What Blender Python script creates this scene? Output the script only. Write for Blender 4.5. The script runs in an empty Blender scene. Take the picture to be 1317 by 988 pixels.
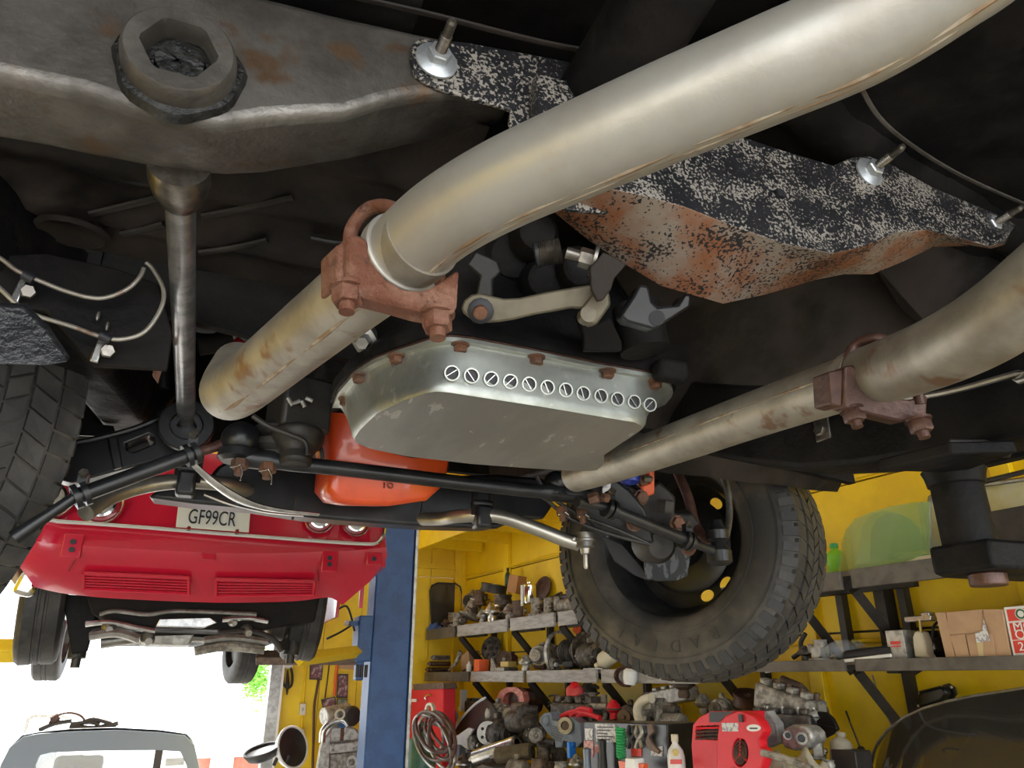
import bpy, math, random
from mathutils import Vector, Matrix
from mathutils.geometry import tessellate_polygon
random.seed(7)
SC = bpy.context.scene
COL = SC.collection

# ------------------------------------------------------------------ camera
FPX = 950.0                                   # focal length in pixels of a 1317 px wide frame
TH = math.atan(378.0 / FPX)                   # pitch up
PS = math.radians(22.7)                       # the camera looks this far to the right of the bay's axis (+Y)
CH = 1.95                                     # eye height
cam_d = bpy.data.cameras.new('camera')
cam_d.sensor_fit = 'HORIZONTAL'; cam_d.sensor_width = 36.0
cam_d.lens = 36.0 * FPX / 1317.0
cam_d.clip_start = 0.02; cam_d.clip_end = 200
cam = bpy.data.objects.new('camera', cam_d); COL.objects.link(cam)
cam.location = (0, 0, CH)
cam.rotation_euler = (math.pi / 2 + TH, 0, -PS)
SC.camera = cam

# ------------------------------------------------------------------ world, lights, exposure
world = bpy.data.worlds.new('world'); SC.world = world
world.use_nodes = True
wn = world.node_tree.nodes; wl = world.node_tree.links
wn['Background'].inputs[0].default_value = (0.93, 0.97, 1.0, 1)
wn['Background'].inputs[1].default_value = 2.2
sun_d = bpy.data.lights.new('sun', 'SUN'); sun_d.energy = 6.0; sun_d.angle = math.radians(3); sun_d.color = (1.0, 0.97, 0.92)
sun = bpy.data.objects.new('sun', sun_d); COL.objects.link(sun)
sun.rotation_euler = (math.radians(-42), 0, math.radians(25))     # high over the yard beyond the open door
SC.view_settings.view_transform = 'Standard'
SC.view_settings.look = 'None'
SC.view_settings.gamma = 1.0
SC.view_settings.use_curve_mapping = False
SC.view_settings.exposure = 1.0

# ------------------------------------------------------------------ geometry helpers
CT, ST, CP, SP = math.cos(TH), math.sin(TH), math.cos(PS), math.sin(PS)
CAM = Vector((0, 0, CH))
def ray(px, py):
    u = (px - 658.5) / FPX; v = (494.0 - py) / FPX
    f = CT - v * ST; z = ST + v * CT
    return Vector((u * CP + f * SP, f * CP - u * SP, z))
def D(px, py, d): return CAM + ray(px, py) * d
def PX(px, py, x): r = ray(px, py); return CAM + r * (x / r.x)
def PY(px, py, y): r = ray(px, py); return CAM + r * (y / r.y)
def PZ(px, py, z): r = ray(px, py); return CAM + r * (z / r.z)      # z measured from eye height
WT = Vector((-math.sin(math.radians(5.9)), math.cos(math.radians(5.9)), 0))   # the shelf wall runs this way
WN = Vector((-WT.y, WT.x, 0))                                                 # and faces this way
WC = Vector((2.77, 8.0, 0))
def PW(px, py, o):                                                            # o: distance in front of the shelf wall
    r = ray(px, py); s = (o + WC.dot(WN)) / r.dot(WN)
    return CAM + r * s
def wallp(t, o, z): p = WC - WT * t + WN * o; return Vector((p.x, p.y, CH + z))   # t metres from the back corner
def PP(px, py, p0, n): r = ray(px, py); return CAM + r * ((p0 - CAM).dot(n) / r.dot(n))
def dep(p): q = p - CAM; return q.x * SP * CT + q.y * CP * CT + q.z * ST
def px2m(n, p): return n * dep(p) / FPX
def V(*a): return Vector(a)
XA, YA, ZA = V(1, 0, 0), V(0, 1, 0), V(0, 0, 1)

def frame(axis, up=None):
    z = axis.normalized()
    u = up if up is not None else (ZA if abs(z.z) < 0.9 else YA)
    x = u.cross(z).normalized(); y = z.cross(x)
    return x, y, z
def mat3(axis, up=None):
    x, y, z = frame(axis, up)
    return Matrix((x, y, z)).transposed()
def smooth(pts, k=6):
    out = []
    n = len(pts)
    for i in range(n - 1):
        p0, p1, p2, p3 = pts[max(i - 1, 0)], pts[i], pts[i + 1], pts[min(i + 2, n - 1)]
        for j in range(k):
            t = j / k
            out.append(0.5 * ((2 * p1) + (p2 - p0) * t + (2 * p0 - 5 * p1 + 4 * p2 - p3) * t * t + (3 * p1 - p0 - 3 * p2 + p3) * t ** 3))
    out.append(pts[-1].copy())
    return out
def lerp(a, b, t): return a + (b - a) * t

class MB:
    def __init__(s): s.v = []; s.f = []; s.m = []
    def add(s, vs, fs, mi=0):
        o = len(s.v); s.v += [Vector(v) for v in vs]
        for f in fs: s.f.append(tuple(i + o for i in f)); s.m.append(mi)
        return s
    def box(s, c, size, R=None, mi=0, taper=1.0):
        hx, hy, hz = size[0] / 2, size[1] / 2, size[2] / 2
        vs = []
        for z, k in ((-hz, 1.0), (hz, taper)):
            for x, y in ((-hx, -hy), (hx, -hy), (hx, hy), (-hx, hy)):
                p = V(x * k, y * k, z)
                vs.append(Vector(c) + (R @ p if R else p))
        return s.add(vs, [(3, 2, 1, 0), (4, 5, 6, 7), (0, 1, 5, 4), (1, 2, 6, 5), (2, 3, 7, 6), (3, 0, 4, 7)], mi)
    def rings(s, rs, cap=True, mi=0, closed=False):
        n = len(rs[0]); vs = [p for r in rs for p in r]; fs = []
        m = len(rs)
        for i in range(m if closed else m - 1):
            a = i * n; b = ((i + 1) % m) * n
            for j in range(n):
                k = (j + 1) % n
                fs.append((a + j, a + k, b + k, b + j))
        if cap and not closed:
            fs.append(tuple(reversed(range(n)))); fs.append(tuple((m - 1) * n + j for j in range(n)))
        return s.add(vs, fs, mi)
    def lathe(s, o, axis, prof, n=24, up=None, mi=0, cap=True, hexes=None):
        x, y, z = frame(axis, up); o = Vector(o); rs = []
        for (r, h) in prof:
            rs.append([o + z * h + (x * math.cos(2 * math.pi * j / n) + y * math.sin(2 * math.pi * j / n)) * r for j in range(n)])
        return s.rings(rs, cap, mi)
    def cyl(s, a, b, r, r2=None, n=14, mi=0, cap=True):
        a = Vector(a); b = Vector(b); L = (b - a).length
        return s.lathe(a, b - a, [(r, 0), (r if r2 is None else r2, L)], n, mi=mi, cap=cap)
    def hexa(s, o, axis, r, h, mi=0): return s.lathe(o, axis, [(r * .9, 0), (r, h * .12), (r, h * .88), (r * .88, h)], 6, mi=mi)
    def ring(s, o, axis, ro, ri, h, n=24, mi=0, up=None):
        x, y, z = frame(axis, up); o = Vector(o)
        def c(r, hh): return [o + z * hh + (x * math.cos(2 * math.pi * j / n) + y * math.sin(2 * math.pi * j / n)) * r for j in range(n)]
        return s.rings([c(ro, 0), c(ro, h), c(ri, h), c(ri, 0)], mi=mi, closed=True)
    def tube(s, path, r, n=10, closed=False, mi=0, flat=1.0, up=None):
        m = len(path); rs = []
        t0 = (path[1] - path[0]).normalized()
        x, y, _ = frame(t0, up)
        for i in range(m):
            a = path[i - 1] if (i > 0 or closed) else path[i]
            b = path[(i + 1) % m] if (i < m - 1 or closed) else path[i]
            t = (b - a)
            t = t.normalized() if t.length > 1e-9 else t0
            x = (x - t * x.dot(t)).normalized(); y = t.cross(x)
            rr = r[i] if isinstance(r, (list, tuple)) else r
            rs.append([path[i] + x * (rr * math.cos(2 * math.pi * j / n)) + y * (rr * flat * math.sin(2 * math.pi * j / n)) for j in range(n)])
        return s.rings(rs, mi=mi, closed=closed)
    def prism(s, poly, vec, holes=(), mi=0, mi2=None):
        loops = [[Vector(p) for p in poly]] + [[Vector(p) for p in h] for h in holes]
        flat = [p for l in loops for p in l]; n = len(flat); vec = Vector(vec)
        vs = flat + [p + vec for p in flat]
        if holes: tris = [tuple(t) for t in tessellate_polygon(loops)]
        else: tris = [tuple(range(n))]
        nrm = V(0, 0, 0)
        L0 = loops[0]
        for i in range(len(L0)): nrm += L0[i].cross(L0[(i + 1) % len(L0)])
        fs = []; ms = []
        def tn(t): return (flat[t[1]] - flat[t[0]]).cross(flat[t[2]] - flat[t[0]])
        for t in tris:
            base = t
            sgn = nrm.dot(vec) if not holes else tn(t).dot(vec)
            if sgn > 0: fs.append(tuple(reversed(base))); fs.append(tuple(i + n for i in base))
            else: fs.append(base); fs.append(tuple(i + n for i in reversed(base)))
        o = 0
        for li, l in enumerate(loops):
            k = len(l)
            for i in range(k):
                a, b = o + i, o + (i + 1) % k
                q = (a, b, b + n, a + n)
                if (nrm.dot(vec) > 0) == (li == 0) or li > 0: fs.append(q)
                else: fs.append(tuple(reversed(q)))
            o += k
        return s.add(vs, fs, mi)
    def ell(s, c, rad, n=16, m=10, R=None, mi=0):
        c = Vector(c); rs = []
        for i in range(1, m):
            a = math.pi * i / m - math.pi / 2
            ring = []
            for j in range(n):
                b = 2 * math.pi * j / n
                p = V(rad[0] * math.cos(a) * math.cos(b), rad[1] * math.cos(a) * math.sin(b), rad[2] * math.sin(a))
                ring.append(c + (R @ p if R else p))
            rs.append(ring)
        return s.rings(rs, mi=mi)
    def sheet(s, grid, th=None, mi=0):
        r = len(grid); c = len(grid[0]); vs = [p for row in grid for p in row]
        fs = [(i * c + j, i * c + j + 1, (i + 1) * c + j + 1, (i + 1) * c + j) for i in range(r - 1) for j in range(c - 1)]
        return s.add(vs, fs, mi)
    def jitter(s, a, seed=1):
        rnd = random.Random(seed)
        for i in range(len(s.v)): s.v[i] = s.v[i] + V(rnd.uniform(-a, a), rnd.uniform(-a, a), rnd.uniform(-a, a))
        return s
    def mesh(s, name, mats, o=V(0, 0, 0), ang=38):
        me = bpy.data.meshes.new(name)
        me.from_pydata([tuple(v - o) for v in s.v], [], s.f)
        for m in (mats if isinstance(mats, (list, tuple)) else [mats]): me.materials.append(m)
        for p, mi in zip(me.polygons, s.m): p.material_index = mi
        import bmesh as _b
        bm = _b.new(); bm.from_mesh(me); _b.ops.recalc_face_normals(bm, faces=bm.faces); bm.to_mesh(me); bm.free()
        me.shade_smooth()
        me.set_sharp_from_angle(angle=math.radians(ang))
        return me

ORG = {}
def thing(name, label, cat, base, group=None, kind=None):
    o = bpy.data.objects.new(name, None); COL.objects.link(o)
    o.empty_display_size = .05
    o.location = base; o['label'] = label; o['category'] = cat
    if group: o['group'] = group
    if kind: o['kind'] = kind
    ORG[o.name] = Vector(base)
    return o
def bevel(o, w, seg=2, ang=35):
    m = o.modifiers.new('bevel', 'BEVEL'); m.width = w; m.segments = seg; m.limit_method = 'ANGLE'; m.angle_limit = math.radians(ang); m.harden_normals = False
def part(par, name, mb, mat, label=None, bev=0, seg=2, ang=38):
    org = ORG[par.name]
    o = bpy.data.objects.new(name, mb.mesh(name, mat, org, ang)); COL.objects.link(o)
    o.parent = par; ORG[o.name] = org
    if label: o['label'] = label
    if bev: bevel(o, bev, seg)
    return o
def put(par, name, me, loc, R=None, scale=1.0, label=None):          # a copy that shares its mesh
    o = bpy.data.objects.new(name, me); COL.objects.link(o)
    M = Matrix.Translation(Vector(loc) - ORG[par.name]) @ (R.to_4x4() if R else Matrix.Identity(4)) @ Matrix.Scale(scale, 4)
    o.parent = par; o.matrix_local = M
    ORG[o.name] = ORG[par.name]
    if label: o['label'] = label
    return o
def single(name, label, cat, mb, mat, group=None, kind=None, bev=0, seg=2, ang=38):
    xs = [v.x for v in mb.v]; ys = [v.y for v in mb.v]; zs = [v.z for v in mb.v]
    base = V((min(xs) + max(xs)) / 2, (min(ys) + max(ys)) / 2, min(zs))
    o = bpy.data.objects.new(name, mb.mesh(name, mat, base, ang)); COL.objects.link(o)
    o.location = base; ORG[o.name] = base
    if label: o['label'] = label
    if cat: o['category'] = cat
    if group: o['group'] = group
    if kind: o['kind'] = kind
    if bev: bevel(o, bev, seg)
    return o
def struct(name, mb, mat, label=None, bev=0): return single(name, label, None, mb, mat, kind='structure', bev=bev)
def resample(poly, n=64, c=None):
    c = c if c is not None else sum(poly, V(0, 0, 0)) / len(poly)
    out = []
    for i in range(n):
        a = 2 * math.pi * i / n; d = V(math.cos(a), math.sin(a), 0); best = None
        for j in range(len(poly)):
            p, q = poly[j] - c, poly[(j + 1) % len(poly)] - c
            e = q - p; den = d.x * e.y - d.y * e.x
            if abs(den) < 1e-9: continue
            t = (p.x * e.y - p.y * e.x) / den; s = (p.x * d.y - p.y * d.x) / den
            if t > 0 and -1e-6 <= s <= 1 + 1e-6 and (best is None or t > best): best = t
        out.append(c + d * best + ZA * 0)
    return [V(p.x, p.y, poly[0].z) for p in out]

# ------------------------------------------------------------------ materials
MATS = {}
def mat(name, c1, c2=None, rough=.5, metal=0.0, scale=8.0, lo=.4, hi=.62, detail=5, bump=0.0, bscale=60.0, coat=0.0, c3=None, s3=60.0, lo3=.55, hi3=.6, r2=None, stretch=None, spec=.5, emit=0.0, alpha=1.0, trans=0.0, bdist=.004):
    m = bpy.data.materials.new(name); m.use_nodes = True; MATS[name] = m
    nt = m.node_tree; N = nt.nodes; L = nt.links
    b = N['Principled BSDF']
    b.inputs['Base Color'].default_value = (*c1, 1); b.inputs['Roughness'].default_value = rough; b.inputs['Metallic'].default_value = metal
    b.inputs['Specular IOR Level'].default_value = spec
    if coat: b.inputs['Coat Weight'].default_value = coat; b.inputs['Coat Roughness'].default_value = .06
    if emit: b.inputs['Emission Color'].default_value = (*c1, 1); b.inputs['Emission Strength'].default_value = emit
    if alpha < 1: b.inputs['Alpha'].default_value = alpha
    if trans: b.inputs['Transmission Weight'].default_value = trans
    if c2 is None and not bump: return m
    tc = N.new('ShaderNodeTexCoord'); src = tc.outputs['Object']
    if stretch:
        mp = N.new('ShaderNodeMapping'); mp.inputs['Scale'].default_value = stretch; L.new(src, mp.inputs[0]); src = mp.outputs[0]
    def noise(sc, dt):
        n = N.new('ShaderNodeTexNoise'); n.inputs['Scale'].default_value = sc; n.inputs['Detail'].default_value = dt; n.inputs['Roughness'].default_value = .6
        L.new(src, n.inputs['Vector']); return n.outputs['Fac']
    def ramp(f, a, z):
        r = N.new('ShaderNodeMapRange'); r.inputs['From Min'].default_value = a; r.inputs['From Max'].default_value = z; r.interpolation_type = 'SMOOTHSTEP'
        L.new(f, r.inputs['Value']); return r.outputs['Result']
    def mix(f, a, bb):
        x = N.new('ShaderNodeMix'); x.data_type = 'RGBA'; L.new(f, x.inputs['Factor'])
        for sk, val in ((6, a), (7, bb)):
            if isinstance(val, tuple): x.inputs[sk].default_value = (*val, 1)
            else: L.new(val, x.inputs[sk])
        return x.outputs[2]
    col = None
    if c2 is not None:
        f = ramp(noise(scale, detail), lo, hi); col = mix(f, c1, c2)
        if r2 is not None:
            rr = N.new('ShaderNodeMapRange'); rr.inputs['To Min'].default_value = rough; rr.inputs['To Max'].default_value = r2
            L.new(f, rr.inputs['Value']); L.new(rr.outputs['Result'], b.inputs['Roughness'])
        if c3 is not None: col = mix(ramp(noise(s3, 3), lo3, hi3), col, c3)
        L.new(col, b.inputs['Base Color'])
    if bump:
        bp = N.new('ShaderNodeBump'); bp.inputs['Strength'].default_value = bump; bp.inputs['Distance'].default_value = bdist
        L.new(noise(bscale, 5), bp.inputs['Height']); L.new(bp.outputs['Normal'], b.inputs['Normal'])
    return m

m_black = mat('black undercoat', (.007, .007, .0075), (.018, .016, .015), .5, 0, 7, bump=.7, bscale=45, r2=.75, spec=.12)
m_blackp = mat('black painted steel', (.009, .0095, .011), (.02, .021, .023), .32, 0, 12, bump=.08, bscale=30)
m_dark = mat('dark dirty steel', (.04, .036, .032), (.014, .013, .012), .5, .2, 9, bump=.4, bscale=35)
m_brownblack = mat('brown black floor', (.014, .012, .011), (.04, .031, .026), .38, 0, 5, bump=.8, bscale=25, r2=.7, spec=.22)
m_grease = mat('greasy brown steel', (.22, .205, .185), (.10, .09, .08), .32, .55, 9, .35, .65, bump=.55, bscale=55, c3=(.16, .10, .06), s3=13, lo3=.58, hi3=.72, r2=.5)
m_grime = mat('wet black grime', (.012, .012, .012), (.03, .03, .028), .15, .1, 40, bump=.9, bscale=130)
m_pipe = mat('aluminised pipe', (.42, .405, .37), (.35, .325, .285), .38, .5, 12, .35, .7, bump=.08, bscale=90, c3=(.40, .31, .22), s3=26, lo3=.66, hi3=.8, r2=.48)
m_pipe2 = mat('dull pipe', (.36, .335, .29), (.23, .205, .17), .45, .5, 16, .35, .7, bump=.15, bscale=90, c3=(.2, .12, .08), s3=20, lo3=.58, hi3=.7)
m_rust = mat('rust', (.135, .046, .024), (.215, .105, .07), .75, .1, 34, bump=.9, bscale=150, c3=(.06, .027, .02), s3=60, lo3=.55, hi3=.7)
m_rustb = mat('brown rust', (.062, .027, .021), (.10, .05, .038), .42, .2, 40, bump=.3, bscale=120)
m_rustnut = mat('rusty nut', (.12, .07, .05), (.2, .09, .05), .65, .3, 60, bump=.4, bscale=200)
m_zinc = mat('galvanised pan', (.50, .52, .475), (.40, .42, .385), .34, .75, 16, bump=.06, bscale=70, c3=(.62, .62, .55), s3=30, lo3=.6, hi3=.72, r2=.45)
m_pan2 = mat('scuffed pan underside', (.30, .30, .29), (.36, .36, .345), .5, .7, 12, bump=.1, bscale=120, c3=(.52, .52, .5), s3=46, lo3=.64, hi3=.67, stretch=(1, .3, 1))
m_zincb = mat('bright zinc', (.62, .65, .67), (.5, .53, .56), .34, .6, 40)
m_stud = mat('plain stud', (.2, .18, .16), (.3, .28, .25), .35, .9, 60)
m_tbar = mat('polished bar', (.55, .55, .56), (.35, .35, .36), .3, .8, 30, bump=.1, bscale=120)
m_brass = mat('yellow zinc', (.17, .145, .10), (.125, .105, .07), .45, .4, 20, bump=.1, bscale=60)
m_orange = mat('orange engine paint', (.72, .085, .015), (.6, .06, .012), .3, 0, 10, coat=.5)
m_rubber = mat('tyre rubber', (.026, .026, .027), (.05, .048, .045), .6, 0, 14, bump=.25, bscale=50)
m_sidewall = mat('dusty sidewall', (.032, .031, .03), (.11, .095, .078), .58, 0, 6, .4, .7, bump=.2, bscale=40)
m_wetgrime = mat('wet splashes', (.012, .012, .013), (.02, .02, .022), .1, 0, 20, bump=.3, bscale=60)
m_rimb = mat('black rim', (.015, .015, .016), (.03, .03, .03), .35, .2, 20)
m_steel = mat('grey steel', (.38, .37, .35), (.25, .24, .22), .38, .85, 18, bump=.08, bscale=60)
m_bright = mat('bright steel', (.72, .72, .7), (.5, .5, .5), .25, .95, 18)
m_silverp = mat('silver bar', (.45, .43, .38), (.33, .31, .27), .33, .85, 12)
m_blue = mat('blue plastic', (.03, .06, .4), None, .3)
m_red = mat('red car paint', (.62, .012, .045), (.56, .01, .04), .25, 0, 3, coat=.8)
m_chrome = mat('chrome', (.85, .86, .87), None, .12, 1.0)
m_plate = mat('white plate', (.75, .77, .76), None, .45)
m_ink = mat('black ink', (.02, .02, .025), None, .5)
m_bluep = mat('blue lift paint', (.012, .06, .2), (.02, .085, .26), .45, 0, 8, bump=.15, bscale=30, c3=(.05, .12, .27), s3=50, lo3=.6, hi3=.75)
m_yell = mat('yellow wall paint', (.88, .61, .004), (.77, .51, .006), .5, 0, 2.2, bump=.12, bscale=18, c3=(.45, .28, .03), s3=7, lo3=.68, hi3=.85)
m_shelf = mat('weathered grey wood', (.42, .42, .42), (.30, .29, .28), .6, .1, 6, bump=.3, bscale=30, stretch=(8, 1, 8))
m_shelfd = mat('dark grey wood', (.14, .125, .105), (.08, .07, .06), .65, 0, 6, bump=.3, bscale=30)
m_bracket = mat('black bracket', (.02, .018, .016), (.035, .03, .028), .5, 0, 10)
m_conc = mat('concrete', (.42, .405, .38), (.34, .33, .31), .7, 0, 2.0, bump=.1, bscale=20)
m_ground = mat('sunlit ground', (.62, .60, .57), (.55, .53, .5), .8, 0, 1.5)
m_alu = mat('cast aluminium', (.52, .51, .48), (.30, .285, .26), .45, .4, 25, bump=.3, bscale=90)
m_alud = mat('dirty aluminium', (.38, .36, .32), (.15, .138, .12), .5, .3, 25, bump=.3, bscale=90)
m_iron = mat('dark cast iron', (.06, .054, .05), (.16, .14, .12), .55, .5, 25, bump=.3, bscale=90)
m_brown = mat('brown iron', (.17, .115, .085), (.1, .07, .055), .6, .4, 25, bump=.3, bscale=90)
m_card = mat('cardboard', (.50, .32, .19), (.44, .28, .165), .75, 0, 10)
m_cardd = mat('brown carton', (.42, .2, .07), (.36, .17, .06), .7, 0, 10)
m_redp = mat('red plastic', (.72, .01, .025), (.65, .008, .02), .5, 0, 6)
m_pinkp = mat('faded pink paint', (.55, .2, .17), (.45, .13, .1), .55, .1, 14, c3=(.5, .42, .38), s3=40, lo3=.58, hi3=.66)
m_cream = mat('cream plastic', (.66, .61, .47), None, .4)
m_white = mat('white plastic', (.8, .8, .78), None, .4)
m_offw = mat('white painted metal', (.72, .76, .8), (.62, .67, .72), .35, 0, 6)
m_green = mat('green cylinder paint', (.04, .13, .08), (.06, .17, .11), .4, 0, 8)
m_greenp = mat('green plastic', (.03, .4, .12), None, .35)
m_orangep = mat('orange plastic', (.8, .13, .04), None, .4)
m_yellp = mat('mustard box', (.55, .42, .12), None, .5)
m_bluegrey = mat('blue grey casting', (.2, .245, .31), (.15, .185, .24), .42, .3, 14)
m_cloth = mat('grey cloth', (.28, .255, .2), (.2, .18, .14), .9, 0, 14, bump=.4, bscale=50)
m_hose = mat('brown hose', (.09, .04, .03), None, .4)
m_leaf = mat('leaves', (.16, .42, .05), (.3, .55, .1), .6, 0, 4)
m_glassd = mat('smoked glass', (.035, .034, .03), None, .07, 0, coat=.3)
m_glassg = mat('green tinted glass', (.42, .62, .25), None, .06, trans=.55, alpha=.62)
m_glasst = mat('grey tinted glass', (.30, .34, .22), None, .08, alpha=.7)
m_glassw = mat('window glass', (.8, .85, .88), None, .05, alpha=.25)
m_lens = mat('red lens', (.3, .02, .03), None, .15, coat=.5)
m_lensg = mat('grey lens', (.45, .45, .42), (.3, .3, .28), .25, .3, 60)
m_paper = mat('printed paper', (.7, .7, .7), (.35, .33, .36), .6, 0, 60, .5, .56)
m_poster = mat('poster print', (.16, .05, .06), (.4, .3, .3), .5, 0, 22, .5, .6, c3=(.02, .02, .03), s3=14, lo3=.55, hi3=.65)
m_brick = mat('red masonry', (.5, .2, .14), (.45, .17, .12), .8, 0, 5)
m_redbox = mat('red print', (.7, .05, .04), None, .5)
m_ceil = mat('ceiling panel', (.55, .55, .53), None, .8)
m_flex = mat('beige lift pad', (.5, .36, .2), (.4, .3, .2), .6)

def speckle(name, base, base2, dot, fine=260.0, coarse=22.0, thr=.56, k=.55, rough=.42, metal=.1, bscale=14.0):
    m = mat(name, base, base2, rough, metal, bscale, bump=.15, bscale=200)
    nt = m.node_tree; N = nt.nodes; L = nt.links; b = N['Principled BSDF']
    prev = b.inputs['Base Color'].links[0].from_socket
    tc = N.new('ShaderNodeTexCoord')
    def nz(sc, dt):
        n = N.new('ShaderNodeTexNoise'); n.inputs['Scale'].default_value = sc; n.inputs['Detail'].default_value = dt; L.new(tc.outputs['Object'], n.inputs['Vector']); return n.outputs['Fac']
    f = nz(fine, 2.5); c = nz(coarse, 3)
    mm = N.new('ShaderNodeMath'); mm.operation = 'MULTIPLY_ADD'; L.new(c, mm.inputs[0]); mm.inputs[1].default_value = k; L.new(f, mm.inputs[2])
    r = N.new('ShaderNodeMapRange'); r.inputs['From Min'].default_value = thr + k * .5 - .02; r.inputs['From Max'].default_value = thr + k * .5 + .02; L.new(mm.outputs[0], r.inputs['Value'])
    x = N.new('ShaderNodeMix'); x.data_type = 'RGBA'; L.new(r.outputs['Result'], x.inputs['Factor']); L.new(prev, x.inputs[6]); x.inputs[7].default_value = (*dot, 1)
    L.new(x.outputs[2], b.inputs['Base Color'])
    return m
m_speck = speckle('speckled paint', (.014, .015, .018), (.022, .022, .026), (.36, .33, .29), 250, 20, .575, .6)
m_rustspeck = speckle('rusty speckled paint fine', (.33, .135, .065), (.36, .30, .25), (.025, .024, .026), 210, 16, .575, .6, .6, .1, 10)

# ================================================================== the setting
FL = 0.0
BY = 8.0                                              # back wall
mb = MB(); mb.box((-.5, 2.2, -.05), (9.6, 11.8, .1)); struct('floor', mb, m_conc)
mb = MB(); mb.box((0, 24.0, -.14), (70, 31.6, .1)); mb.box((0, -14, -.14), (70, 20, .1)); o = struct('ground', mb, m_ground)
mb = MB(); mb.box((-.9, 2.5, 4.75), (9.4, 11.3, .1)); struct('ceiling', mb, m_ceil)
# wall on the right: backing plus plywood panels with a small gap, battens over the joints
rw = thing('wall_right', 'yellow plywood wall behind the shelves', 'wall', wallp(5, 0, -CH), kind='structure'); del rw['category']
mb = MB(); mb.prism([wallp(-.05, -.03, -CH), wallp(10.2, -.03, -CH), wallp(10.2, -.03, 2.75), wallp(-.05, -.03, 2.75)], -WN * .1); part(rw, 'wall_backing', mb, m_bracket)
t = 0.0
ts = [0, 1.05, 2.25, 3.45, 4.65, 5.85, 7.05, 8.25, 10.2]
for a, b in zip(ts[:-1], ts[1:]):
    for z0, z1 in ((-CH, .22), (.232, 1.0), (1.01, 2.75)):
        mb = MB(); mb.prism([wallp(a + .004, -.025, z0), wallp(b - .004, -.025, z0), wallp(b - .004, -.025, z1), wallp(a + .004, -.025, z1)], WN * .025)
        part(rw, 'plywood_panel', mb, m_yell)
for a, w, pr in ((.03, .05, .05), (1.05, .09, .04), (2.25, .05, .02), (3.45, .09, .04), (4.65, .09, .04), (5.85, .09, .04), (6.62, .07, .05), (7.9, .09, .04)):
    mb = MB(); mb.box(wallp(a, pr / 2, .4), (w, pr, 4.6), Matrix.Rotation(math.radians(90 + 5.9), 3, 'Z')); part(rw, 'batten', mb, m_yell, bev=.004)
for z in (1.03, .18):
    mb = MB(); a, b = wallp(.05, .012, z), wallp(9.5, .012, z); mb.tube([a, b], .012, 8); part(rw, 'conduit', mb, m_yell)
# back wall with the wide door opening on its left
DJ = PY(350, 900, BY).x                                # right jamb of the opening
bw = thing('wall_back', 'yellow back wall beside the open shop door', 'wall', (1.5, BY, 0), kind='structure'); del bw['category']
CX = WC.x
def bwall(x0, x1, z0, z1, y=BY, th=.12, name='wall_panel', m=None):
    mb = MB(); mb.box(((x0 + x1) / 2, y + th / 2, (z0 + z1) / 2), (x1 - x0, th, z1 - z0)); return part(bw, name, mb, m or m_yell)
xs = [lerp(DJ + .07, CX - .02, k / 5) for k in range(6)]
for a, b in zip(xs[:-1], xs[1:]):
    bwall(a + .003, b - .003, 0, 1.95 + 1.02); bwall(a + .003, b - .003, 1.95 + 1.03, 4.7)
bwall(-4.9, DJ, 3.9, 4.7, name='lintel')
p = PY(592, 700, BY)
mb = MB(); mb.box((p.x - .02, BY - .025, 2.2), (.10, .05, 4.4)); part(bw, 'batten', mb, m_yell, bev=.004)
mb = MB(); mb.tube([V(p.x + .06, BY - .03, .4), V(p.x + .06, BY - .03, 4.5)], .016, 8); part(bw, 'conduit', mb, m_dark)
mb = MB(); mb.box(((xs[-2] + p.x) / 2 - .2, BY - .02, PY(560, 729, BY).z), (1.6, .04, .05)); part(bw, 'rail', mb, m_yell)
mb = MB(); mb.box((DJ, BY - .02, 1.95), (.10, .2, 3.9)); jm = struct('trim_1', mb, m_steel)
mb = MB(); mb.box((DJ + .062, BY - .05, 1.95), (.022, .14, 3.9)); struct('trim_2', mb, m_white)
mb = MB(); mb.box((-5.25, 2.6, 2.35), (.1, 11, 4.7)); struct('wall_left', mb, m_yell)
# loft along the right wall: boards, joists and a fascia
lf = thing('storage_loft', 'yellow timber loft shelf high above the stacked engine parts', 'loft', wallp(2.5, .4, 1.2))
for k in range(3):
    o0, o1 = k * .235, k * .235 + .228
    mb = MB(); mb.prism([wallp(.02, o0, 1.36), wallp(7, o0, 1.36), wallp(7, o1, 1.36), wallp(.02, o1, 1.36)], V(0, 0, .03)); part(lf, 'board', mb, m_yell)
mb = MB(); mb.prism([wallp(.02, .70, 1.23), wallp(7, .70, 1.23), wallp(7, .70, 1.42), wallp(.02, .70, 1.42)], WN * .04); part(lf, 'fascia', mb, m_yell, bev=.004)
for a in (.5, 1.1, 1.7, 2.3, 2.9, 3.5, 4.1):
    mb = MB(); mb.prism([wallp(a, .03, 1.25), wallp(a, .70, 1.25), wallp(a, .70, 1.36), wallp(a, .03, 1.36)], WT * .045); part(lf, 'joist', mb, m_yell)
# dark cartons on the loft, just showing over the fascia
for px, py, w, h, m, lb in ((548, 668, .16, .13, m_bracket, 'small black case on the yellow loft beside the blue column'), (557, 664, .12, .16, m_brown, 'brown tin on the yellow loft beside the black case')):
    q = PW(px, py, .62); q = wallp((WC - q).dot(WT), .6, 1.392)
    mb = MB(); mb.box(q + V(0, 0, h / 2), (w, .14, h), taper=.94); mb.box(q + V(0, 0, h + .01), (w * .5, .03, .02)); single('tin' if 'tin' in lb else 'case', lb, 'tin' if 'tin' in lb else 'case', mb, m, bev=.006)

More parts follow.
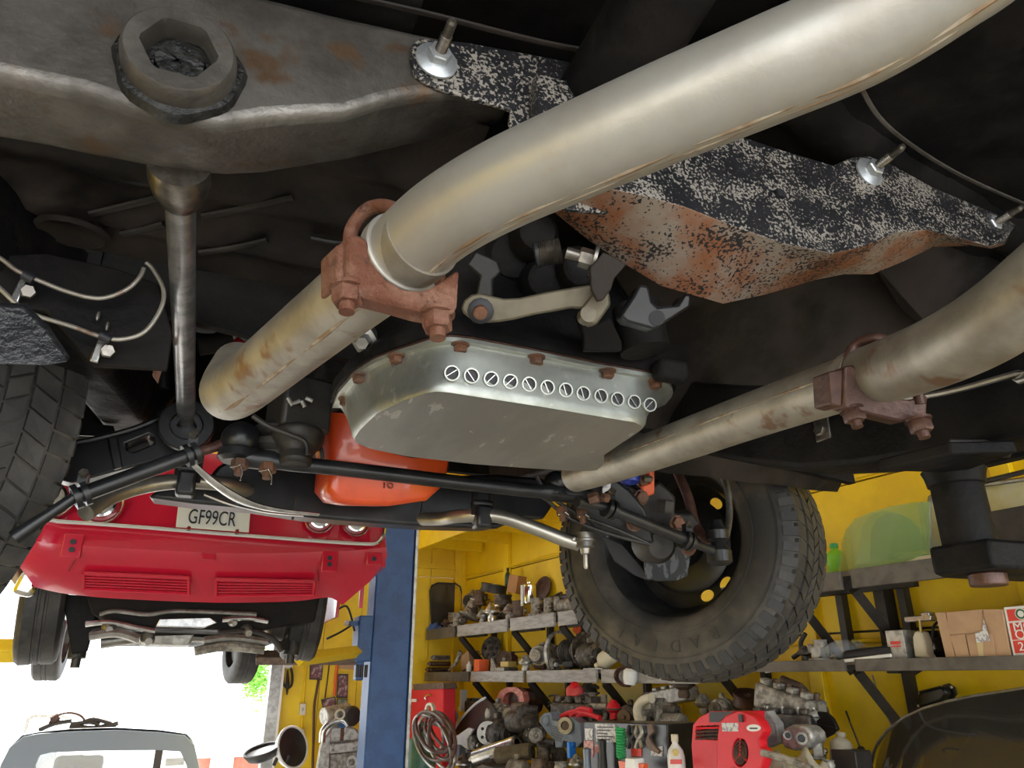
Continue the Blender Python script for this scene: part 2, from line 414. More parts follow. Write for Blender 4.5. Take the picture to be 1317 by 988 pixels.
# shelves --------------------------------------------------------------------
def tw(px, py, o): return (WC - PW(px, py, o)).dot(WT)      # metres along the wall from the corner
SH = .44
def shelf(name, label, px0, px1, pyref, ztop, h, slots, m=None, m0=None):
    t0 = tw(px0, pyref, SH) if px0 is not None else .03
    t1 = tw(px1, pyref, SH) if px1 is not None else 9.5
    th = thing(name, label, 'shelf', wallp((t0 + t1) / 2, SH / 2, ztop - h))
    k = 0
    for o0, o1 in ((.03, .14), (.143, .27), (.273, SH - .022)):
        mb = MB(); mb.prism([wallp(t0, o0, ztop), wallp(t1, o0, ztop), wallp(t1, o1, ztop), wallp(t0, o1, ztop)], V(0, 0, -.022)); part(th, 'plank', mb, m_shelfd)
    cuts = [t0] + [tw(p, pyref, SH) for p in slots] + [t1]
    for i in range(len(cuts) - 1):
        a = cuts[i] + (.03 if i else 0); b = cuts[i + 1] - (.03 if i < len(cuts) - 2 else 0)
        mb = MB(); mb.prism([wallp(a, SH - .02, ztop - h), wallp(b, SH - .02, ztop - h), wallp(b, SH - .02, ztop + .002), wallp(a, SH - .02, ztop + .002)], WN * .022)
        part(th, 'face_board', mb, (m0 if (i == 0 and m0) else m or m_shelf), bev=.003)
    for p in slots:
        a = tw(p, pyref, SH)
        mb = MB(); mb.box(wallp(a, SH / 2, ztop - h * .55), (.045, SH - .03, h * .8), Matrix.Rotation(math.radians(5.9), 3, 'Z')); part(th, 'bracket_arm', mb, m_bracket)
        mb = MB(); mb.tube([wallp(a, SH - .05, ztop - h), wallp(a, .03, ztop - h - .36)], .032, 4, up=WT); part(th, 'brace', mb, m_bracket)
        mb = MB(); mb.box(wallp(a, .02, ztop - .2), (.06, .04, .42), Matrix.Rotation(math.radians(5.9), 3, 'Z')); part(th, 'wall_post', mb, m_bracket)
    return th
ZU, ZL, ZR, ZUR = .468, .052, .078, .478
shelf('wall_shelf', 'upper grey shelf crowded with carburettors, left of the hanging tyre', None, 740, 795, ZU, .10, [587, 654, 715], m0=m_shelfd)
shelf('wall_shelf', 'lower grey shelf with the red box and bell housing, left of the hanging tyre', None, 896, 870, ZL, .085, [604, 675, 770], m0=m_shelfd)
shelf('wall_shelf', 'upper dark shelf carrying the curved tinted glass at the right edge', 925, None, 735, ZUR, .085, [1008, 1086, 1420], m=m_shelfd)
shelf('wall_shelf', 'lower dark shelf carrying the cardboard box and the motor oil carton', 900, None, 853, ZR, .05, [915, 1092, 1500], m=m_shelfd)
mb = MB(); a = tw(1143, 800, .04)
mb.box(wallp(a, .035, .25), (.10, .06, .46), Matrix.Rotation(math.radians(5.9), 3, 'Z')); part(rw, 'post', mb, m_bracket, bev=.004)
# bench under the shelves
BZ = -.74
T0B = tw(594, 950, .75)
bn = thing('workbench', 'long steel workbench buried under engine parts below the shelves', 'workbench', wallp(4, .5, -CH))
for k in range(4):
    mb = MB(); mb.prism([wallp(T0B, .02 + k * .24, BZ), wallp(8.5, .02 + k * .24, BZ), wallp(8.5, .255 + k * .24, BZ), wallp(T0B, .255 + k * .24, BZ)], V(0, 0, -.05)); part(bn, 'plank', mb, m_shelfd)
for a in (T0B + .1, 3.2, 5, 6.6, 8.2):
    for o_ in (.08, .9):
        mb = MB(); mb.box(wallp(a, o_, (BZ - .05 - CH) / 2), (.08, .08, CH + BZ - .05)); part(bn, 'leg', mb, m_bracket)

# ================================================================== the raised black car seen from below
CAR = thing('raised_car', 'dark underside of a raised car with twin exhaust pipes and punched gearbox pan', 'car', (.38, .9, CH + .3))

# -- body panels -----------------------------------------------------------
def slab(name, pts, vec, m, bev=0, label=None, par=CAR):
    mb = MB(); mb.prism(pts, vec); return part(par, name, mb, m, label, bev)
def R(x, y, z): return V(x, y, CH + z)
# floor: shallow corrugated sheet with pressed ribs, tunnel in the middle
def floor_sheet(name, x0, x1, y0, y1, z0, z1, nx=14, ny=20, wav=.006, m=m_brownblack, rib=0):
    g = []
    for i in range(ny + 1):
        row = []
        for j in range(nx + 1):
            x = lerp(x0, x1, j / nx); y = lerp(y0, y1, i / ny); z = lerp(z0, z1, i / ny)
            z += wav * math.sin(x * 31 + y * 7) * math.sin(y * 23)
            if rib: z -= rib * max(0, math.sin(i / ny * math.pi * 2 * 4)) ** 2 * min(1, min(j, nx - j) / 1.5)
            row.append(R(x, y, z))
        g.append(row)
    mb = MB(); mb.sheet(g)
    n0 = len(mb.v); top = [v + V(0, 0, .012) for v in mb.v]; fs = [tuple(reversed([i + 0 for i in f])) for f in mb.f]
    mb.add(top, fs)
    return part(CAR, name, mb, m, ang=60)
floor_sheet('toe_board', -.62, .30, .80, 1.20, .74, .635, 16, 26, .003, m_brownblack, .012)
floor_sheet('floor_pan', -.70, .16, -.7, .82, .80, .78, 14, 24, .008, m_black)
floor_sheet('floor_pan', .60, 1.5, -.7, .95, .84, .80, 16, 24, .010, m_black)
floor_sheet('toe_board', .56, 1.45, .92, 1.36, .80, .43, 16, 16, .012, m_brownblack)
g = []                                                     # tunnel over the gearbox
for i in range(15):
    y = lerp(-.7, 1.25, i / 14); row = []
    for j in range(15):
        a = math.pi * j / 14
        row.append(R(.38 - .27 * math.cos(a) , y, .78 + .16 * math.sin(a)))
    g.append(row)
mb = MB(); mb.sheet(g); mb.add([v + V(0, 0, .01) for v in mb.v], [tuple(reversed(f)) for f in mb.f]); part(CAR, 'tunnel', mb, m_black, ang=60)
# oval plug pressed into the left toe board
def PT(px, py, off=.014):                                   # a point just under the left toe board
    r = ray(px, py); return CAM + r * ((.95) / (r.z + .2625 * r.y)) - V(0, 0, off)
for pts in (((118, 268), (160, 258), (205, 247)), ((158, 294), (182, 289), (212, 281)), ((262, 271), (320, 260), (378, 247)), ((258, 318), (300, 312), (345, 302)), ((70, 300), (78, 318), (95, 335)), ((400, 300), (440, 306), (480, 296))):
    mb = MB(); mb.tube(smooth([PT(a, b, .010) for a, b in pts], 5), .0065, 8, flat=.7); part(CAR, 'pressed_rib', mb, m_dark)
c = PT(97, 285, .018)
mb = MB(); mb.lathe(c + V(0, 0, .006), V(0, .1, -1), [(.0, 0), (.048, 0), (.052, .006), (.046, .012), (.04, .010), (.0, .008)], 28, cap=False); part(CAR, 'floor_plug', mb, m_brownblack)
# firewall, hood, inner fenders, radiator panel close the engine bay; hood and outer fenders added unseen to keep it dark
slab('firewall', [R(-.7, 1.24, .62), R(1.45, 1.30, .44), R(1.45, 1.36, 1.25), R(-.7, 1.36, 1.25)], V(0, .02, 0), m_black)
slab('hood', [R(-.85, 1.2, 1.2), R(1.65, 1.2, 1.2), R(1.65, 2.75, 1.12), R(-.85, 2.75, 1.12)], V(0, 0, .03), m_black)
slab('inner_fender', [R(-.22, 1.25, .56), R(-.12, 2.4, .62), R(-.12, 2.4, 1.2), R(-.22, 1.25, 1.2)], V(-.02, 0, 0), m_black)
slab('inner_fender', [R(.92, 1.30, .62), R(.92, 2.4, .62), R(.92, 2.4, 1.2), R(.92, 1.30, 1.2)], V(.02, 0, 0), m_black)
slab('outer_fender', [R(-.86, -.7, .35), R(-.86, 1.1, .35), R(-.86, 1.3, .75), R(-.86, 2.2, .8), R(-.86, 2.6, .6), R(-.86, 2.75, 1.2), R(-.86, -.7, 1.2)], V(-.03, 0, 0), m_black)
slab('outer_fender', [R(1.62, -.7, .40), R(1.62, 1.1, .45), R(1.62, 1.3, .82), R(1.62, 2.2, .85), R(1.62, 2.6, .75), R(1.62, 2.75, 1.2), R(1.62, -.7, 1.2)], V(.03, 0, 0), m_black)
slab('wheel_house', [R(.94, 1.28, .86), R(1.62, 1.28, .86), R(1.62, 2.25, .86), R(.94, 2.25, .86)], V(0, 0, .02), m_black)
slab('wheel_house', [R(-.86, 1.28, .88), R(-.14, 1.28, .88), R(-.14, 2.25, .88), R(-.86, 2.25, .88)], V(0, 0, .02), m_black)
slab('wheel_house_wall', [PY(a, b, 2.24) for a, b in ((-160, 380), (262, 400), (262, 540), (200, 555), (80, 565), (-160, 575))], V(0, .02, 0), m_black)
slab('radiator_panel', [R(-.3, 2.5, .70), R(1.2, 2.5, .70), R(1.2, 2.5, 1.15), R(-.3, 2.5, 1.15)], V(0, .03, 0), m_black)

# -- torsion bar crossmember ----------------------------------------------
YR, YF = .70, .83
cols = [((-90, -118), (-90, 77), (-90, 166)), ((0, -95), (0, 97), (0, 182)), ((60, -80), (60, 109), (60, 192)), ((110, -68), (110, 119), (110, 203)),
        ((167, -55), (167, 138), (167, 213)), ((205, -45), (205, 152), (205, 220)), ((240, -36), (240, 160), (240, 225)), ((290, -22), (290, 161), (290, 229)), ((333, -10), (333, 153), (340, 227)), ((385, 3), (385, 149), (395, 217)),
        ((440, 17), (440, 147), (450, 208)), ((490, 28), (490, 131), (505, 195)), ((533, 38), (533, 123), (560, 182)), ((573, 46), (573, 121), (605, 171)), ((612, 55), (605, 127), (632, 163)), ((660, 66), (653, 140), (652, 152))]
rs = []
for a, b, c in cols:
    A, B, C = PY(*a, YR + .012), PY(*b, YR), PY(*c, YF)
    m1 = lerp(B, C, .35) - V(0, 0, .004)
    T2 = V(C.x, YF + .02, max(A.z, C.z + .05))
    rs.append([A, lerp(A, B, .5) - V(0, .004, 0), B, m1, C, T2])
mb = MB(); mb.rings(rs)
xm = part(CAR, 'torsion_bar_crossmember', mb, m_grease, 'greasy brown pressed crossmember', ang=75)
bevel(xm, .016, 4, 30)
bc = PY(231, 87, YR - .004)
mb = MB(); x, y, z = frame(V(0, -1, .0))
def ringpts(r, h, hexed=False, n=36, wob=0):
    out = []
    for j in range(n):
        a = 2 * math.pi * j / n + .25
        rr = r
        if hexed: rr = r * math.cos(math.pi / 6) / math.cos((a % (math.pi / 3)) - math.pi / 6)
        if wob: rr += wob * math.sin(5 * a) * math.sin(2 * a + 1)
        out.append(bc + z * h + (x * math.cos(a) + y * math.sin(a)) * rr)
    return out
mb.rings([ringpts(.057, -.01), ringpts(.0565, .020), ringpts(.054, .028), ringpts(.052, .030), ringpts(.039, .030, True), ringpts(.037, .025, True), ringpts(.036, -.01, True)], cap=False)
boss = part(CAR, 'bar_anchor_boss', mb, m_grease, 'round boss with a hexagonal socket')
mb = MB(); mb.lathe(bc + z * .001, z, [(.0, 0), (.037, .001), (.035, .004), (.026, .006), (.024, .011), (.012, .012), (.0, .010)], 22, cap=False); mb.jitter(.0015, 5); part(boss, 'bar_end', mb, m_grime)
mb = MB(); mb.rings([ringpts(.066, -.006, wob=.004), ringpts(.062, .004, wob=.003), ringpts(.056, .006)], cap=False); part(boss, 'grime_collar', mb, m_grime)

# -- torsion bar -----------------------------------------------------------
ta, tb = PY(231, 222, .835), PY(240, 548, 1.70)
mb = MB(); mb.cyl(ta, tb, .0185, .0185, 24); tbar = part(CAR, 'torsion_bar', mb, m_tbar, 'shiny steel torsion bar')
d = (tb - ta).normalized()
mb = MB(); mb.lathe(ta - d * .0, d, [(.036, -.02), (.036, .01), (.033, .03), (.024, .055), (.0195, .06)], 24); part(tbar, 'seal_boot', mb, m_stud)

# -- speckled gearbox crossmember -------------------------------------------
pts = [(528, 70), (531, 56), (540, 49), (600, 54), (690, 71), (774, 87), (900, 112), (930, 230), (800, 275), (730, 270), (690, 205), (655, 158), (657, 141), (640, 135), (600, 125), (550, 107), (533, 95)]
pl = [PY(a, b, YR - .006) for a, b in pts]
gx = slab('gearbox_crossmember', pl, V(0, .007, 0), [m_speck], .002, 'speckled black crossmember with rust patches')
cols = [((690, 95), (690, 215), (700, 262), .76), ((760, 112), (760, 238), (752, 306), .77), ((830, 133), (830, 252), (800, 338), .78), ((880, 150), (880, 266), (850, 368), .78), ((960, 178), (944, 291), (930, 391), .78),
        ((1011, 195), (1011, 314), (985, 379), .78), ((1072, 213), (1070, 326), (1050, 360), .775), ((1092, 204), (1100, 320), (1085, 353), .77), ((1120, 200), (1125, 311), (1122, 353), .765), ((1151, 214), (1155, 299), (1163, 336), .75), ((1200, 241), (1190, 296), (1200, 318), .72),
        ((1261, 267), (1245, 309), (1250, 316), .70), ((1290, 279), (1272, 317), (1275, 319), .69), ((1306, 289), (1290, 312), (1292, 314), .69)]
rs = []; 
for a, b, c, yb in cols:
    A, B, C = PY(*a, .675), PY(*b, .655), PY(*c, yb)
    rs.append([A, lerp(A, B, .55) - V(0, .003, 0), B, lerp(B, C, .5) - V(0, .0, .003), C, V(C.x, C.y, C.z + .012), V(B.x, .69, B.z + .02), V(A.x, .69, A.z)])
mb = MB(); mb.rings(rs)
n = 8
for fi, f in enumerate(mb.f[:-2]):
    j = fi % n
    mb.m[fi] = 1 if j in (2, 3) else 0
ch = part(gx, 'channel', mb, [m_speck, m_rustspeck], ang=50); bevel(ch, .008, 3, 30)
hc = PY(935, 330, .71); hn = V(0, -.35, -1).normalized()
mb = MB(); mb.lathe(hc + hn * .006, V(0, .35, 1), [(.020, 0), (.019, .003), (.018, .03)], 20, cap=True); o = part(gx, 'drain_hole', mb, m_ink, 'round dark hole')
hc = PY(1003, 249, .657)
mb = MB(); mb.box(hc, (.012, .006, .012)); part(gx, 'square_hole', mb, m_ink)
def flange_nut(px, py, yy, s=1.0, L=.055):
    c = PY(px, py, yy)
    mb = MB(); mb.lathe(c, V(0, -1, .02), [(.027 * s, 0), (.027 * s, .003 * s), (.017 * s, .008 * s), (.015 * s, .0085 * s)], 28); mb.hexa(c + V(0, -.006, 0) * s, V(0, -1, .02), .0155 * s, .014 * s)
    nb = part(CAR, 'flange_nut', mb, m_zincb, 'bright zinc flange nut')
    prof = [(.0075 * s, -.005)]; k = 12
    for i in range(k): prof += [(.0078 * s, .012 + i * L * .6 / k), (.0066 * s, .012 + (i + .5) * L * .6 / k)]
    prof += [(.0064 * s, .012 + L * .62), (.0062 * s, L + .008), (.004 * s, L + .012)]
    mb = MB(); mb.lathe(c, V(0, -1, .02), prof, 14); part(nb, 'stud', mb, m_stud, ang=12)
flange_nut(561, 79, YR - .008, 1.0); flange_nut(1117, 222, .668, .95); flange_nut(1270, 292, .68, .92, .05)
c = PY(776, 102, YR - .008); mb = MB(); mb.lathe(c, V(0, -1, 0), [(.02, 0), (.02, .004), (.012, .006)], 20); mb.hexa(c + V(0, -.004, 0), V(0, -1, 0), .012, .01); part(CAR, 'flange_nut', mb, m_zincb)

# dark strips above the crossmember and the floor rails on the right
g0 = [(300, -60), (420, -14), (560, 20), (700, 55), (770, 66), (800, 62), (850, 10), (880, -30)]
mb = MB(); mb.tube(smooth([PZ(a, b, .775) for a, b in g0], 6), .0045, 8, flat=.6); part(CAR, 'floor_seam', mb, m_brownblack)
g0 = [(1105, 108), (1130, 150), (1170, 185), (1235, 225), (1317, 262), (1380, 285)]
mb = MB(); mb.tube(smooth([PZ(a, b, .785) for a, b in g0], 6), .0035, 8, flat=.6); part(CAR, 'floor_seam', mb, m_grease)
rail = []
for (a, b, w) in ((960, 60, .075), (1010, 110, .075), (1060, 160, .075), (1120, 205, .07), (1200, 250, .07), (1317, 310, .07), (1420, 350, .07)):
    p = PZ(a, b, .81); rail.append(p)
mb = MB(); mb.tube(smooth(rail, 5), .045, 12, flat=.7); part(CAR, 'floor_rail', mb, m_black)
slab('splash_panel', [PY(1130, 350, .86), PY(1215, 305, .83), PY(1330, 330, .83), PY(1330, 420, .85), PY(1210, 440, 1.0), PY(1160, 400, .98)], V(0, .01, .02), m_brownblack, .004)

# -- side rail on the right ---------------------------------------------------
low = [(1500, 500), (1400, 533), (1317, 556), (1240, 573), (1180, 586), (1100, 599), (1030, 603), (960, 595), (900, 583), (850, 568)]
rs = []
for i, (a, b) in enumerate(low):
    p = PX(a, b, .90)
    h = lerp(.13, .16, i / 9); w = .10
    rs.append([p + V(0, 0, h), p + V(-.004, 0, h * .5), p, p + V(w * .5, 0, -.004), p + V(w, 0, .0), p + V(w, 0, h)])
rs = [[q + V(0, -.85, .0) for q in rs[0]]] + rs
end = rs[-1]; rs.append([q + V(-.02, 1.0, .12) for q in end])
mb = MB(); mb.rings(rs); o = part(CAR, 'side_rail', mb, m_black, 'thick black side rail', ang=60); bevel(o, .01, 3, 40)
c = PX(1058, 553, .895)
mb = MB(); mb.box(c, (.004, .03, .034)); mb.hexa(c + V(-.002, 0, 0), V(-1, 0, 0), .011, .008); part(CAR, 'line_clip', mb, m_stud, bev=.001)
mb = MB(); mb.tube(smooth([PX(1400, 460, .86) + V(0, -.8, .02), PX(1400, 460, .86), PX(1310, 480, .86), PX(1200, 508, .86), PX(1080, 520, .87)], 6), .004, 8); part(CAR, 'fuel_line', mb, m_steel)

# -- left rail, brake lines and splash shield -------------------------------------
rs = []
for x_, y_, z_ in ((-.55, .86, .66), (-.40, 1.00, .58), (-.28, 1.16, .515), (-.20, 1.34, .49), (-.15, 1.6, .50), (-.12, 2.3, .58)):
    p = R(x_, y_, z_); rs.append([p, p + V(.0, 0, .16), p + V(-.10, 0, .16), p + V(-.10, 0, 0)])
mb = MB(); mb.rings(rs); o = part(CAR, 'frame_rail', mb, m_black, ang=60); bevel(o, .012, 3, 40)
sl = [(-60, 330), (60, 325), (150, 345), (205, 365), (222, 430), (215, 475), (120, 470), (60, 400), (-60, 380)]
slab('rail_flange', [PY(a, b, 1.12) for a, b in sl], V(0, .012, 0), m_black, .003)
l1 = [(-30, 318), (0, 332), (20, 347), (37, 355), (53, 362), (83, 374), (117, 383), (140, 382), (165, 371), (180, 356), (185, 345)]
l2 = [(-30, 345), (0, 371), (20, 390), (33, 398), (50, 407), (93, 420), (133, 434), (160, 436), (187, 426), (207, 397), (210, 373), (198, 348), (188, 338)]
for l in (l1, l2):
    mb = MB(); mb.tube(smooth([PY(a, b, 1.085) for a, b in l], 5), .0032, 8); part(CAR, 'brake_line', mb, m_pipe2)
for a, b in ((37, 357), (34, 399), (136, 435)):
    c = PY(a, b, 1.085); mb = MB(); mb.cyl(c - V(.007, 0, -.003), c + V(.007, 0, -.003), .007, n=12); part(CAR, 'line_grommet', mb, m_ink)
for a, b in ((25, 373), (127, 449)):
    c = PY(a, b, 1.105); mb = MB(); mb.box(c, (.011, .006, .042), Matrix.Rotation(.12, 3, 'Y')); cl = part(CAR, 'line_clip', mb, m_bright, bev=.002)
    c2 = PY(a + 11, b + 3, 1.1); mb = MB(); mb.hexa(c2, V(.2, -1, -.2), .010, .009); part(cl, 'bolt', mb, m_stud)
for a, b in ((126, 407), (138, 420)):
    c = PY(a, b, 1.112); mb = MB(); mb.ell(c, (.003, .004, .008), 10, 6); part(CAR, 'rail_rivet', mb, m_grease)
sh = [(-60, 392), (30, 395), (60, 425), (88, 466), (60, 471), (-60, 468)]
mb = MB(); mb.prism([PY(a, b, .98) for a, b in sh], V(0, .008, .01)); o = part(CAR, 'splash_shield', mb, mat('tar coated shield', (.02, .021, .023), (.035, .036, .04), .3, 0, 20, bump=.9, bscale=28, bdist=.012), bev=.002)
mb = MB(); mb.tube([PY(120, 480, 1.5), PY(135, 488, 1.5), PY(153, 494, 1.5)], [.010, .012, .009], 10); part(CAR, 'hose_end', mb, m_cream)
slab('rusty_strap', [PY(208, 400, 1.3), PY(215, 420, 1.3), PY(210, 470, 1.3), PY(203, 492, 1.3), PY(196, 482, 1.3), PY(203, 440, 1.3)], V(0, .006, 0), m_rust)
slab('rust_flake', [PZ(275, 320, .66), PZ(300, 317, .66), PZ(308, 345, .66), PZ(290, 347, .66), PZ(286, 333, .66), PZ(276, 335, .66)], V(0, 0, -.003), m_rust)

# -- lower control arm, left ---------------------------------------------------
YL = 1.66
bc2 = PY(240, 549, YL - .03)
outer = [(70, 592), (88, 569), (137, 557), (180, 546), (212, 533), (240, 520), (268, 535), (272, 565), (258, 585), (204, 592), (145, 607), (93, 621), (72, 616)]
slot = [(162, 570), (192, 558), (198, 562), (197, 571), (169, 582), (164, 580)]
mb = MB(); mb.prism([PY(a, b, YL) for a, b in outer], V(0, .05, 0), [[PY(a, b, YL) for a, b in slot]]); arm = part(CAR, 'control_arm', mb, m_blackp, 'black pressed control arm', bev=.004, seg=3)
mb = MB(); mb.prism([PY(a, b, YL - .012) for a, b in ((138, 563), (150, 557), (158, 600), (146, 604))], V(0, .014, 0)); part(arm, 'stiffener', mb, m_blackp, bev=.003)
mb = MB(); mb.tube(smooth([PY(70, 574, YL - .012), PY(120, 565, YL - .012), PY(170, 552, YL - .012), PY(205, 538, YL - .012)], 5), .006, 8); part(arm, 'rolled_edge', mb, m_blackp)
mb = MB(); mb.ring(bc2, V(0, -1, 0), .055, .031, .02, 32); part(arm, 'bush_collar', mb, m_blackp, bev=.003)
mb = MB(); mb.ring(bc2 + V(0, .012, 0), V(0, -1, 0), .034, .021, .02, 6); part(arm, 'hex_socket', mb, m_ink)
mb = MB(); mb.lathe(PY(178, 575, YL + .06), V(0, 1, 0), [(.022, 0), (.022, .05)], 16); part(arm, 'bump_stop', mb, m_dark)
sl = [(100, 560), (113, 528), (122, 545), (146, 548), (150, 562)]
slab('dust_shield', [PY(a, b, 1.76) for a, b in sl], V(0, .006, 0), m_blackp)
slab('shock_mount', [PY(160, 520, 1.8), PY(200, 508, 1.8), PY(225, 530, 1.8), PY(190, 545, 1.8), PY(165, 540, 1.8)], V(0, .04, 0), m_dark, .006)
mb = MB(); mb.cyl(PY(185, 530, 1.78), PY(215, 500, 1.9), .03, n=20); part(CAR, 'shock_absorber', mb, m_blackp)

# -- front subframe, engine sump, engine -------------------------------------------
kp = [(300, 588), (360, 596), (420, 602), (500, 607), (570, 612), (640, 610), (700, 615), (712, 650), (700, 668), (668, 668), (640, 680), (560, 678), (470, 672), (400, 666), (330, 655), (250, 648), (190, 640), (205, 628), (262, 622), (280, 600)]
mb = MB(); mb.prism([PY(a, b, 1.66) for a, b in kp], V(0, .16, .02)); kf = part(CAR, 'front_subframe', mb, m_blackp, 'black front subframe', bev=.008, seg=3)
for a in (380, 610, 545):
    mb = MB(); mb.prism([PY(a, 640, 1.655), PY(a + 3, 640, 1.655), PY(a - 2, 668, 1.655), PY(a - 5, 668, 1.655)], V(0, .008, 0)); part(kf, 'weld_flange', mb, m_dark)
op = [(421, 530), (560, 540), (580, 560), (576, 604), (568, 626), (548, 644), (500, 651), (455, 650), (432, 646), (420, 632), (422, 604)]
mb = MB(); A = [PY(a, b, 1.46) for a, b in op]; ctr = sum(A, V(0, 0, 0)) / len(A)
B = [ctr + (p - ctr) * 1.04 + V(0, .14, .03) for p in A]
A2 = [ctr + (p - ctr) * .93 + V(0, -.012, .004) for p in A]
mb.rings([A2, A, B]); sump = part(CAR, 'oil_sump', mb, m_orange, 'orange painted oil sump', ang=60)
c = PY(502, 625, 1.445); mb = MB(); mb.ring(c, V(0, -1, 0), .006, .0045, .002, 20); mb.box(c + V(-.012, 0, 0), (.0015, .003, .012)); part(sump, 'stamped_mark', mb, m_rustb)
mb = MB(); mb.lathe(R(.38, 1.30, .58), V(0, 1, .03), [(.10, -.35), (.14, -.32), (.15, -.1), (.16, 0), (.165, .02), (.165, .08), (.16, .1), (.16, .9)], 28); eng = part(CAR, 'engine_block', mb, m_black)
mb = MB(); mb.box(R(.38, 1.75, .72), (.42, .75, .3)); part(eng, 'crankcase', mb, m_black, bev=.02)
mb = MB(); mb.lathe(R(.38, 1.33, .56), V(0, 1, 0), [(.0, -.06), (.12, -.06), (.15, -.03), (.155, .03), (.0, .05)], 32, cap=False); part(eng, 'bell_housing', mb, m_dark)

# bits hanging behind the torsion bar (starter, steering box, hoses)
mb = MB(); mb.cyl(PY(300, 395, 1.45), PY(330, 430, 1.6), .05, .06, 20); st = part(CAR, 'starter_motor', mb, m_dark)
mb = MB(); mb.box(PY(331, 390, 1.44), (.08, .05, .05), Matrix.Rotation(.5, 3, 'Y')); part(st, 'solenoid', mb, m_black, bev=.01)
mb = MB(); mb.box(PY(309, 377, 1.40), (.012, .004, .006), Matrix.Rotation(.5, 3, 'Y')); part(st, 'tag_or_light_spot', mb, m_white)  # white chip put here as the spot of light leaking in
mb = MB(); mb.cyl(PY(285, 408, 1.4), PY(292, 400, 1.4), .006, n=8); part(st, 'terminal_bolt', mb, m_bright)
mb = MB(); mb.tube([PY(255, 445, 1.45), PY(275, 442, 1.45), PY(298, 437, 1.45)], [.02, .02, .024], 14); part(CAR, 'coolant_hose', mb, m_black)
mb = MB(); mb.tube([PY(300, 441, 1.47), PY(312, 450, 1.47)], .016, 12); part(CAR, 'valve_cover_edge', mb, m_redp)
mb = MB(); mb.tube(smooth([PY(208, 350, 1.75), PY(206, 380, 1.75), PY(208, 440, 1.78), PY(210, 500, 1.8)], 5), .014, 12); part(CAR, 'wiring_loom', mb, m_ink)
mb = MB(); mb.cyl(PY(270, 340, 1.5), PY(262, 420, 1.5), .035, n=18); part(CAR, 'steering_column', mb, m_black)
gb = PY(385, 525, 1.42)
mb = MB(); mb.box(gb, (.10, .09, .11), Matrix.Rotation(.3, 3, 'Z')); mb.lathe(gb + V(0, -.03, -.06), V(0, -.2, -1), [(.05, 0), (.05, .02), (.03, .04), (.03, .07)], 20); sb = part(CAR, 'steering_box', mb, m_dark, bev=.008)
for a, b, c_, d_ in ((370, 512, 376, 522), (374, 520, 386, 516), (388, 516, 392, 524), (393, 512, 402, 516)):
    mb = MB(); mb.tube([PY(a, b, 1.36), PY(c_, d_, 1.36)], .004, 6); part(sb, 'cast_rib', mb, m_alu)
mb = MB(); mb.tube(smooth([PY(325, 535, 1.33), PY(345, 548, 1.33), PY(370, 558, 1.33), PY(392, 568, 1.33), PY(396, 585, 1.33)], 5), .005, 8); part(CAR, 'pressure_hose', mb, m_dark)
mb = MB(); mb.tube(smooth([PY(400, 560, 1.4), PY(412, 575, 1.4), PY(415, 590, 1.4)], 5), .004, 8); part(CAR, 'return_hose', mb, m_dark)
mb = MB(); mb.lathe(PY(352, 577, 1.42), V(0, 0, 1), [(.03, -.01), (.042, 0), (.042, .012), (.03, .018), (.042, .026), (.04, .038), (.025, .05)], 24); part(CAR, 'pitman_seal', mb, m_dark)

# -- steering linkage ---------------------------------------------------------------
def nut(par, p, axis=V(0, -.15, -1), r=.0125, h=.016, m=m_rustnut, stud=.012):
    mb = MB(); mb.hexa(p, axis, r, h); a = axis.normalized(); mb.cyl(p + a * h, p + a * (h + stud), r * .5, n=10); return part(par, 'castle_nut', mb, m)
def pin(par, p, d1): mb = MB(); mb.tube([p, p + d1 * .5 + V(.004, 0, 0), p + d1], .0014, 6); part(par, 'cotter_pin', mb, m_bright)
link = smooth([PY(308, 588, 1.40), PY(335, 591, 1.395), PY(380, 597, 1.39), PY(450, 604, 1.39), PY(600, 622, 1.39), PY(680, 631, 1.395), PY(715, 634, 1.40), PY(760, 640, 1.40)], 5)
mb = MB(); mb.tube(link, [.019 if (i < 8 or i > 27) else .0145 for i in range(len(link))], 14); cl = part(CAR, 'centre_link', mb, m_blackp, 'long black steering centre link')
for (a, b) in ((309, 592), (345, 597), (722, 653), (748, 656)):
    p = PY(a, b, 1.385); nut(cl, p, r=.0155 if a < 400 else .013, h=.017); 
    pin(cl, p + V(.0, -.016, -.012), V(.004 if a < 330 else .008, -.004, -.03 if a < 400 else -.012)); pin(cl, p + V(.0, -.016, -.012), V(-.016, -.004, -.008))
for (a, b, r) in ((310, 566, .036), (716, 622, .029), (743, 626, .029)):
    p = PY(a, b, 1.41); mb = MB(); mb.ell(p, (r, r, r * .95), 20, 12); mb.lathe(p + V(0, 0, -r * 1.2), ZA, [(r * .8, 0), (r * 1.05, r * .2), (r, r * .6)], 20); part(cl, 'ball_joint', mb, m_blackp)
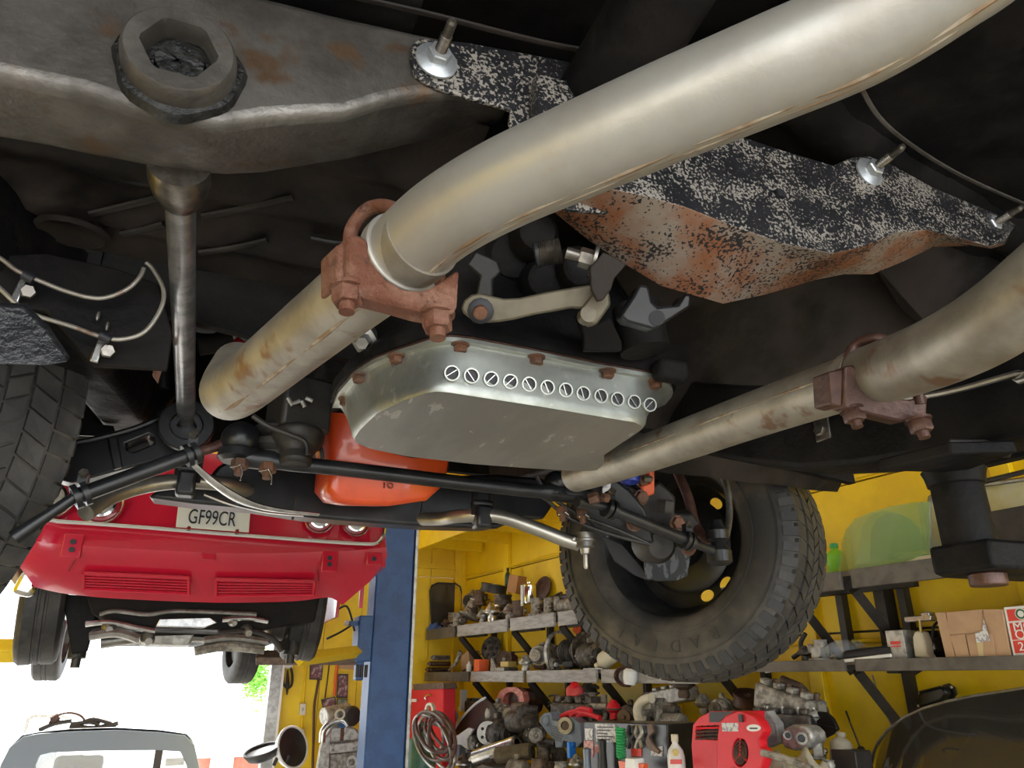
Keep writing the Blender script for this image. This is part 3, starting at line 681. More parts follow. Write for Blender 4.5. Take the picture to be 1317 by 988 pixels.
def tierod(pts, label, clampat, hd):
    path = [D(*p) for p in pts]
    n = len(path)
    sl = [path[1], path[2]]
    mb = MB(); mb.cyl(sl[0], sl[1], .0135, n=14); tr = part(CAR, 'tie_rod', mb, m_blackp, label)
    mb = MB(); mb.tube([path[0], lerp(path[0], sl[0], .6), sl[0]], [.013, .0095, .0095], 12); part(tr, 'rod_end', mb, m_blackp)
    mb = MB(); mb.tube([sl[1], lerp(sl[1], path[3], .5), path[3]], [.0095, .0095, .014], 12); part(tr, 'rod_end', mb, m_rustb if hd else m_blackp)
    ax = (sl[1] - sl[0]).normalized()
    for k in clampat:
        p = lerp(sl[0], sl[1], k)
        mb = MB(); mb.ring(p - ax * .011, ax, .021, .0136, .009, 20); mb.ring(p + ax * .003, ax, .021, .0136, .009, 20); mb.box(p + V(0, -.004, .026), (.016, .016, .018)); c_ = part(tr, 'sleeve_clamp', mb, m_blackp)
        mb = MB(); mb.hexa(p + V(0, -.004, .03) - ax * .0, V(0, -1, .3), .008, .016); part(tr, 'clamp_bolt', mb, m_stud)
    return tr, path
tr, path = tierod([(18, 692, 1.16), (95, 640, 1.21), (250, 583, 1.33), (300, 568, 1.38)], 'left black tie rod', (.05, .97), True)
tr, path = tierod([(742, 645, 1.50), (778, 652, 1.53), (890, 698, 1.62), (925, 712, 1.66)], 'right black tie rod', (.05, .94), False)
p = path[3]
mb = MB(); mb.lathe(p + V(0, 0, -.025), ZA, [(.02, 0), (.028, .006), (.028, .03), (.02, .04), (.016, .05), (.025, .056), (.026, .075), (.016, .085), (.012, .1)], 20); tb2 = part(CAR, 'ball_joint', mb, m_blackp)
for q in (D(775, 640, 1.52),):
    mb = MB(); mb.hexa(q, V(.5, -1, -.3), .010, .014); part(CAR, 'adjuster_nut', mb, m_rustnut)
mb = MB(); mb.hexa(D(758, 643, 1.5), V(.6, -.6, .2), .012, .02); part(CAR, 'adjuster_nut', mb, m_rustnut)
# anti roll bar
sb = smooth([D(110, 660, 1.30), D(140, 640, 1.36), D(185, 625, 1.42), D(240, 619, 1.48), D(300, 625, 1.55), D(345, 641, 1.66), D(420, 655, 1.72), D(500, 665, 1.76), D(560, 668, 1.70), D(592, 664, 1.64), D(640, 664, 1.62), D(690, 680, 1.62), D(725, 694, 1.62), D(745, 700, 1.62)], 5)
mb = MB(); mb.tube(sb, .0155, 14); ar = part(CAR, 'anti_roll_bar', mb, m_silverp, 'silver anti roll bar')
p = D(741, 697, 1.62); mb = MB(); mb.box(p + V(.008, 0, 0), (.05, .03, .012), Matrix.Rotation(.2, 3, 'Y')); part(ar, 'bar_eye', mb, m_silverp, bev=.004)
p = D(752, 684, 1.62)
mb = MB(); mb.lathe(p, V(0, 0, -1), [(.0, -.012), (.006, -.012), (.012, 0), (.02, .003), (.02, .016), (.024, .018), (.024, .022), (.02, .024), (.021, .034), (.012, .037), (.01, .048), (.005, .05), (.005, .075), (.003, .08)], 20, cap=False); part(ar, 'end_link', mb, m_steel)
for (a, b, d_) in ((240, 621, 1.475), (619, 664, 1.625)):
    c = D(a, b, d_)
    mb = MB(); mb.box(c + V(0, -.004, -.004), (.036, .042, .05)); mb.box(c + V(0, -.004, .026), (.05, .03, .016)); bk = part(ar, 'bar_bush', mb, m_blackp, bev=.007)
    mb = MB(); mb.box(c + V(-.02, -.01, .03), (.01, .01, .06)); mb.box(c + V(.02, -.01, .03), (.01, .01, .06)); part(bk, 'bush_strap', mb, m_black)
mb = MB(); st_ = smooth([D(246, 595, 1.40), D(275, 621, 1.43), D(310, 643, 1.47), D(350, 655, 1.51), D(410, 662, 1.56)], 6); n = len(st_)
mb.tube(st_, [.016 - .013 * abs(i / (n - 1) - .45) * 1.4 for i in range(n)], 12, flat=.45); part(CAR, 'strut_rod', mb, m_bright, 'bright curved strut')
mb = MB(); mb.tube(smooth([D(262, 636, 1.46), D(300, 650, 1.50), D(345, 660, 1.54), D(390, 664, 1.58)], 6), .003, 8); part(CAR, 'cable', mb, m_bright)

# -- gearbox and its pan ---------------------------------------------------------------
ZB, ZT = .33, .405
bot = [(564, 502), (700, 523), (824, 544), (830, 551), (800, 571), (775, 588), (778, 598), (768, 606), (740, 606), (674, 602), (607, 597), (523, 587), (473, 577), (455, 569), (453, 564), (460, 553), (483, 531), (523, 512), (548, 504)]
rim = [(427, 523), (435, 501), (455, 478), (482, 461), (512, 450), (552, 437), (576, 433), (602, 435), (687, 451), (774, 469), (841, 481), (862, 491), (866, 503), (852, 520), (815, 562), (790, 575), (700, 582), (560, 572), (480, 557), (440, 543)]
PB = [PZ(a, b, ZB) for a, b in bot]; PR = [PZ(a, b, ZT) for a, b in rim[:14]]
_c = sum(PB, V(0, 0, 0)) / len(PB)
PR += [V(_c.x + (q.x - _c.x) * 1.06, _c.y + (q.y - _c.y) * 1.06, CH + ZT) for q in [PZ(a, b, ZB) for a, b in ((790, 582), (768, 606), (674, 602), (607, 597), (523, 587), (473, 577))]]
cb = sum(PB, V(0, 0, 0)) / len(PB); cb = V(cb.x, cb.y, 0)
def rs_(poly, k=1.0, dz=0, n=96):
    c = V(cb.x, cb.y, poly[0].z); out = resample(poly, n, c)
    return [V(c.x + (p.x - c.x) * k, c.y + (p.y - c.y) * k, p.z + dz) for p in out]
rimr = rs_(PR); inn = rs_(PR, .955); botr = rs_(PB)
def mixr(a, b, t, z): return [V(lerp(p.x, q.x, t), lerp(p.y, q.y, t), z) for p, q in zip(a, b)]
mb = MB()
mb.rings([rs_(PR, 1.0, .0), rs_(PR, 1.0, -.006), rs_(PR, .965, -.006), mixr(inn, botr, .05, CH + ZT - .007), mixr(inn, botr, .18, CH + ZT - .016), mixr(inn, botr, .8, CH + ZB + .014), mixr(inn, botr, .95, CH + ZB + .005), rs_(PB, .985, 0)], cap=False)
pan = part(CAR, 'gearbox_pan', mb, m_zinc, 'galvanised pan with a row of twelve tube holes', ang=50)
mb = MB(); a_ = rs_(PB, .985, -.0005); mb.add(a_, [tuple(range(len(a_)))]); mb.add([p + V(0, 0, .002) for p in a_], [tuple(range(len(a_)))]); part(pan, 'bottom_plate', mb, m_pan2)
mb = MB(); mb.rings([rs_(PR, 1.0, .0005), rs_(PR, 1.0, .003)]); part(pan, 'gasket', mb, m_rustb)
b1, b2, t1 = PZ(564, 502, ZB), PZ(824, 544, ZB), PZ(602, 444, ZT)
wn_ = (b2 - b1).cross(t1 - b1).normalized()
if wn_.y > 0: wn_ = -wn_
mt = MB(); mt.ring(V(0, 0, -.010), ZA, .0100, .0083, .016, 24); me_t = mt.mesh('cooling_tube', m_zinc)
md = MB(); md.lathe(V(0, 0, -.001), ZA, [(.0085, 0), (.0085, .003)], 20); me_d = md.mesh('tube_core', m_ink)
mg = MB(); mg.tube([V(-.006, -.004, .0025), V(.006, .005, .0035)], .0009, 6); me_g = mg.mesh('tube_glint', m_bright)  # bright sliver drawn as a glint inside each tube
for i, (a, b) in enumerate([(578.7, 483), (603.7, 486.4), (628.8, 490.4), (653.2, 493.7), (677.2, 497), (700.6, 501), (724, 504.4), (746.4, 508.7), (769, 512), (790, 516), (811.5, 519.4), (831.6, 523)]):
    p = PP(a, b, b1, wn_) + wn_ * .0045; Rm = mat3(V(-.1, -1, -.25), ZA)
    tbo = put(pan, 'cooling_tube', me_t, p, Rm)
    put(pan, 'tube_core', me_d, p, Rm); put(pan, 'tube_glint', me_g, p, Rm @ Matrix.Rotation((1.5 if i in (1, 4, 5, 6, 7, 8, 9, 10) else 0) + .2 * math.sin(i * 7), 3, 'Z'))
mh = MB(); mh.lathe(V(0, 0, 0), V(0, 0, -1), [(.012, 0), (.012, .002), (.0095, .003)], 18); mh.hexa(V(0, 0, -.002), V(0, 0, -1), .0092, .009); me_h = mh.mesh('pan_bolt', m_rustnut)
for a, b in ((510, 457.6), (462, 482.7), (445, 513), (592, 443), (690, 459), (781.5, 476.5), (842.6, 490)):
    put(pan, 'pan_bolt', me_h, PZ(a, b, ZT - .006), Matrix.Rotation(a, 3, 'Z'))
mb = MB(); mb.rings([rs_(PR, 1.02, .003), rs_(PR, 1.03, .018), rs_(PR, .98, .03), rs_(PR, .90, .05), rs_(PR, .8, .15), rs_(PR, .6, .26)]); gbx = part(CAR, 'gearbox_case', mb, m_black, 'black gearbox case', ang=50)
mb = MB(); mb.lathe(R(.42, .98, .70), V(0, -1, .14), [(.13, -.2), (.12, 0), (.075, .1), (.06, .3), (.05, .7)], 24); part(gbx, 'tail_housing', mb, m_black)
for a, b, d_, s in ((700, 360, 1.02, .03), (660, 330, 1.05, .04), (640, 350, 1.1, .035), (745, 345, 1.0, .03), (690, 300, 1.0, .03)):
    mb = MB(); mb.lathe(D(a, b, d_), V(-.3, -1, -.4), [(s * 1.2, -.03), (s, 0), (s * .8, .012), (s * .5, .016)], 16); part(gbx, 'cast_boss', mb, m_black)
sg = [(455, 432), (470, 420), (482, 424), (490, 440), (474, 455), (458, 448)]
mb = MB(); mb.lathe(D(470, 437, 1.05), V(-.3, -.8, -.6), [(.016, -.03), (.016, 0), (.019, .003), (.019, .01), (.012, .012), (.009, .03)], 6); part(gbx, 'neutral_switch', mb, m_steel)
# gear lever
def dprism(name, pts, d_, th, m, par=CAR, bev=0, label=None, holes=()):
    f = ray(658.5, 494)
    mb = MB(); mb.prism([D(a, b, d_) for a, b in pts], f * th, [[D(a, b, d_) for a, b in h] for h in holes]); return part(par, name, mb, m, label, bev)
lv = dprism('shift_lever', [(593, 396), (597, 386), (606, 379), (617, 377), (630, 380), (648, 384), (668, 383), (700, 376), (757, 366), (768, 371), (772, 384), (760, 395), (745, 397), (735, 396), (715, 400), (690, 404), (660, 411), (640, 414), (622, 415), (605, 410), (596, 403)], .90, .008, m_brass, bev=.0025, label='yellow zinc shift lever')
c = D(618, 400, .895); ax = -ray(618, 400).normalized()
mb = MB(); mb.lathe(c, ax, [(.016, -.004), (.016, .004), (.013, .006), (.0, .006)], 12, cap=False); part(lv, 'push_clip', mb, m_ink)
mb = MB(); mb.cyl(c, c + ax * .014 + V(0, 0, -.004), .009, n=16); part(lv, 'pivot_pin', mb, m_rustnut, bev=.002)
fk = dprism('clevis', [(748, 395), (772, 366), (784, 377), (786, 392), (768, 417), (757, 420), (750, 412)], .885, .02, m_brass, lv, .003)
c = D(757, 404, .88); mb = MB(); mb.cyl(c + V(.0, .01, 0), c - ray(757, 404) * .006, .010, n=18); part(lv, 'clevis_pin', mb, m_brass)
dprism('lever_pivot', [(612, 380), (617, 355), (600, 340), (612, 322), (640, 335), (645, 350), (634, 360), (634, 382)], .96, .012, m_dark, bev=.003)
# adjuster bolts above the lever
c0, c1 = D(690, 328, .93), D(722, 322, .93)
prof = []
axs = (c1 - c0)
for i in range(14): prof += [(.0165, i * axs.length / 14), (.0145, (i + .5) * axs.length / 14)]
mb = MB(); mb.lathe(c0, axs, prof, 18); bl = part(CAR, 'speedometer_sleeve', mb, m_stud); 
mb = MB(); mb.ring(c0 - axs.normalized() * .002, axs, .0165, .009, .004, 18); part(bl, 'sleeve_end', mb, m_ink)
c0, c1 = D(728, 325, .90), D(765, 336, .90)
mb = MB(); mb.cyl(c0, c1, .0075, n=12); mb.hexa(lerp(c0, c1, .45), c1 - c0, .0125, .02); mb.ring(lerp(c0, c1, .9), c1 - c0, .022, .007, .004, 20); part(CAR, 'mount_bolt', mb, m_stud)
# gearbox mount brackets
dprism('mount_plate', [(776, 324), (785, 328), (806, 340), (790, 358), (786, 372), (776, 386), (768, 388), (760, 372), (758, 345)], .86, .008, m_brownblack, bev=.002)
dprism('mount_plate', [(740, 402), (770, 415), (785, 408), (800, 440), (800, 452), (752, 452), (750, 430)], .97, .03, m_black, bev=.003)
mb = MB()
ch_ = [(798, 406), (806, 414), (842, 424), (888, 395), (889, 380), (881, 377), (872, 392), (846, 395), (838, 388), (834, 368), (822, 366), (815, 380)]
chn = dprism('mount_channel', ch_, .86, .05, m_blackp, bev=.003, label='black channel bracket with an oval hole')
c = D(845, 409, .858); mb = MB(); mb.lathe(c, -ray(845, 409), [(.009, -.001), (.009, .0012)], 16); part(chn, 'bracket_hole', mb, m_ink)
mb = MB(); mb.cyl(D(818, 395, 1.02), D(830, 452, 1.0), .034, n=20); part(CAR, 'mount_rubber', mb, m_black)
mb = MB(); mb.box(D(862, 478, 1.05), (.05, .03, .03)); part(gbx, 'case_ear', mb, m_black, bev=.008)

# -- exhaust pipes ------------------------------------------------------------------------
def pipe(name, pts, m, r, label, k=8, ext=()):
    P = [D(*p) for p in pts]
    if ext: P = [P[0] + V(*e) for e in ext] + P
    path = smooth(P, k)
    mb = MB(); mb.tube(path, r, 32); return part(CAR, name, mb, m, label, ang=60), path
pr = .0325
lp, path = pipe('exhaust_pipe', [(1310, -100, .385), (1215, -28, .40), (1110, 38, .415), (995, 88, .43), (860, 144, .455), (740, 196, .48), (650, 236, .505), (585, 272, .53), (545, 302, .55), (510, 335, .575)], m_pipe, pr * .95, 'large silver exhaust pipe crossing the picture', ext=((.12, -.75, .06), (.06, -.35, .05), (.03, -.14, .03)))
lp2, path2 = pipe('front_pipe', [(545, 305, .55), (490, 352, .595), (430, 400, .655), (370, 449, .725), (322, 488, .785), (301, 503, .815), (294, 503, .85), (297, 490, .90), (306, 470, .97)], m_pipe2, pr * .97, 'straight front section of the exhaust')
ax = (D(500, 343, .586) - D(530, 316, .562)).normalized()
def ringat(p, ax, r, w, m, par, name):
    mb = MB(); mb.ring(p - ax * w / 2, ax, r, pr * .9, w, 32); return part(par, name, mb, m, bev=.0015)
ringat(D(518, 328, .57), ax, pr * 1.06, .012, m_pipe, lp, 'swaged_lip')
def seam(path, par, r, w, ang0, m, i0=0, i1=None):
    ps = path[i0:i1]; P = []
    for i, p in enumerate(ps):
        t = (ps[min(i + 1, len(ps) - 1)] - ps[max(i - 1, 0)]).normalized()
        vw = (CAM - p).normalized(); vw = (vw - t * vw.dot(t)).normalized(); dn = t.cross(vw)
        if dn.z > 0: dn = -dn
        P.append(p + (vw * math.cos(ang0) + dn * math.sin(ang0)) * (r - w * .62))
    mb = MB(); n = len(P); mb.tube(P, [w * (.8 + .2 * math.sin(i * .7)) for i in range(n)], 8); return part(par, 'weld_seam', mb, m)
m_seam = mat('scorched seam', (.24, .155, .09), (.40, .34, .26), .55, .3, 40)
seam(path, lp, pr * .95, .0028, math.radians(50), m_seam, 22); seam(path, lp, pr * .95, .0016, math.radians(60), m_seam, 34)
seam(path2, lp2, pr * .97, .003, math.radians(20), m_seam, 4, 40)
# saddle clamp on the left pipe
def clamp(sad, dsad, thick, left, nuts, ub, m, mn, label, arc):
    f = arc
    mb = MB(); mb.prism([D(a, b, dsad) for a, b in sad], f * thick); cp = part(CAR, 'exhaust_clamp', mb, m, label, bev=.0025)
    mb = MB(); mb.prism([D(a, b, dsad + .004) for a, b in left], f * thick * 1.4); part(cp, 'saddle_flange', mb, m, bev=.002)
    path = smooth([D(*p) for p in ub], 6); mb = MB(); mb.tube(path, .0058, 12); part(cp, 'u_bolt', mb, m)
    for (a, b, d_) in nuts:
        p = D(a, b, d_); axd = V(.03, -.12, -1)
        mb = MB(); mb.lathe(p, axd, [(.0135, -.001), (.0135, .002)], 18); mb.hexa(p + axd * .001, axd, .0115, .013); mb.cyl(p + axd * .012, p + axd * .021, .006, n=12); part(cp, 'clamp_nut', mb, mn)
    return cp
f0 = (D(430, 400, .655) - D(490, 352, .595)).normalized()
clamp([(447, 302), (446, 364), (452, 372), (463, 381), (509, 392), (548, 403), (575, 408), (585, 403), (589, 395), (592, 345), (570, 362), (546, 374), (521, 372), (497, 359), (480, 337), (473, 308), (462, 302)], .543, .02,
      [(433, 314), (444, 312), (443, 366), (433, 369)], [(447, 371, .55), (562, 404, .55)], [(455, 360, .59), (450, 310, .60), (458, 285, .605), (478, 267, .60), (505, 268, .585), (530, 290, .58), (560, 340, .575), (566, 390, .58)], m_rust, m_rust, 'rusty saddle clamp', f0)
rp, path = pipe('exhaust_pipe', [(1440, 285, .56), (1360, 350, .58), (1305, 395, .61), (1255, 428, .65), (1200, 455, .71), (1140, 477, .79), (1100, 489, .85)], m_pipe2, pr * 1.03, 'shorter mottled exhaust pipe on the right', ext=((-.06, -.75, .12), (-.05, -.4, .12), (-.03, -.15, .08)))
rp2, path3 = pipe('front_pipe', [(1135, 480, .80), (1060, 503, .90), (960, 537, 1.02), (880, 566, 1.14), (800, 594, 1.29), (740, 612, 1.42)], m_pipe2, pr * .97, 'front section of the right exhaust')
seam(path3, rp2, pr * .97, .002, math.radians(-25), m_seam, 6)
f1 = (D(1060, 503, .90) - D(1135, 480, .80)).normalized()
clamp([(1086, 471), (1085, 524), (1107, 530), (1161, 543), (1178, 538), (1192, 537), (1194, 508), (1171, 514), (1138, 510), (1111, 487), (1098, 469)], .79, .022,
      [(1066, 478), (1085, 474), (1084, 524), (1068, 520)], [(1096, 527, .80), (1181, 540, .785)], [(1090, 515, .80), (1088, 475, .82), (1097, 448, .83), (1117, 436, .82), (1142, 440, .81), (1170, 470, .80), (1184, 520, .79)], m_rustb, m_rustb, 'brown saddle clamp', f1)
ringat(D(1112, 486, .832), f1, pr * 1.10, .012, m_pipe2, rp, 'swaged_lip')

# -- wheels ----------------------------------------------------------------------------------
def tyre_mesh(Rt, w, Rr, seed=1):
    # local frame: axis = +Z is the inboard side
    mb = MB(); n = 72
    prof = [(Rr + .004, w * .36), (Rr + .012, w * .44), (Rr + .03, w * .485), (Rt - .075, w * .5), (Rt - .045, w * .485), (Rt - .022, w * .44), (Rt - .010, w * .405)]
    half = prof[:]
    full = half + [(Rt - .007, w * .36)] 
    lower = [(r, -h) for r, h in reversed(full)]
    rs = [[V(r * math.cos(2 * math.pi * j / n), r * math.sin(2 * math.pi * j / n), h) for j in range(n)] for r, h in full + lower]
    mb.rings(rs, cap=False)
    return mb
def tread(Rt, w, n=58):
    bl = []
    mbs = MB()
    rows = [(-.43, -.27), (-.245, -.09), (-.065, .065), (.09, .245), (.27, .43)]
    for ri, (a, b) in enumerate(rows):
        for k in range(n):
            a0 = 2 * math.pi * (k + .06 + (.5 if ri % 2 else 0)) / n; a1 = 2 * math.pi * (k + .92 + (.5 if ri % 2 else 0)) / n
            sk = .25 * 2 * math.pi / n * (1 if ri in (1, 3) else -1 if ri == 2 else .4)
            vs = []
            for r in (Rt - .012, Rt - (.003 if ri in (0, 4) else 0)):
                for (aa, hh) in ((a0 - sk, a), (a1 - sk, a), (a1 + sk, b), (a0 + sk, b)):
                    rr = r - (.006 if (abs(hh) > .4) else 0)
                    vs.append(V(rr * math.cos(aa), rr * math.sin(aa), hh * w))
            mbs.add(vs, [(3, 2, 1, 0), (4, 5, 6, 7), (0, 1, 5, 4), (1, 2, 6, 5), (2, 3, 7, 6), (3, 0, 4, 7)])
    return mbs
def shoulder(Rt, w, n=58):
    m = MB()
    for k in range(n):
        for s in (1, -1):
            a0 = 2 * math.pi * (k + .15) / n; a1 = 2 * math.pi * (k + .75) / n
            vs = []
            for dz in (-.004, .0035):
                for (aa, rr, hh) in ((a0, Rt - .008, .415), (a1, Rt - .008, .415), (a1, Rt - .040, .482), (a0, Rt - .040, .482)):
                    vs.append(V((rr) * math.cos(aa), rr * math.sin(aa), s * (hh * w + dz)))
            m.add(vs, [(3, 2, 1, 0), (4, 5, 6, 7), (0, 1, 5, 4), (1, 2, 6, 5), (2, 3, 7, 6), (3, 0, 4, 7)])
    return m
def xf(mb, c, M):
    for i in range(len(mb.v)): mb.v[i] = c + M @ mb.v[i]
    return mb
RT, WTY, RR = .362, .25, .2
HOLES = []
def wheel(c, axis, label, holes=True):
    M = mat3(axis, ZA)
    w = part(CAR, 'wheel', xf(tyre_mesh(RT, WTY, RR), c, M), m_sidewall, label, ang=50)
    t = part(w, 'tread_block', xf(tread(RT, WTY), c, M), m_rubber); t['kind'] = 'stuff'
    t = part(w, 'shoulder_block', xf(shoulder(RT, WTY), c, M), m_rubber); t['kind'] = 'stuff'
    # rim barrel with a disc face outboard and round hand holes
    mb = MB(); n = 48
    prof = [(RR + .012, .086), (RR + .010, .094), (RR + .002, .090), (RR - .002, .075), (RR - .012, .06), (RR - .025, .02), (RR - .022, -.05), (RR - .004, -.075), (RR + .008, -.09), (RR + .006, -.07), (RR - .002, -.05), (RR - .012, .02), (RR - .004, .06)]
    rs = [[V(r * math.cos(2 * math.pi * j / n), r * math.sin(2 * math.pi * j / n), h) for j in range(n)] for r, h in prof]
    mb.rings(rs, closed=True); part(w, 'rim_barrel', xf(mb, c, M), m_rimb, ang=50)
    N = 64; outer = [V(.188 * math.cos(2 * math.pi * j / N), .188 * math.sin(2 * math.pi * j / N), -.045) for j in range(N)]
    hs = []
    for k in range(len(HOLES)):
        a = HOLES[k]
        hs.append([V(.142 * math.cos(a) + .0155 * math.cos(q) * math.cos(a) - .021 * math.sin(q) * math.sin(a), .142 * math.sin(a) + .0155 * math.cos(q) * math.sin(a) + .021 * math.sin(q) * math.cos(a), -.045) for q in [2 * math.pi * i / 16 for i in range(16)]])
    mb = MB(); mb.prism(outer, V(0, 0, -.006), hs); part(w, 'wheel_disc', xf(mb, c, M), m_rimb, ang=30)
    # raised lettering ring lines on the inboard sidewall
    for r_, h in ((RT - .052, .497), (RT - .115, .497)):
        mb = MB(); mb.ring(V(0, 0, h * WTY - .001), ZA, r_, r_ - .003, .003, 72); part(w, 'sidewall_rib', xf(mb, c, M), m_sidewall)
    return w, M
n_ang = math.radians(209)
axR = V(math.cos(n_ang), math.sin(n_ang), .02).normalized()
cR = D(880, 700, 2.08) - axR * .0
_M = mat3(axR, ZA).transposed(); _up = _M @ ZA; _rt = _M @ (ZA.cross(axR))
HOLES += [math.atan2((_up * math.cos(q) + _rt * math.sin(q)).y, (_up * math.cos(q) + _rt * math.sin(q)).x) for q in [math.radians(d_) for d_ in (37, 140, 166)]]
wr, MR = wheel(cR, axR, 'front wheel hanging on the right')
# raised letters on the sidewall
def sidelet(w, c, M, word, a0, step, r, size):
    for i, chx in enumerate(word):
        cu = bpy.data.curves.new('letter', 'FONT'); cu.body = chx; cu.size = size; cu.align_x = 'CENTER'; cu.extrude = .0012
        o = bpy.data.objects.new('tmp', cu); COL.objects.link(o)
        dg = bpy.context.evaluated_depsgraph_get(); me = bpy.data.meshes.new_from_object(o.evaluated_get(dg)); bpy.data.objects.remove(o)
        me.materials.clear(); me.materials.append(m_sidewall)
        a = a0 + i * step
        loc = V(r * math.cos(a), r * math.sin(a), WTY * .5 + .0002)
        Rl = Matrix.Rotation(a - math.pi / 2, 3, 'Z')
        put(w, 'raised_letter', me, c + M @ loc, M @ Rl)
a_dn = math.atan2((MR.transposed() @ V(0, 0, -1)).y, (MR.transposed() @ V(0, 0, -1)).x)
sidelet(wr, cR, MR, 'RADIAL', a_dn + .45, -.20, RT - .098, .042)
cyl_h = MB(); cyl_h.lathe(cR, -axR, [(.0, -.02), (.06, -.02), (.065, 0), (.125, .012), (.128, .03), (.10, .04)], 32, cap=False); part(CAR, 'brake_drum', cyl_h, m_black)
n2 = math.radians(180 + 33)
axL = V(-math.cos(n2), -math.sin(n2), .0).normalized()
hL = V(-math.sin(math.radians(33)), math.cos(math.radians(33)), 0)
rear = D(22, 512, 1.18)
cL = rear + hL * RT + axL * 0.0
wl_, ML = wheel(cL, axL, 'front wheel at the left edge')

# knuckle, backing plate, caliper and control arm inside the right wheel
def wp(r, a, h):                                          # point in the right wheel's frame, a clockwise from up as seen
    up = ZA - axR * ZA.dot(axR); up.normalize(); rt = up.cross(axR)
    return cR + axR * h + (up * math.cos(a) + rt * math.sin(a)) * r
mb = MB(); mb.lathe(cR + axR * -.01, axR, [(.0, 0), (.13, 0), (.135, .004), (.125, .010), (.05, .014), (.04, .03), (.0, .034)], 36, cap=False); bk = part(CAR, 'backing_plate', mb, m_blackp)
dprism('dust_shield', [(826, 690), (840, 684), (870, 680), (893, 690), (888, 720), (884, 742), (868, 748), (845, 748), (830, 744)], 1.86, .006, mat('stained shield', (.012, .013, .014), (.07, .075, .085), .25, .1, 14, .5, .56, stretch=(3, 3, .6)), bev=.002)
dprism('dust_shield', [(775, 690), (800, 700), (826, 730), (836, 748), (815, 740), (790, 722)], 1.92, .006, m_ink, bev=.002)
la = [(752, 628), (790, 615), (810, 630), (830, 655), (838, 680), (842, 700), (826, 698), (800, 692), (765, 680), (745, 665)]
dprism('control_arm', la, 1.62, .05, m_blackp, bev=.006, label='black lower arm behind the right tie rod')
kn = [(800, 620), (830, 632), (848, 618), (870, 640), (868, 662), (892, 660), (905, 680), (890, 700), (870, 705), (850, 712), (836, 704), (832, 680), (818, 655), (800, 640)]
kk = dprism('steering_knuckle', kn, 1.74, .06, m_dark, bev=.008)
mb = MB(); mb.tube(smooth([D(868, 600, 1.85), D(885, 640, 1.8), D(893, 672, 1.76), D(905, 690, 1.72), D(925, 702, 1.68)], 5), .012, 10); part(kk, 'steering_arm', mb, m_rustb)
for a, b, d_ in ((870, 673, 1.70), (824, 640, 1.70), (885, 705, 1.72), (815, 673, 1.60), (826, 618, 1.72)):
    mb = MB(); p = D(a, b, d_); mb.lathe(p, V(-.2, -1, -.2), [(.018, 0), (.018, .004)], 16); mb.hexa(p + V(0, -.003, 0), V(-.2, -1, -.2), .0145, .014); part(kk, 'knuckle_bolt', mb, m_rustnut)
mb = MB(); mb.lathe(D(846, 700, 1.70), V(-.2, -1, -.3), [(.05, -.04), (.045, 0), (.03, .02), (.0, .024)], 22, cap=False); part(kk, 'ball_joint_cap', mb, m_dark)
mb = MB(); mb.hexa(D(854, 660, 1.68), V(0, -.3, 1), .022, .03); mb.cyl(D(854, 656, 1.68), D(853, 645, 1.68), .009, n=10); part(kk, 'ball_joint_nut', mb, m_dark)
mb = MB(); mb.lathe(D(808, 600, 1.72), V(0, -.1, -1), [(.028, -.05), (.028, .02), (.02, .04), (.0, .045)], 20, cap=False); part(CAR, 'shock_cap', mb, m_blue, 'blue rubber cap')
dprism('orange_bracket', [(822, 600), (842, 598), (842, 636), (830, 640), (824, 626), (836, 622), (834, 610), (824, 612)], 1.70, .02, m_orangep, bev=.004)
mb = MB(); mb.hexa(D(828, 616, 1.69), V(1, -.2, 0), .008, .02); part(CAR, 'brass_fitting', mb, m_brass)
mb = MB(); mb.tube(smooth([D(925, 600, 1.86), D(936, 632, 1.82), D(938, 665, 1.78), D(934, 690, 1.72)], 5), .008, 10); part(CAR, 'brake_hose', mb, m_steel)
for l in ([(700, 640), (730, 665), (770, 682), (810, 694), (836, 700)], [(690, 612), (705, 635), (740, 660), (790, 680), (834, 699)]):
    mb = MB(); mb.tube(smooth([D(a, b, 1.58) for a, b in l], 5), .0045, 8); part(CAR, 'brake_line', mb, m_dark)
mb = MB(); mb.box(D(780, 627, 1.6), (.018, .003, .03), Matrix.Rotation(.15, 3, 'Y')); part(CAR, 'paper_tag', mb, m_paper)

# ================================================================== lift pad under the side rail
c = D(1226, 606, 1.0)
LP = thing('vehicle_lift', 'black lift arm end with a round post and plate under the right rail', 'lift arm', c + V(0, 0, -.2))
pl = [(1131, 605), (1150, 598), (1223, 579), (1262, 577), (1306, 578), (1311, 582), (1262, 601), (1223, 611), (1142, 611)]
mb = MB(); mb.prism([PZ(a, b, .252) for a, b in ((1131, 606), (1224, 584), (1310, 582), (1235, 609))], V(0, 0, .016)); part(LP, 'top_plate', mb, m_black, bev=.003)
mb = MB(); mb.prism([PZ(a, b, .2685) for a, b in ((1222, 577), (1305, 579), (1300, 590), (1224, 588))], V(0, 0, .014)); part(LP, 'pad_lip', mb, m_bracket, bev=.003)
bt = V(c.x, c.y, c.z - .10)
mb = MB(); mb.lathe(bt, ZA, [(.032, 0), (.032, .078), (.035, .08), (.037, .092), (.04, .10)], 28); part(LP, 'post', mb, m_black)
mb = MB(); mb.prism([bt + V(-.035, -.05, 0), bt + V(.03, -.055, 0), bt + V(.16, -.11, 0), bt + V(1.35, -.42, 0), bt + V(1.38, -.26, 0), bt + V(.12, .04, 0), bt + V(.0, .05, 0), bt + V(-.04, .03, 0)], V(0, 0, -.036)); part(LP, 'arm', mb, m_black, bev=.005)
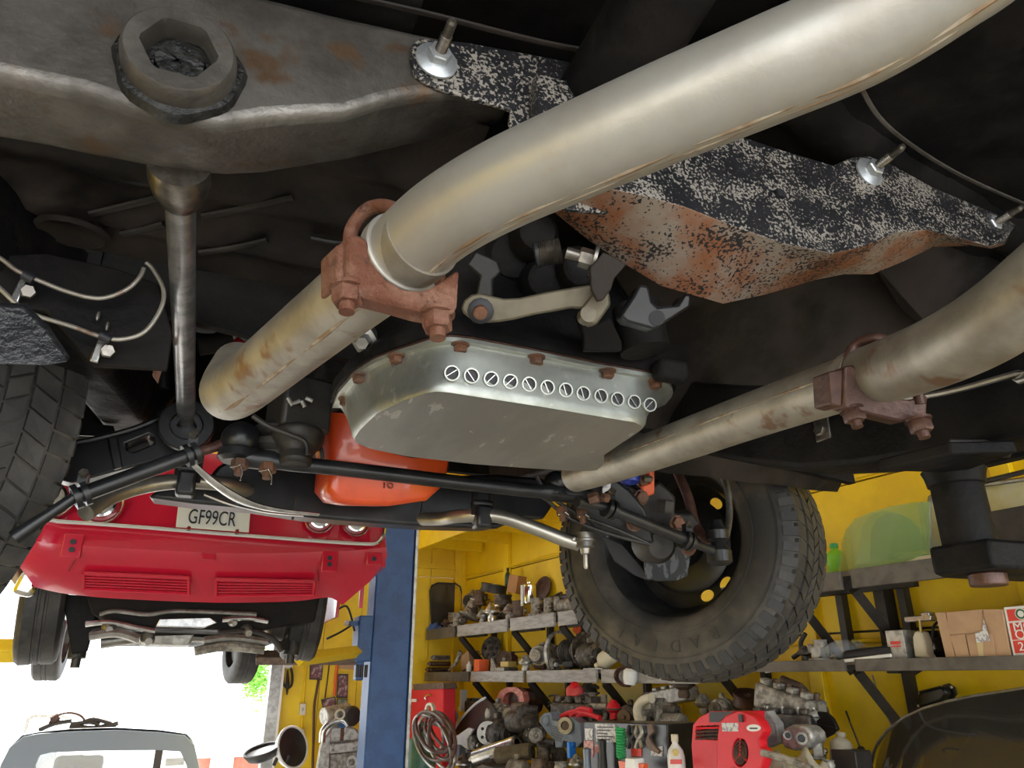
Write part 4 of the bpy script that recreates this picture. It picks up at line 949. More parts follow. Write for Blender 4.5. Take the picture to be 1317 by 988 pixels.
mb = MB(); mb.cyl(bt + V(0.005, -.01, -.036), bt + V(0.005, -.01, -.052), .022, n=24); part(LP, 'pivot_pin', mb, m_rustb, 'brown worn pin end', bev=.002)

# ================================================================== red car on the far lift
YC = 3.5
RC = thing('red_car', 'red classic car raised on the far lift, tail towards the camera', 'car', V(-.1, 5.3, CH + .3))
A = [(8, 700), (40, 708), (70, 712), (130, 716), (220, 721), (300, 724), (380, 723), (430, 721), (470, 719), (498, 716)]
B = [(20, 722), (55, 738), (90, 742), (140, 739), (220, 743), (300, 747), (380, 747), (415, 746), (445, 752), (476, 748)]
C = [(44, 755), (75, 762), (108, 766), (140, 769), (220, 773), (300, 775), (380, 773), (412, 769), (428, 769), (441, 778)]
T = [(60, 560), (90, 565), (120, 570), (160, 575), (220, 580), (300, 585), (380, 590), (430, 593), (470, 596), (496, 598)]
M = [(14, 690), (45, 696), (75, 700), (135, 704), (222, 709), (300, 712), (380, 711), (430, 709), (470, 707), (497, 704)]
U = [(30, 660), (60, 664), (90, 667), (140, 672), (225, 681), (300, 688), (380, 694), (430, 697), (470, 699), (495, 690)]
g = [[PY(a, b, y) for a, b in row] for row, y in ((T, 3.52), (U, 3.52), (M, 3.485), (A, 3.50), (B, 3.56), (C, 3.68))]
g = [smooth(r, 3) for r in g]
mb = MB(); mb.sheet(g); mb.add([v + V(0, .02, 0) for v in mb.v], [tuple(reversed(f)) for f in mb.f])
tail = part(RC, 'rear_panel', mb, m_red, ang=40)
xl, xr = PY(8, 700, YC).x, PY(498, 716, YC).x
zc = PY(300, 724, YC).z; zlow = PY(300, 775, 3.68).z
for s, x_ in ((-1, xl), (1, xr)):
    prof = [V(x_, 3.52, zc + .02), V(x_, 3.97, zc - .02)]
    for k in range(9):
        a = math.pi * (1 - k / 8); prof.append(V(x_, 4.32 + .34 * math.cos(a), zlow + .02 + .33 * math.sin(a)))
    prof += [V(x_, 6.5, zlow)]
    for k in range(9):
        a = math.pi * (1 - k / 8); prof.append(V(x_, 6.98 + .33 * math.cos(a), zlow + .0 + .33 * math.sin(a)))
    prof += [V(x_, 7.8, zlow), V(x_ - s * .05, 7.85, zc + .25), V(x_ - s * .1, 5.0, zc + .4), V(x_ - s * .03, 3.5, zc + .35)]
    mb = MB(); mb.prism(prof, V(-s * .02, 0, 0)); part(RC, 'side_panel', mb, m_red)
mb = MB(); mb.box(((xl + xr) / 2, 5.7, zc + .42), (xr - xl - .2, 4.3, .08)); part(RC, 'roof_deck', mb, m_red)
# trim strip
tp = [(48, 655), (64, 669), (120, 674), (200, 680), (300, 688), (417, 697), (470, 700), (484, 699), (491, 692), (494, 680), (494, 655)]
mb = MB(); mb.tube(smooth([PY(a, b, 3.49) for a, b in tp], 4), .013, 8, flat=.8); part(RC, 'trim_strip', mb, m_chrome, 'bright chrome trim strip')
for a, b, r in ((131, 648, .088), (68, 640, .088), (411, 667, .072), (458, 672, .07)):
    p = PY(a, b, 3.50)
    mb = MB(); mb.lathe(p, V(0, -1, -.05), [(r, 0), (r, .012), (r * .93, .02), (r * .86, .014), (r * .84, .002)], 32, cap=False); tl = part(RC, 'tail_lamp', mb, m_chrome, 'round chrome tail lamp')
    mb = MB(); mb.lathe(p, V(0, -1, -.05), [(r * .86, .0), (r * .82, .006), (r * .66, .01)], 32); part(tl, 'lens', mb, m_lens)
    mb = MB(); mb.lathe(p, V(0, -1, -.05), [(r * .66, .008), (r * .64, .018), (r * .52, .02)], 32, cap=False); part(tl, 'inner_ring', mb, m_chrome)
    mb = MB(); mb.lathe(p, V(0, -1, -.05), [(r * .54, .008), (r * .5, .014), (.0, .02)], 28, cap=False); part(tl, 'inner_lens', mb, m_lensg)
# number plate
def text_mesh(body, size, ext=.002, al='CENTER'):
    cu = bpy.data.curves.new('text', 'FONT'); cu.body = body; cu.size = size; cu.align_x = al; cu.align_y = 'CENTER'; cu.extrude = ext
    o = bpy.data.objects.new('tmp', cu); COL.objects.link(o)
    dg = bpy.context.evaluated_depsgraph_get(); me = bpy.data.meshes.new_from_object(o.evaluated_get(dg)); bpy.data.objects.remove(o)
    me.materials.clear(); return me
pq = [PY(a, b, 3.475) for a, b in ((231, 634), (323, 645), (320, 685), (226, 678))]
mb = MB(); mb.prism(pq, V(0, .004, 0)); npl = part(RC, 'number_plate', mb, m_plate, 'white number plate', bev=.003)
RX = Matrix.Rotation(math.pi / 2, 3, 'X')
tm = text_mesh('GF99CR', .09); tm.materials.append(m_ink)
o = put(npl, 'plate_lettering', tm, PY(273, 667, 3.472), RX); o.scale = (.62, 1, 1)
for a, b in ((243, 679), (305, 683)):
    mb = MB(); mb.lathe(PY(a, b, 3.473), V(0, -1, 0), [(.008, 0), (.006, .004)], 10); part(npl, 'plate_screw', mb, m_lens)
# valance grilles
for q, nslat in (([(109, 735), (243, 741), (243, 762), (109, 756)], 6), ([(278, 743), (404, 746), (402, 763), (278, 765)], 6)):
    P = [PY(q[0][0], q[0][1], 3.545), PY(q[1][0], q[1][1], 3.545), PY(q[2][0], q[2][1], 3.60), PY(q[3][0], q[3][1], 3.60)]
    off = V(0, -.012, -.006)
    P = [p + off for p in P]
    mb = MB(); mb.prism(P, V(0, .004, .002)); gr = part(RC, 'vent_grille', mb, mat('vent red', (.25, .015, .03), None, .4) if 'vent red' not in MATS else MATS['vent red'])
    for k in range(nslat):
        t = (k + .5) / nslat
        a_, b_ = lerp(P[0], P[3], t), lerp(P[1], P[2], t)
        mb = MB(); mb.tube([a_ + off * .4, b_ + off * .4], .0045, 4); part(gr, 'slat', mb, m_red)
    for k in range(1, 8):
        a_, b_ = lerp(P[0], P[1], k / 8), lerp(P[3], P[2], k / 8)
        mb = MB(); mb.tube([a_ + off * .2, b_ + off * .2], .003, 4); part(gr, 'divider', mb, m_red)
    for i in range(4):
        mb = MB(); mb.tube([P[i] + off * .5, P[(i + 1) % 4] + off * .5], .008, 6); part(gr, 'frame_bar', mb, m_red)
ln = [(88, 735), (97, 720), (115, 717), (300, 727), (395, 728), (408, 734), (410, 748)]
mb = MB(); mb.tube(smooth([PY(a, b, 3.515 + max(0, b - 722) * .0012) for a, b in ln], 4), .003, 6); part(RC, 'lid_gap', mb, m_lens)
mb = MB(); mb.box(PY(268, 716, 3.485), (.06, .012, .03)); part(RC, 'lid_catch', mb, m_red, bev=.004)
for a, b in ((94, 697), (92, 707), (424, 718), (424, 726), (481, 719)):
    mb = MB(); mb.lathe(PY(a, b, 3.478), V(0, -1, 0), [(.011, 0), (.011, .004)], 14); part(RC, 'bumper_hole', mb, m_ink)
for a, b in ((93, 702), (424, 722), (481, 719)):
    mb = MB(); mb.box(PY(a, b, 3.488), (.075, .012, .10 if a < 480 else .06)); part(RC, 'bumper_bracket_seat', mb, m_red, bev=.008)
# underside
def ubox(name, pxs, y, dy, m, bev=.01): mb = MB(); mb.prism([PY(a, b, y) for a, b in pxs], V(0, dy, 0)); return part(RC, name, mb, m, bev=bev)
ubox('engine_bay_floor', [(110, 762), (412, 766), (405, 800), (330, 812), (160, 806), (118, 790)], 3.8, .5, m_black)
mb = MB(); mb.box(((xl + xr) / 2, 5.9, PY(250, 810, 4.6).z + .03), (xr - xl - .36, 3.2, .05)); part(RC, 'floor_pan', mb, m_black)
ubox('exhaust_shield', [(205, 796), (270, 794), (280, 801), (262, 808), (200, 806)], 3.77, .02, m_bright, .004)
ubox('arch_liner', [(80, 764), (128, 768), (122, 800), (112, 838), (92, 842)], 4.05, .03, m_black, .006)
ubox('arch_liner', [(352, 772), (372, 770), (372, 838), (356, 832)], 4.05, .03, m_black, .006)
ubox('skid_plate', [(182, 818), (250, 816), (242, 829), (176, 828)], 3.95, .02, m_alu, .004)
for pts_, r_, m_ in (([(110, 803), (140, 800), (170, 806), (200, 812)], .012, m_bright), ([(286, 797), (318, 795), (345, 799)], .012, m_bright), ([(280, 815), (320, 812), (350, 822), (362, 838)], .014, m_bracket), ([(262, 824), (300, 820), (345, 826)], .018, m_steel), ([(115, 818), (150, 814), (178, 822)], .02, m_steel), ([(128, 790), (150, 786), (190, 790), (230, 786), (330, 790)], .010, m_steel), ([(250, 838), (290, 832), (340, 836)], .02, m_alud)):
    mb = MB(); mb.tube(smooth([PY(a, b, 3.76) for a, b in pts_], 4), r_, 8); part(RC, 'underside_tube', mb, m_)
for a_, b_, r_ in ((318, 813, .03), (140, 808, .028), (300, 800, .022), (190, 823, .03)):
    mb = MB(); mb.lathe(PY(a_, b_, 3.77), V(.2, -1, -.3), [(r_, -.03), (r_, 0), (r_ * .6, .02), (r_ * .5, .03)], 14); part(RC, 'mount_bush', mb, m_steel)
ubox('sump_cover', [(182, 817), (252, 816), (243, 830), (176, 829)], 4.3, .3, m_alu, .01)
for pts, y, r, m in (([(118, 812), (160, 806), (205, 802), (300, 805), (370, 818)], 4.05, .022, m_bracket), ([(130, 826), (180, 820), (260, 818), (330, 826)], 4.6, .035, m_steel), ([(282, 800), (310, 796), (345, 800)], 3.95, .014, m_bright), ([(300, 822), (340, 820), (370, 830)], 4.4, .016, m_dark)):
    mb = MB(); mb.tube(smooth([PY(a, b, y) for a, b in pts], 4), r, 10); part(RC, 'exhaust_tube', mb, m)
mb = MB(); a_, b_ = PY(310, 796, 3.95), PY(372, 805, 3.95); mb.lathe(a_, b_ - a_, [(.04, 0), (.075, .02), (.075, (b_ - a_).length - .02), (.04, (b_ - a_).length)], 20); part(RC, 'muffler', mb, m_dark)
ubox('cross_beam', [(105, 800), (200, 800), (330, 812), (395, 815), (395, 828), (330, 826), (200, 815), (110, 818)], 4.25, .08, m_black)
for a, b in ((136, 778), (340, 812)): 
    mb = MB(); p = PY(a, b, 3.9); mb.lathe(p, V(0, -.2, -1), [(.03, -.04), (.035, 0), (.025, .03), (.01, .05)], 14); part(RC, 'rubber_mount', mb, m_steel)
for s, a in ((-1, 108), (1, 378)):
    p = PY(a, 800, 4.1); mb = MB(); mb.cyl(p + V(0, 0, -.16), p + V(s * .02, .03, .12), .038, n=18); mb.cyl(p + V(0, 0, -.2), p + V(0, 0, -.14), .02, n=12); part(RC, 'shock_absorber', mb, m_bracket)
def simple_wheel(par, c, axis, R_, w):
    M = mat3(axis, ZA); n = 40
    prof = [(R_ * .58, w * .46), (R_ * .8, w * .5), (R_ * .95, w * .45), (R_, w * .36), (R_, w * .12), (R_ * .985, w * .10), (R_ * .985, w * .06), (R_, w * .04)]
    prof = prof + [(r, -h) for r, h in reversed(prof)]
    mb = MB(); mb.rings([[V(r * math.cos(2 * math.pi * j / n), r * math.sin(2 * math.pi * j / n), h) for j in range(n)] for r, h in prof], cap=False)
    wh = part(par, 'wheel', xf(mb, c, M), m_rubber)
    mb = MB(); mb.lathe(V(0, 0, -w * .3), ZA, [(.0, 0), (R_ * .3, 0), (R_ * .4, .03), (R_ * .55, .02), (R_ * .6, w * .2), (R_ * .6, w * .72)], 28, cap=False); part(wh, 'rim', xf(mb, c, M), m_steel)
    mb = MB(); mb.lathe(V(0, 0, -.01), ZA, [(.0, 0), (R_ * .45, 0), (R_ * .45, .06), (.0, .07)], 24, cap=False); part(wh, 'brake_drum', xf(mb, c, M), m_bracket)
for (a, b, y, ax_) in ((58, 770, 4.28, V(1, .12, .06)), (392, 774, 4.28, V(-1, .05, .04)), (70, 822, 6.9, V(1, 0, 0)), (312, 830, 6.9, V(-1, -.2, 0))):
    simple_wheel(RC, PY(a, b, y), ax_.normalized(), .30 if y < 5 else .30, .19)
p = PY(36, 752, 3.75); mb = MB(); mb.box(p, (.08, .08, .10), Matrix.Rotation(.25, 3, 'Y')); part(RC, 'corner_lamp', mb, m_chrome, bev=.02)
q = [(6, 700), (18, 720), (30, 752), (22, 757), (8, 738), (-4, 712)]
mb = MB(); mb.prism([PY(a, b, 3.9) for a, b in q], V(0, .3, 0)); part(RC, 'fender_edge', mb, m_flex, bev=.01)

# ================================================================== far lift
cb_ = V((PY(475, 850, 5.5).x + PY(528, 850, 5.5).x) / 2, 5.5, 0)
wcol = PY(524, 850, 5.5).x - PY(474, 850, 5.5).x
LC = thing('lift_column', 'tall blue painted lift column beside the red car', 'lift column', V(cb_.x, 5.6, 0))
mb = MB(); mb.box(V(cb_.x, 5.62, 2.2), (wcol, .24, 4.4)); part(LC, 'column', mb, m_bluep, bev=.012)
mb = MB(); mb.box(V(cb_.x + wcol / 2 + .012, 5.56, 2.2), (.024, .16, 4.4)); part(LC, 'edge_flange', mb, m_steel, bev=.003)
mb = MB(); mb.box(V(cb_.x, 5.62, .02), (wcol + .25, .55, .04)); part(LC, 'base_plate', mb, m_bluep, bev=.004)
p = PY(466, 822, 5.45)
mb = MB(); mb.box(p, (.10, .2, .30)); mb.box(p + V(-.01, 0, -.2), (.05, .1, .14)); cg = part(LC, 'carriage', mb, m_bluep, bev=.008)
mb = MB(); mb.box(PY(456, 802, 5.4), (.13, .04, .03)); part(cg, 'carriage_arm', mb, m_bluep)
mb = MB(); mb.cyl(PY(448, 802, 5.38), PY(446, 801, 5.3), .018, n=12); part(cg, 'lock_pin', mb, m_bright)
for dx in (-.03, .0, .03):
    mb = MB(); mb.cyl(p + V(dx + .0, -.05, -.17), p + V(dx, -.05, -.25), .012, n=10); part(cg, 'stop_bolt', mb, m_bracket)
a0, a1 = PY(462, 846, 5.45), PY(330, 846, 5.6)
mb = MB(); mb.tube([a0, a1], .05, 4); part(LC, 'swing_arm', mb, m_brown, bev=.005)
a0, a1 = PY(462, 838, 5.4), PY(385, 848, 4.75)
mb = MB(); mb.tube([a0, a1], .042, 4); part(LC, 'swing_arm', mb, m_yell, bev=.005)
for pts in ([(428, 790), (446, 780), (456, 812)], [(420, 822), (440, 812), (458, 800)]):
    mb = MB(); mb.tube(smooth([PY(a, b, 5.42) for a, b in pts], 5), .008, 6); part(LC, 'cable', mb, m_bracket)
# the opposite arm, showing at the left edge
a0, a1 = PY(-200, 842, 5.0), PY(58, 836, 4.9)
LA = thing('lift_column', 'yellow lift arm reaching under the red car at the left edge', 'lift arm', V(a0.x, 5.2, 0)); 
mb = MB(); mb.tube([a0, a1], [.075, .06], 4); part(LA, 'swing_arm', mb, m_yell, bev=.006)
mb = MB(); mb.box(V(a0.x - .14, 5.2, 2.2), (.3, .3, 4.4)); part(LA, 'column', mb, m_bluep, bev=.01)

# ================================================================== white pickup outside
YP = 8.75
PU = thing('pickup_truck', 'white pickup truck parked outside the open door, cab from behind', 'pickup truck', V(PY(130, 960, YP).x, 10.5, -.09))
co = [(-6, 1060), (0, 985), (12, 962), (30, 948), (48, 944), (90, 941), (150, 939), (205, 942), (238, 946), (250, 958), (257, 988), (262, 1060)]
hole = [(42, 1010), (44, 985), (50, 972), (66, 968), (120, 966), (200, 965), (232, 967), (240, 985), (242, 1010)]
outp = [PY(a, b, YP) for a, b in co]; hl = [PY(a, b, YP) for a, b in hole]
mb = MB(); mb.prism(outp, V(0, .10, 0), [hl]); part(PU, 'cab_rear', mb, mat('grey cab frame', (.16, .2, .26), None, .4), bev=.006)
rf = [PY(a, b, YP + .02) for a, b in ((8, 966), (28, 946), (48, 942), (90, 938), (150, 936), (205, 939), (240, 944), (252, 956))]
mb = MB(); g = [[p + V(0, 1.35 * k / 4, .03 * math.sin(math.pi * k / 4)) for p in rf] for k in range(5)]
mb.sheet(g); mb.add([v - V(0, 0, .03) for v in mb.v], [tuple(reversed(f)) for f in mb.f]); part(PU, 'roof', mb, m_offw)
mb = MB(); mb.prism([p + V(0, 1.45, 0) for p in outp], V(0, .08, 0), [[p + V(0, 1.45, 0) for p in hl]]); part(PU, 'windscreen_frame', mb, m_offw)
mb = MB(); mb.prism([p + V(0, .05, 0) for p in hl], V(0, .006, 0)); part(PU, 'rear_glass', mb, m_glassw)
a0, b0 = PY(201, 964, YP), PY(201, 1015, YP); mb = MB(); mb.box((a0 + b0) / 2 + V(0, .03, 0), (.07, .05, (a0 - b0).length)); part(PU, 'window_divider', mb, m_bracket)
xl2, xr2 = outp[0].x, outp[-1].x; zb = outp[0].z
mb = MB(); mb.box(((xl2 + xr2) / 2, YP + 1.9, (zb + .45) / 2 + .1), (xr2 - xl2, 3.8, max(.2, zb - .45))); part(PU, 'body', mb, m_offw, bev=.04)
for x_ in (xl2 + .12, xr2 - .12):
    for y_ in (YP + .9, YP + 3.0): simple_wheel(PU, V(x_, y_, .27), XA, .36, .2)
for a in (90, 112): 
    p = PY(a, 985, YP + .9); mb = MB(); mb.box(p + V(0, 0, -.1), (.3, .12, .4)); part(PU, 'seat_headrest', mb, m_bracket, bev=.05)
p = PY(225, 980, YP + 1.3); mb = MB(); mb.box(p, (.2, .03, .08)); part(PU, 'mirror', mb, m_glassw if False else m_steel, bev=.01)
zr = PY(130, 936, YP + .05).z
WS = thing('wiper_linkage', 'black wiper linkage and cable lying on the white pickup roof', 'wiper linkage', PY(110, 936, YP + .5))
for pts, r in (([(50, 942), (70, 934), (92, 930)], .022), ([(90, 936), (120, 940), (152, 933)], .024), ([(92, 934), (116, 932), (128, 935)], .02), ([(108, 932), (120, 928), (150, 936)], .018)):
    mb = MB(); mb.tube(smooth([PY(a, b - 3, YP + .1) for a, b in pts], 4), r, 8); part(WS, 'link_arm', mb, m_bracket)
mb = MB(); mb.tube(smooth([PY(a, b - 2, YP + .1) for a, b in ((62, 936), (70, 924), (88, 919), (104, 923), (111, 933))], 5), .011, 8); part(WS, 'cable', mb, m_hose)
mb = MB(); mb.cyl(PY(66, 927, YP + .1), PY(76, 921, YP + .1), .035, n=14); part(WS, 'motor', mb, m_rustb)
HP = MB(); HP.tube(smooth([PY(a, b, YP + 1.2) for a, b in ((33, 945), (36, 928), (42, 922), (60, 921), (88, 924), (92, 932))], 5), .022, 8); single('bent_pipe', 'pale bent pipe standing on the pickup roof behind the linkage', 'pipe', HP, m_shelf)

# outside: low red building, a tree
mb = MB(); p0, p1 = PY(252, 974, 20), PY(352, 974, 20)
BL = thing('building', 'low reddish building across the yard, seen past the door jamb', 'building', V(p1.x, 20, -.09))
mb.box(((p0.x + p1.x) / 2 + 1.5, 21, (p0.z - .09) / 2), (abs(p1.x - p0.x) + 3, 2, p0.z + .09)); part(BL, 'wall', mb, m_brick)
mb = MB(); mb.box(((p0.x + p1.x) / 2 + 1.5, 20.9, p0.z + .03), (abs(p1.x - p0.x) + 3.2, 2.4, .06)); part(BL, 'roof_edge', mb, m_offw)
p = PY(285, 983, 19.95); mb = MB(); mb.box(p + V(0, 0, -.1), (.5, .06, .5)); part(BL, 'window', mb, m_white)
TR = thing('tree', 'bright green tree seen through the door opening beside the jamb', 'tree', PY(322, 980, 26) * 1.0)
tb_ = PY(345, 900, 26)
mb = MB(); mb.tube([V(tb_.x + 1.0, 26, -.1), V(tb_.x + .9, 26, 2.2), V(tb_.x + .7, 26, 4.2)], [.25, .2, .12], 10); part(TR, 'trunk', mb, m_brown)
rnd = random.Random(3); mb = MB()
for k in range(900):
    a, b = rnd.gauss(330, 9), rnd.gauss(868, 16)
    if a < 312: continue
    p = PY(a, b, 26 + rnd.uniform(-.6, .6)); s = rnd.uniform(.05, .11); ax_ = V(rnd.uniform(-1, 1), rnd.uniform(-1, 1), rnd.uniform(-1, 1)).normalized(); x, y, z = frame(ax_)
    mb.add([p - x * s, p + y * s * .5, p + x * s, p - y * s * .5], [(0, 1, 2, 3)])
o = part(TR, 'foliage', mb, m_leaf); o['kind'] = 'stuff'

# ================================================================== on the back wall
def flat(name, label, cat, q, m, y=BY - .02, th=.015, group=None):
    mb = MB(); mb.prism([PY(a, b, y) for a, b in q], V(0, th, 0)); return single(name, label, cat, mb, m, group, bev=.002)
PF = thing('poster', 'dark framed poster high on the wall under the lift arm', 'poster', PY(407, 874, BY - .02))
def framed(T_, q, m, y):
    P = [PY(a, b, y) for a, b in q]; mb = MB(); mb.prism(P, V(0, .014, 0)); part(T_, 'backing', mb, m_bracket)
    c_ = sum(P, V(0, 0, 0)) / len(P); mb = MB(); mb.prism([c_ + (p - c_) * .86 + V(0, -.003, 0) for p in P], V(0, .004, 0)); part(T_, 'print', mb, m)
framed(PF, [(399, 852), (416, 852), (414, 875), (398, 874)], m_poster, BY - .02)
PF = thing('poster', 'tall dark poster with red figures beside the blue column', 'poster', PY(440, 900, BY - .02)); framed(PF, [(435, 867), (448, 867), (447, 898), (433, 898)], m_poster, BY - .02)
PF = thing('poster', 'small tilted red poster above the silver engine', 'poster', PY(424, 914, BY - .02)); framed(PF, [(413, 900), (431, 896), (433, 914), (416, 916)], m_poster, BY - .03)
PF = thing('poster', 'small greenish poster below the tall dark poster', 'poster', PY(440, 912, BY - .02)); framed(PF, [(434, 899), (447, 899), (446, 912), (433, 914)], mat('green print', (.1, .14, .1), (.3, .3, .28), .5, 0, 20), BY - .02)
flat('cardboard_sheet', 'brown cardboard sheet tacked behind the yellow lift arm', 'cardboard', [(436, 848), (459, 848), (458, 862), (437, 860)], m_card)
for q, lb, nm in (([(386, 905), (394, 905), (393, 920), (385, 920)], 'upper white switch box on the golden back wall', 'switch_box'), ([(384, 938), (392, 938), (391, 952), (383, 952)], 'lower white socket box on the golden back wall', 'socket_box')):
    T_ = thing(nm, lb, 'electrical box', PY(q[3][0], q[3][1], BY - .03))
    mb = MB(); mb.prism([PY(a, b, BY - .045) for a, b in q], V(0, .045, 0)); part(T_, 'box', mb, m_cream, bev=.004)
    cx_, cy_ = sum(a for a, b in q) / 4, sum(b for a, b in q) / 4
    if nm == 'switch_box': mb = MB(); mb.box(PY(cx_, cy_, BY - .05), (.012, .02, .03)); part(T_, 'toggle', mb, m_steel)
    else:
        for dy in (-3, 3): mb = MB(); mb.lathe(PY(cx_, cy_ + dy, BY - .046), V(0, -1, 0), [(.016, 0), (.016, .004)], 14); part(T_, 'socket', mb, m_ink)
for pts, lb, r, m, nm in (([(394, 855), (392, 880), (390, 905)], 'thin conduit running down to the upper switch box', .009, m_yell, 'conduit'), ([(389, 920), (388, 938)], 'short conduit between the two electrical boxes', .01, m_yell, 'conduit'),
        ([(410, 872), (407, 890), (404, 910), (403, 950), (402, 990)], 'dark cable hanging from the framed poster', .012, m_hose, 'cable'), ([(424, 850), (421, 875), (418, 898)], 'thin dark cable hanging above the tilted poster', .007, m_bracket, 'cable'), ([(434, 850), (432, 870), (430, 895)], 'orange strap hanging beside the tall poster', .014, m_orangep, 'strap')):
    mb = MB(); mb.tube(smooth([PY(a, b, BY - .03) for a, b in pts], 4), r, 8); single(nm, lb, nm, mb, m)
HC = thing('hanging_cable', 'looped grey cable hanging on a hook beside the door jamb', 'cable', PY(370, 895, BY - .04))
loop = [(366, 858), (364, 870), (365, 880), (370, 885), (375, 881), (376, 870), (374, 858)]
mb = MB(); mb.tube(smooth([PY(a, b, BY - .04) for a, b in loop], 5), .012, 8); part(HC, 'loop', mb, m_bracket)
mb = MB(); mb.tube([PY(370, 862, BY - .05), PY(370, 880, BY - .05), PY(369, 894, BY - .05)], [.006, .02, .006], 8); part(HC, 'plug', mb, m_bracket)
mb = MB(); mb.box(PY(370, 856, BY - .03), (.09, .04, .05)); part(HC, 'hook', mb, m_white)

# silver engine on its stand in front of the back wall
YE = 7.2
EN = thing('engine', 'silver engine block with alternator on top, left of the blue column', 'engine', PY(438, 988, YE) + V(0, 0, -.4))
def epr(name, q, y, dy, m, bev=.012, par=EN): mb = MB(); mb.prism([PY(a, b, y) for a, b in q], V(0, dy, 0)); return part(par, name, mb, m, bev=bev)
epr('cam_cover', [(421, 950), (422, 940), (428, 934), (445, 933), (458, 936), (464, 944), (465, 953), (421, 957)], YE, .4, m_alu, .02)
epr('cylinder_head', [(423, 957), (466, 953), (465, 966), (423, 970)], YE - .03, .45, m_alu)
epr('block', [(424, 970), (465, 966), (465, 1030), (420, 1030)], YE, .42, m_alud)
epr('timing_cover', [(408, 985), (412, 960), (418, 948), (426, 938), (424, 990), (414, 1010), (404, 1010)], YE - .03, .06, m_alu)
mb = MB(); a_, b_ = PY(416, 922, YE), PY(448, 915, YE + .1); mb.cyl(a_, b_, .075, n=20); al = part(EN, 'alternator', mb, m_alu, bev=.01)
mb = MB(); mb.ring(PY(437, 919, YE - .08), V(0, -1, 0), .045, .03, .02, 20); part(al, 'cover_ring', mb, m_cream)
mb = MB(); mb.lathe(PY(451, 921, YE), V(.3, -1, 0), [(.08, 0), (.085, .03), (.07, .06), (.0, .07)], 20, cap=False); part(al, 'pulley', mb, m_bracket)
mb = MB(); mb.tube(smooth([PY(a, b, YE - .03) for a, b in ((414, 955), (416, 940), (426, 930), (440, 927), (446, 934))], 5), .03, 10); part(EN, 'intake_pipe', mb, m_bright)
mb = MB(); mb.lathe(PY(441, 929, YE - .02), V(0, -1, .2), [(.0, 0), (.05, 0), (.05, .03), (.0, .03)], 20, cap=False); part(EN, 'belt_wheel', mb, m_bluep)
for a, b in ((428, 966), (455, 963), (428, 958), (457, 954)):
    mb = MB(); mb.hexa(PY(a, b, YE - .03), V(0, -1, 0), .014, .015); part(EN, 'bolt', mb, m_stud)
mb = MB(); mb.ring(PY(452, 980, YE - .005), V(0, -1, 0), .05, .028, .02, 20); part(EN, 'water_port', mb, m_alu)
mb = MB(); mb.box(PY(440, 945, YE - .004), (.03, .01, .1)); part(EN, 'label_strip', mb, m_rust)
mb = MB(); zz = PY(440, 1030, YE).z
for dx in (-.15, .15): mb = MB(); mb.box(V(PY(440, 1000, YE).x + dx, YE + .2, zz / 2), (.06, .06, zz)); part(EN, 'stand_leg', mb, m_bracket)
# headlamp bowls and bracket on a bench by the door
YH = 7.0
hb = PY(378, 992, YH)
TBL = thing('parts_cart', 'white parts cart with lamp bowls on top beside the door', 'cart', V(hb.x, YH + .2, 0))
mb = MB(); mb.box(V(hb.x - .12, YH + .05, hb.z - .04), (.48, .34, .04)); part(TBL, 'top', mb, m_offw, bev=.005)
for dx in (-.33, .09):
    for dy in (-.09, .19): mb = MB(); mb.box(V(hb.x + dx, YH + dy, (hb.z - .06) / 2), (.03, .03, hb.z - .06)); part(TBL, 'leg', mb, m_offw)
def bowl(px, py, r, axis, name, label, m1, m2):
    p = PY(px, py, YH); T_ = thing(name, label, 'lamp bowl', p - V(0, 0, r))
    mb = MB(); mb.lathe(p, axis, [(r * .5, -r * .55), (r * .8, -r * .4), (r * .98, -r * .1), (r, 0), (r * .95, .006), (r * .88, 0)], 32, cap=False); part(T_, 'rim', mb, m1)
    mb = MB(); mb.lathe(p, axis, [(r * .93, -.001), (r * .8, -r * .12), (r * .4, -r * .2), (.0, -r * .22)], 32, cap=False); part(T_, 'dish', mb, m2)
bowl(377, 961, .17, V(.75, -1, .35), 'lamp_bowl', 'black headlamp bowl with white rim leaning on the parts cart', m_white, m_bracket)
bowl(337, 964, .15, V(-.3, -.2, 1), 'lamp_bowl', 'dark lamp bowl lying face up beside the white rimmed bowl', m_bracket, m_ink)
mb = MB(); mb.tube(smooth([PY(a, b, YH - .05) for a, b in ((352, 985), (358, 975), (366, 982), (372, 972))], 4), .015, 8); single('lamp_bracket', 'bent black lamp bracket between the two lamp bowls', 'bracket', mb, m_bracket)

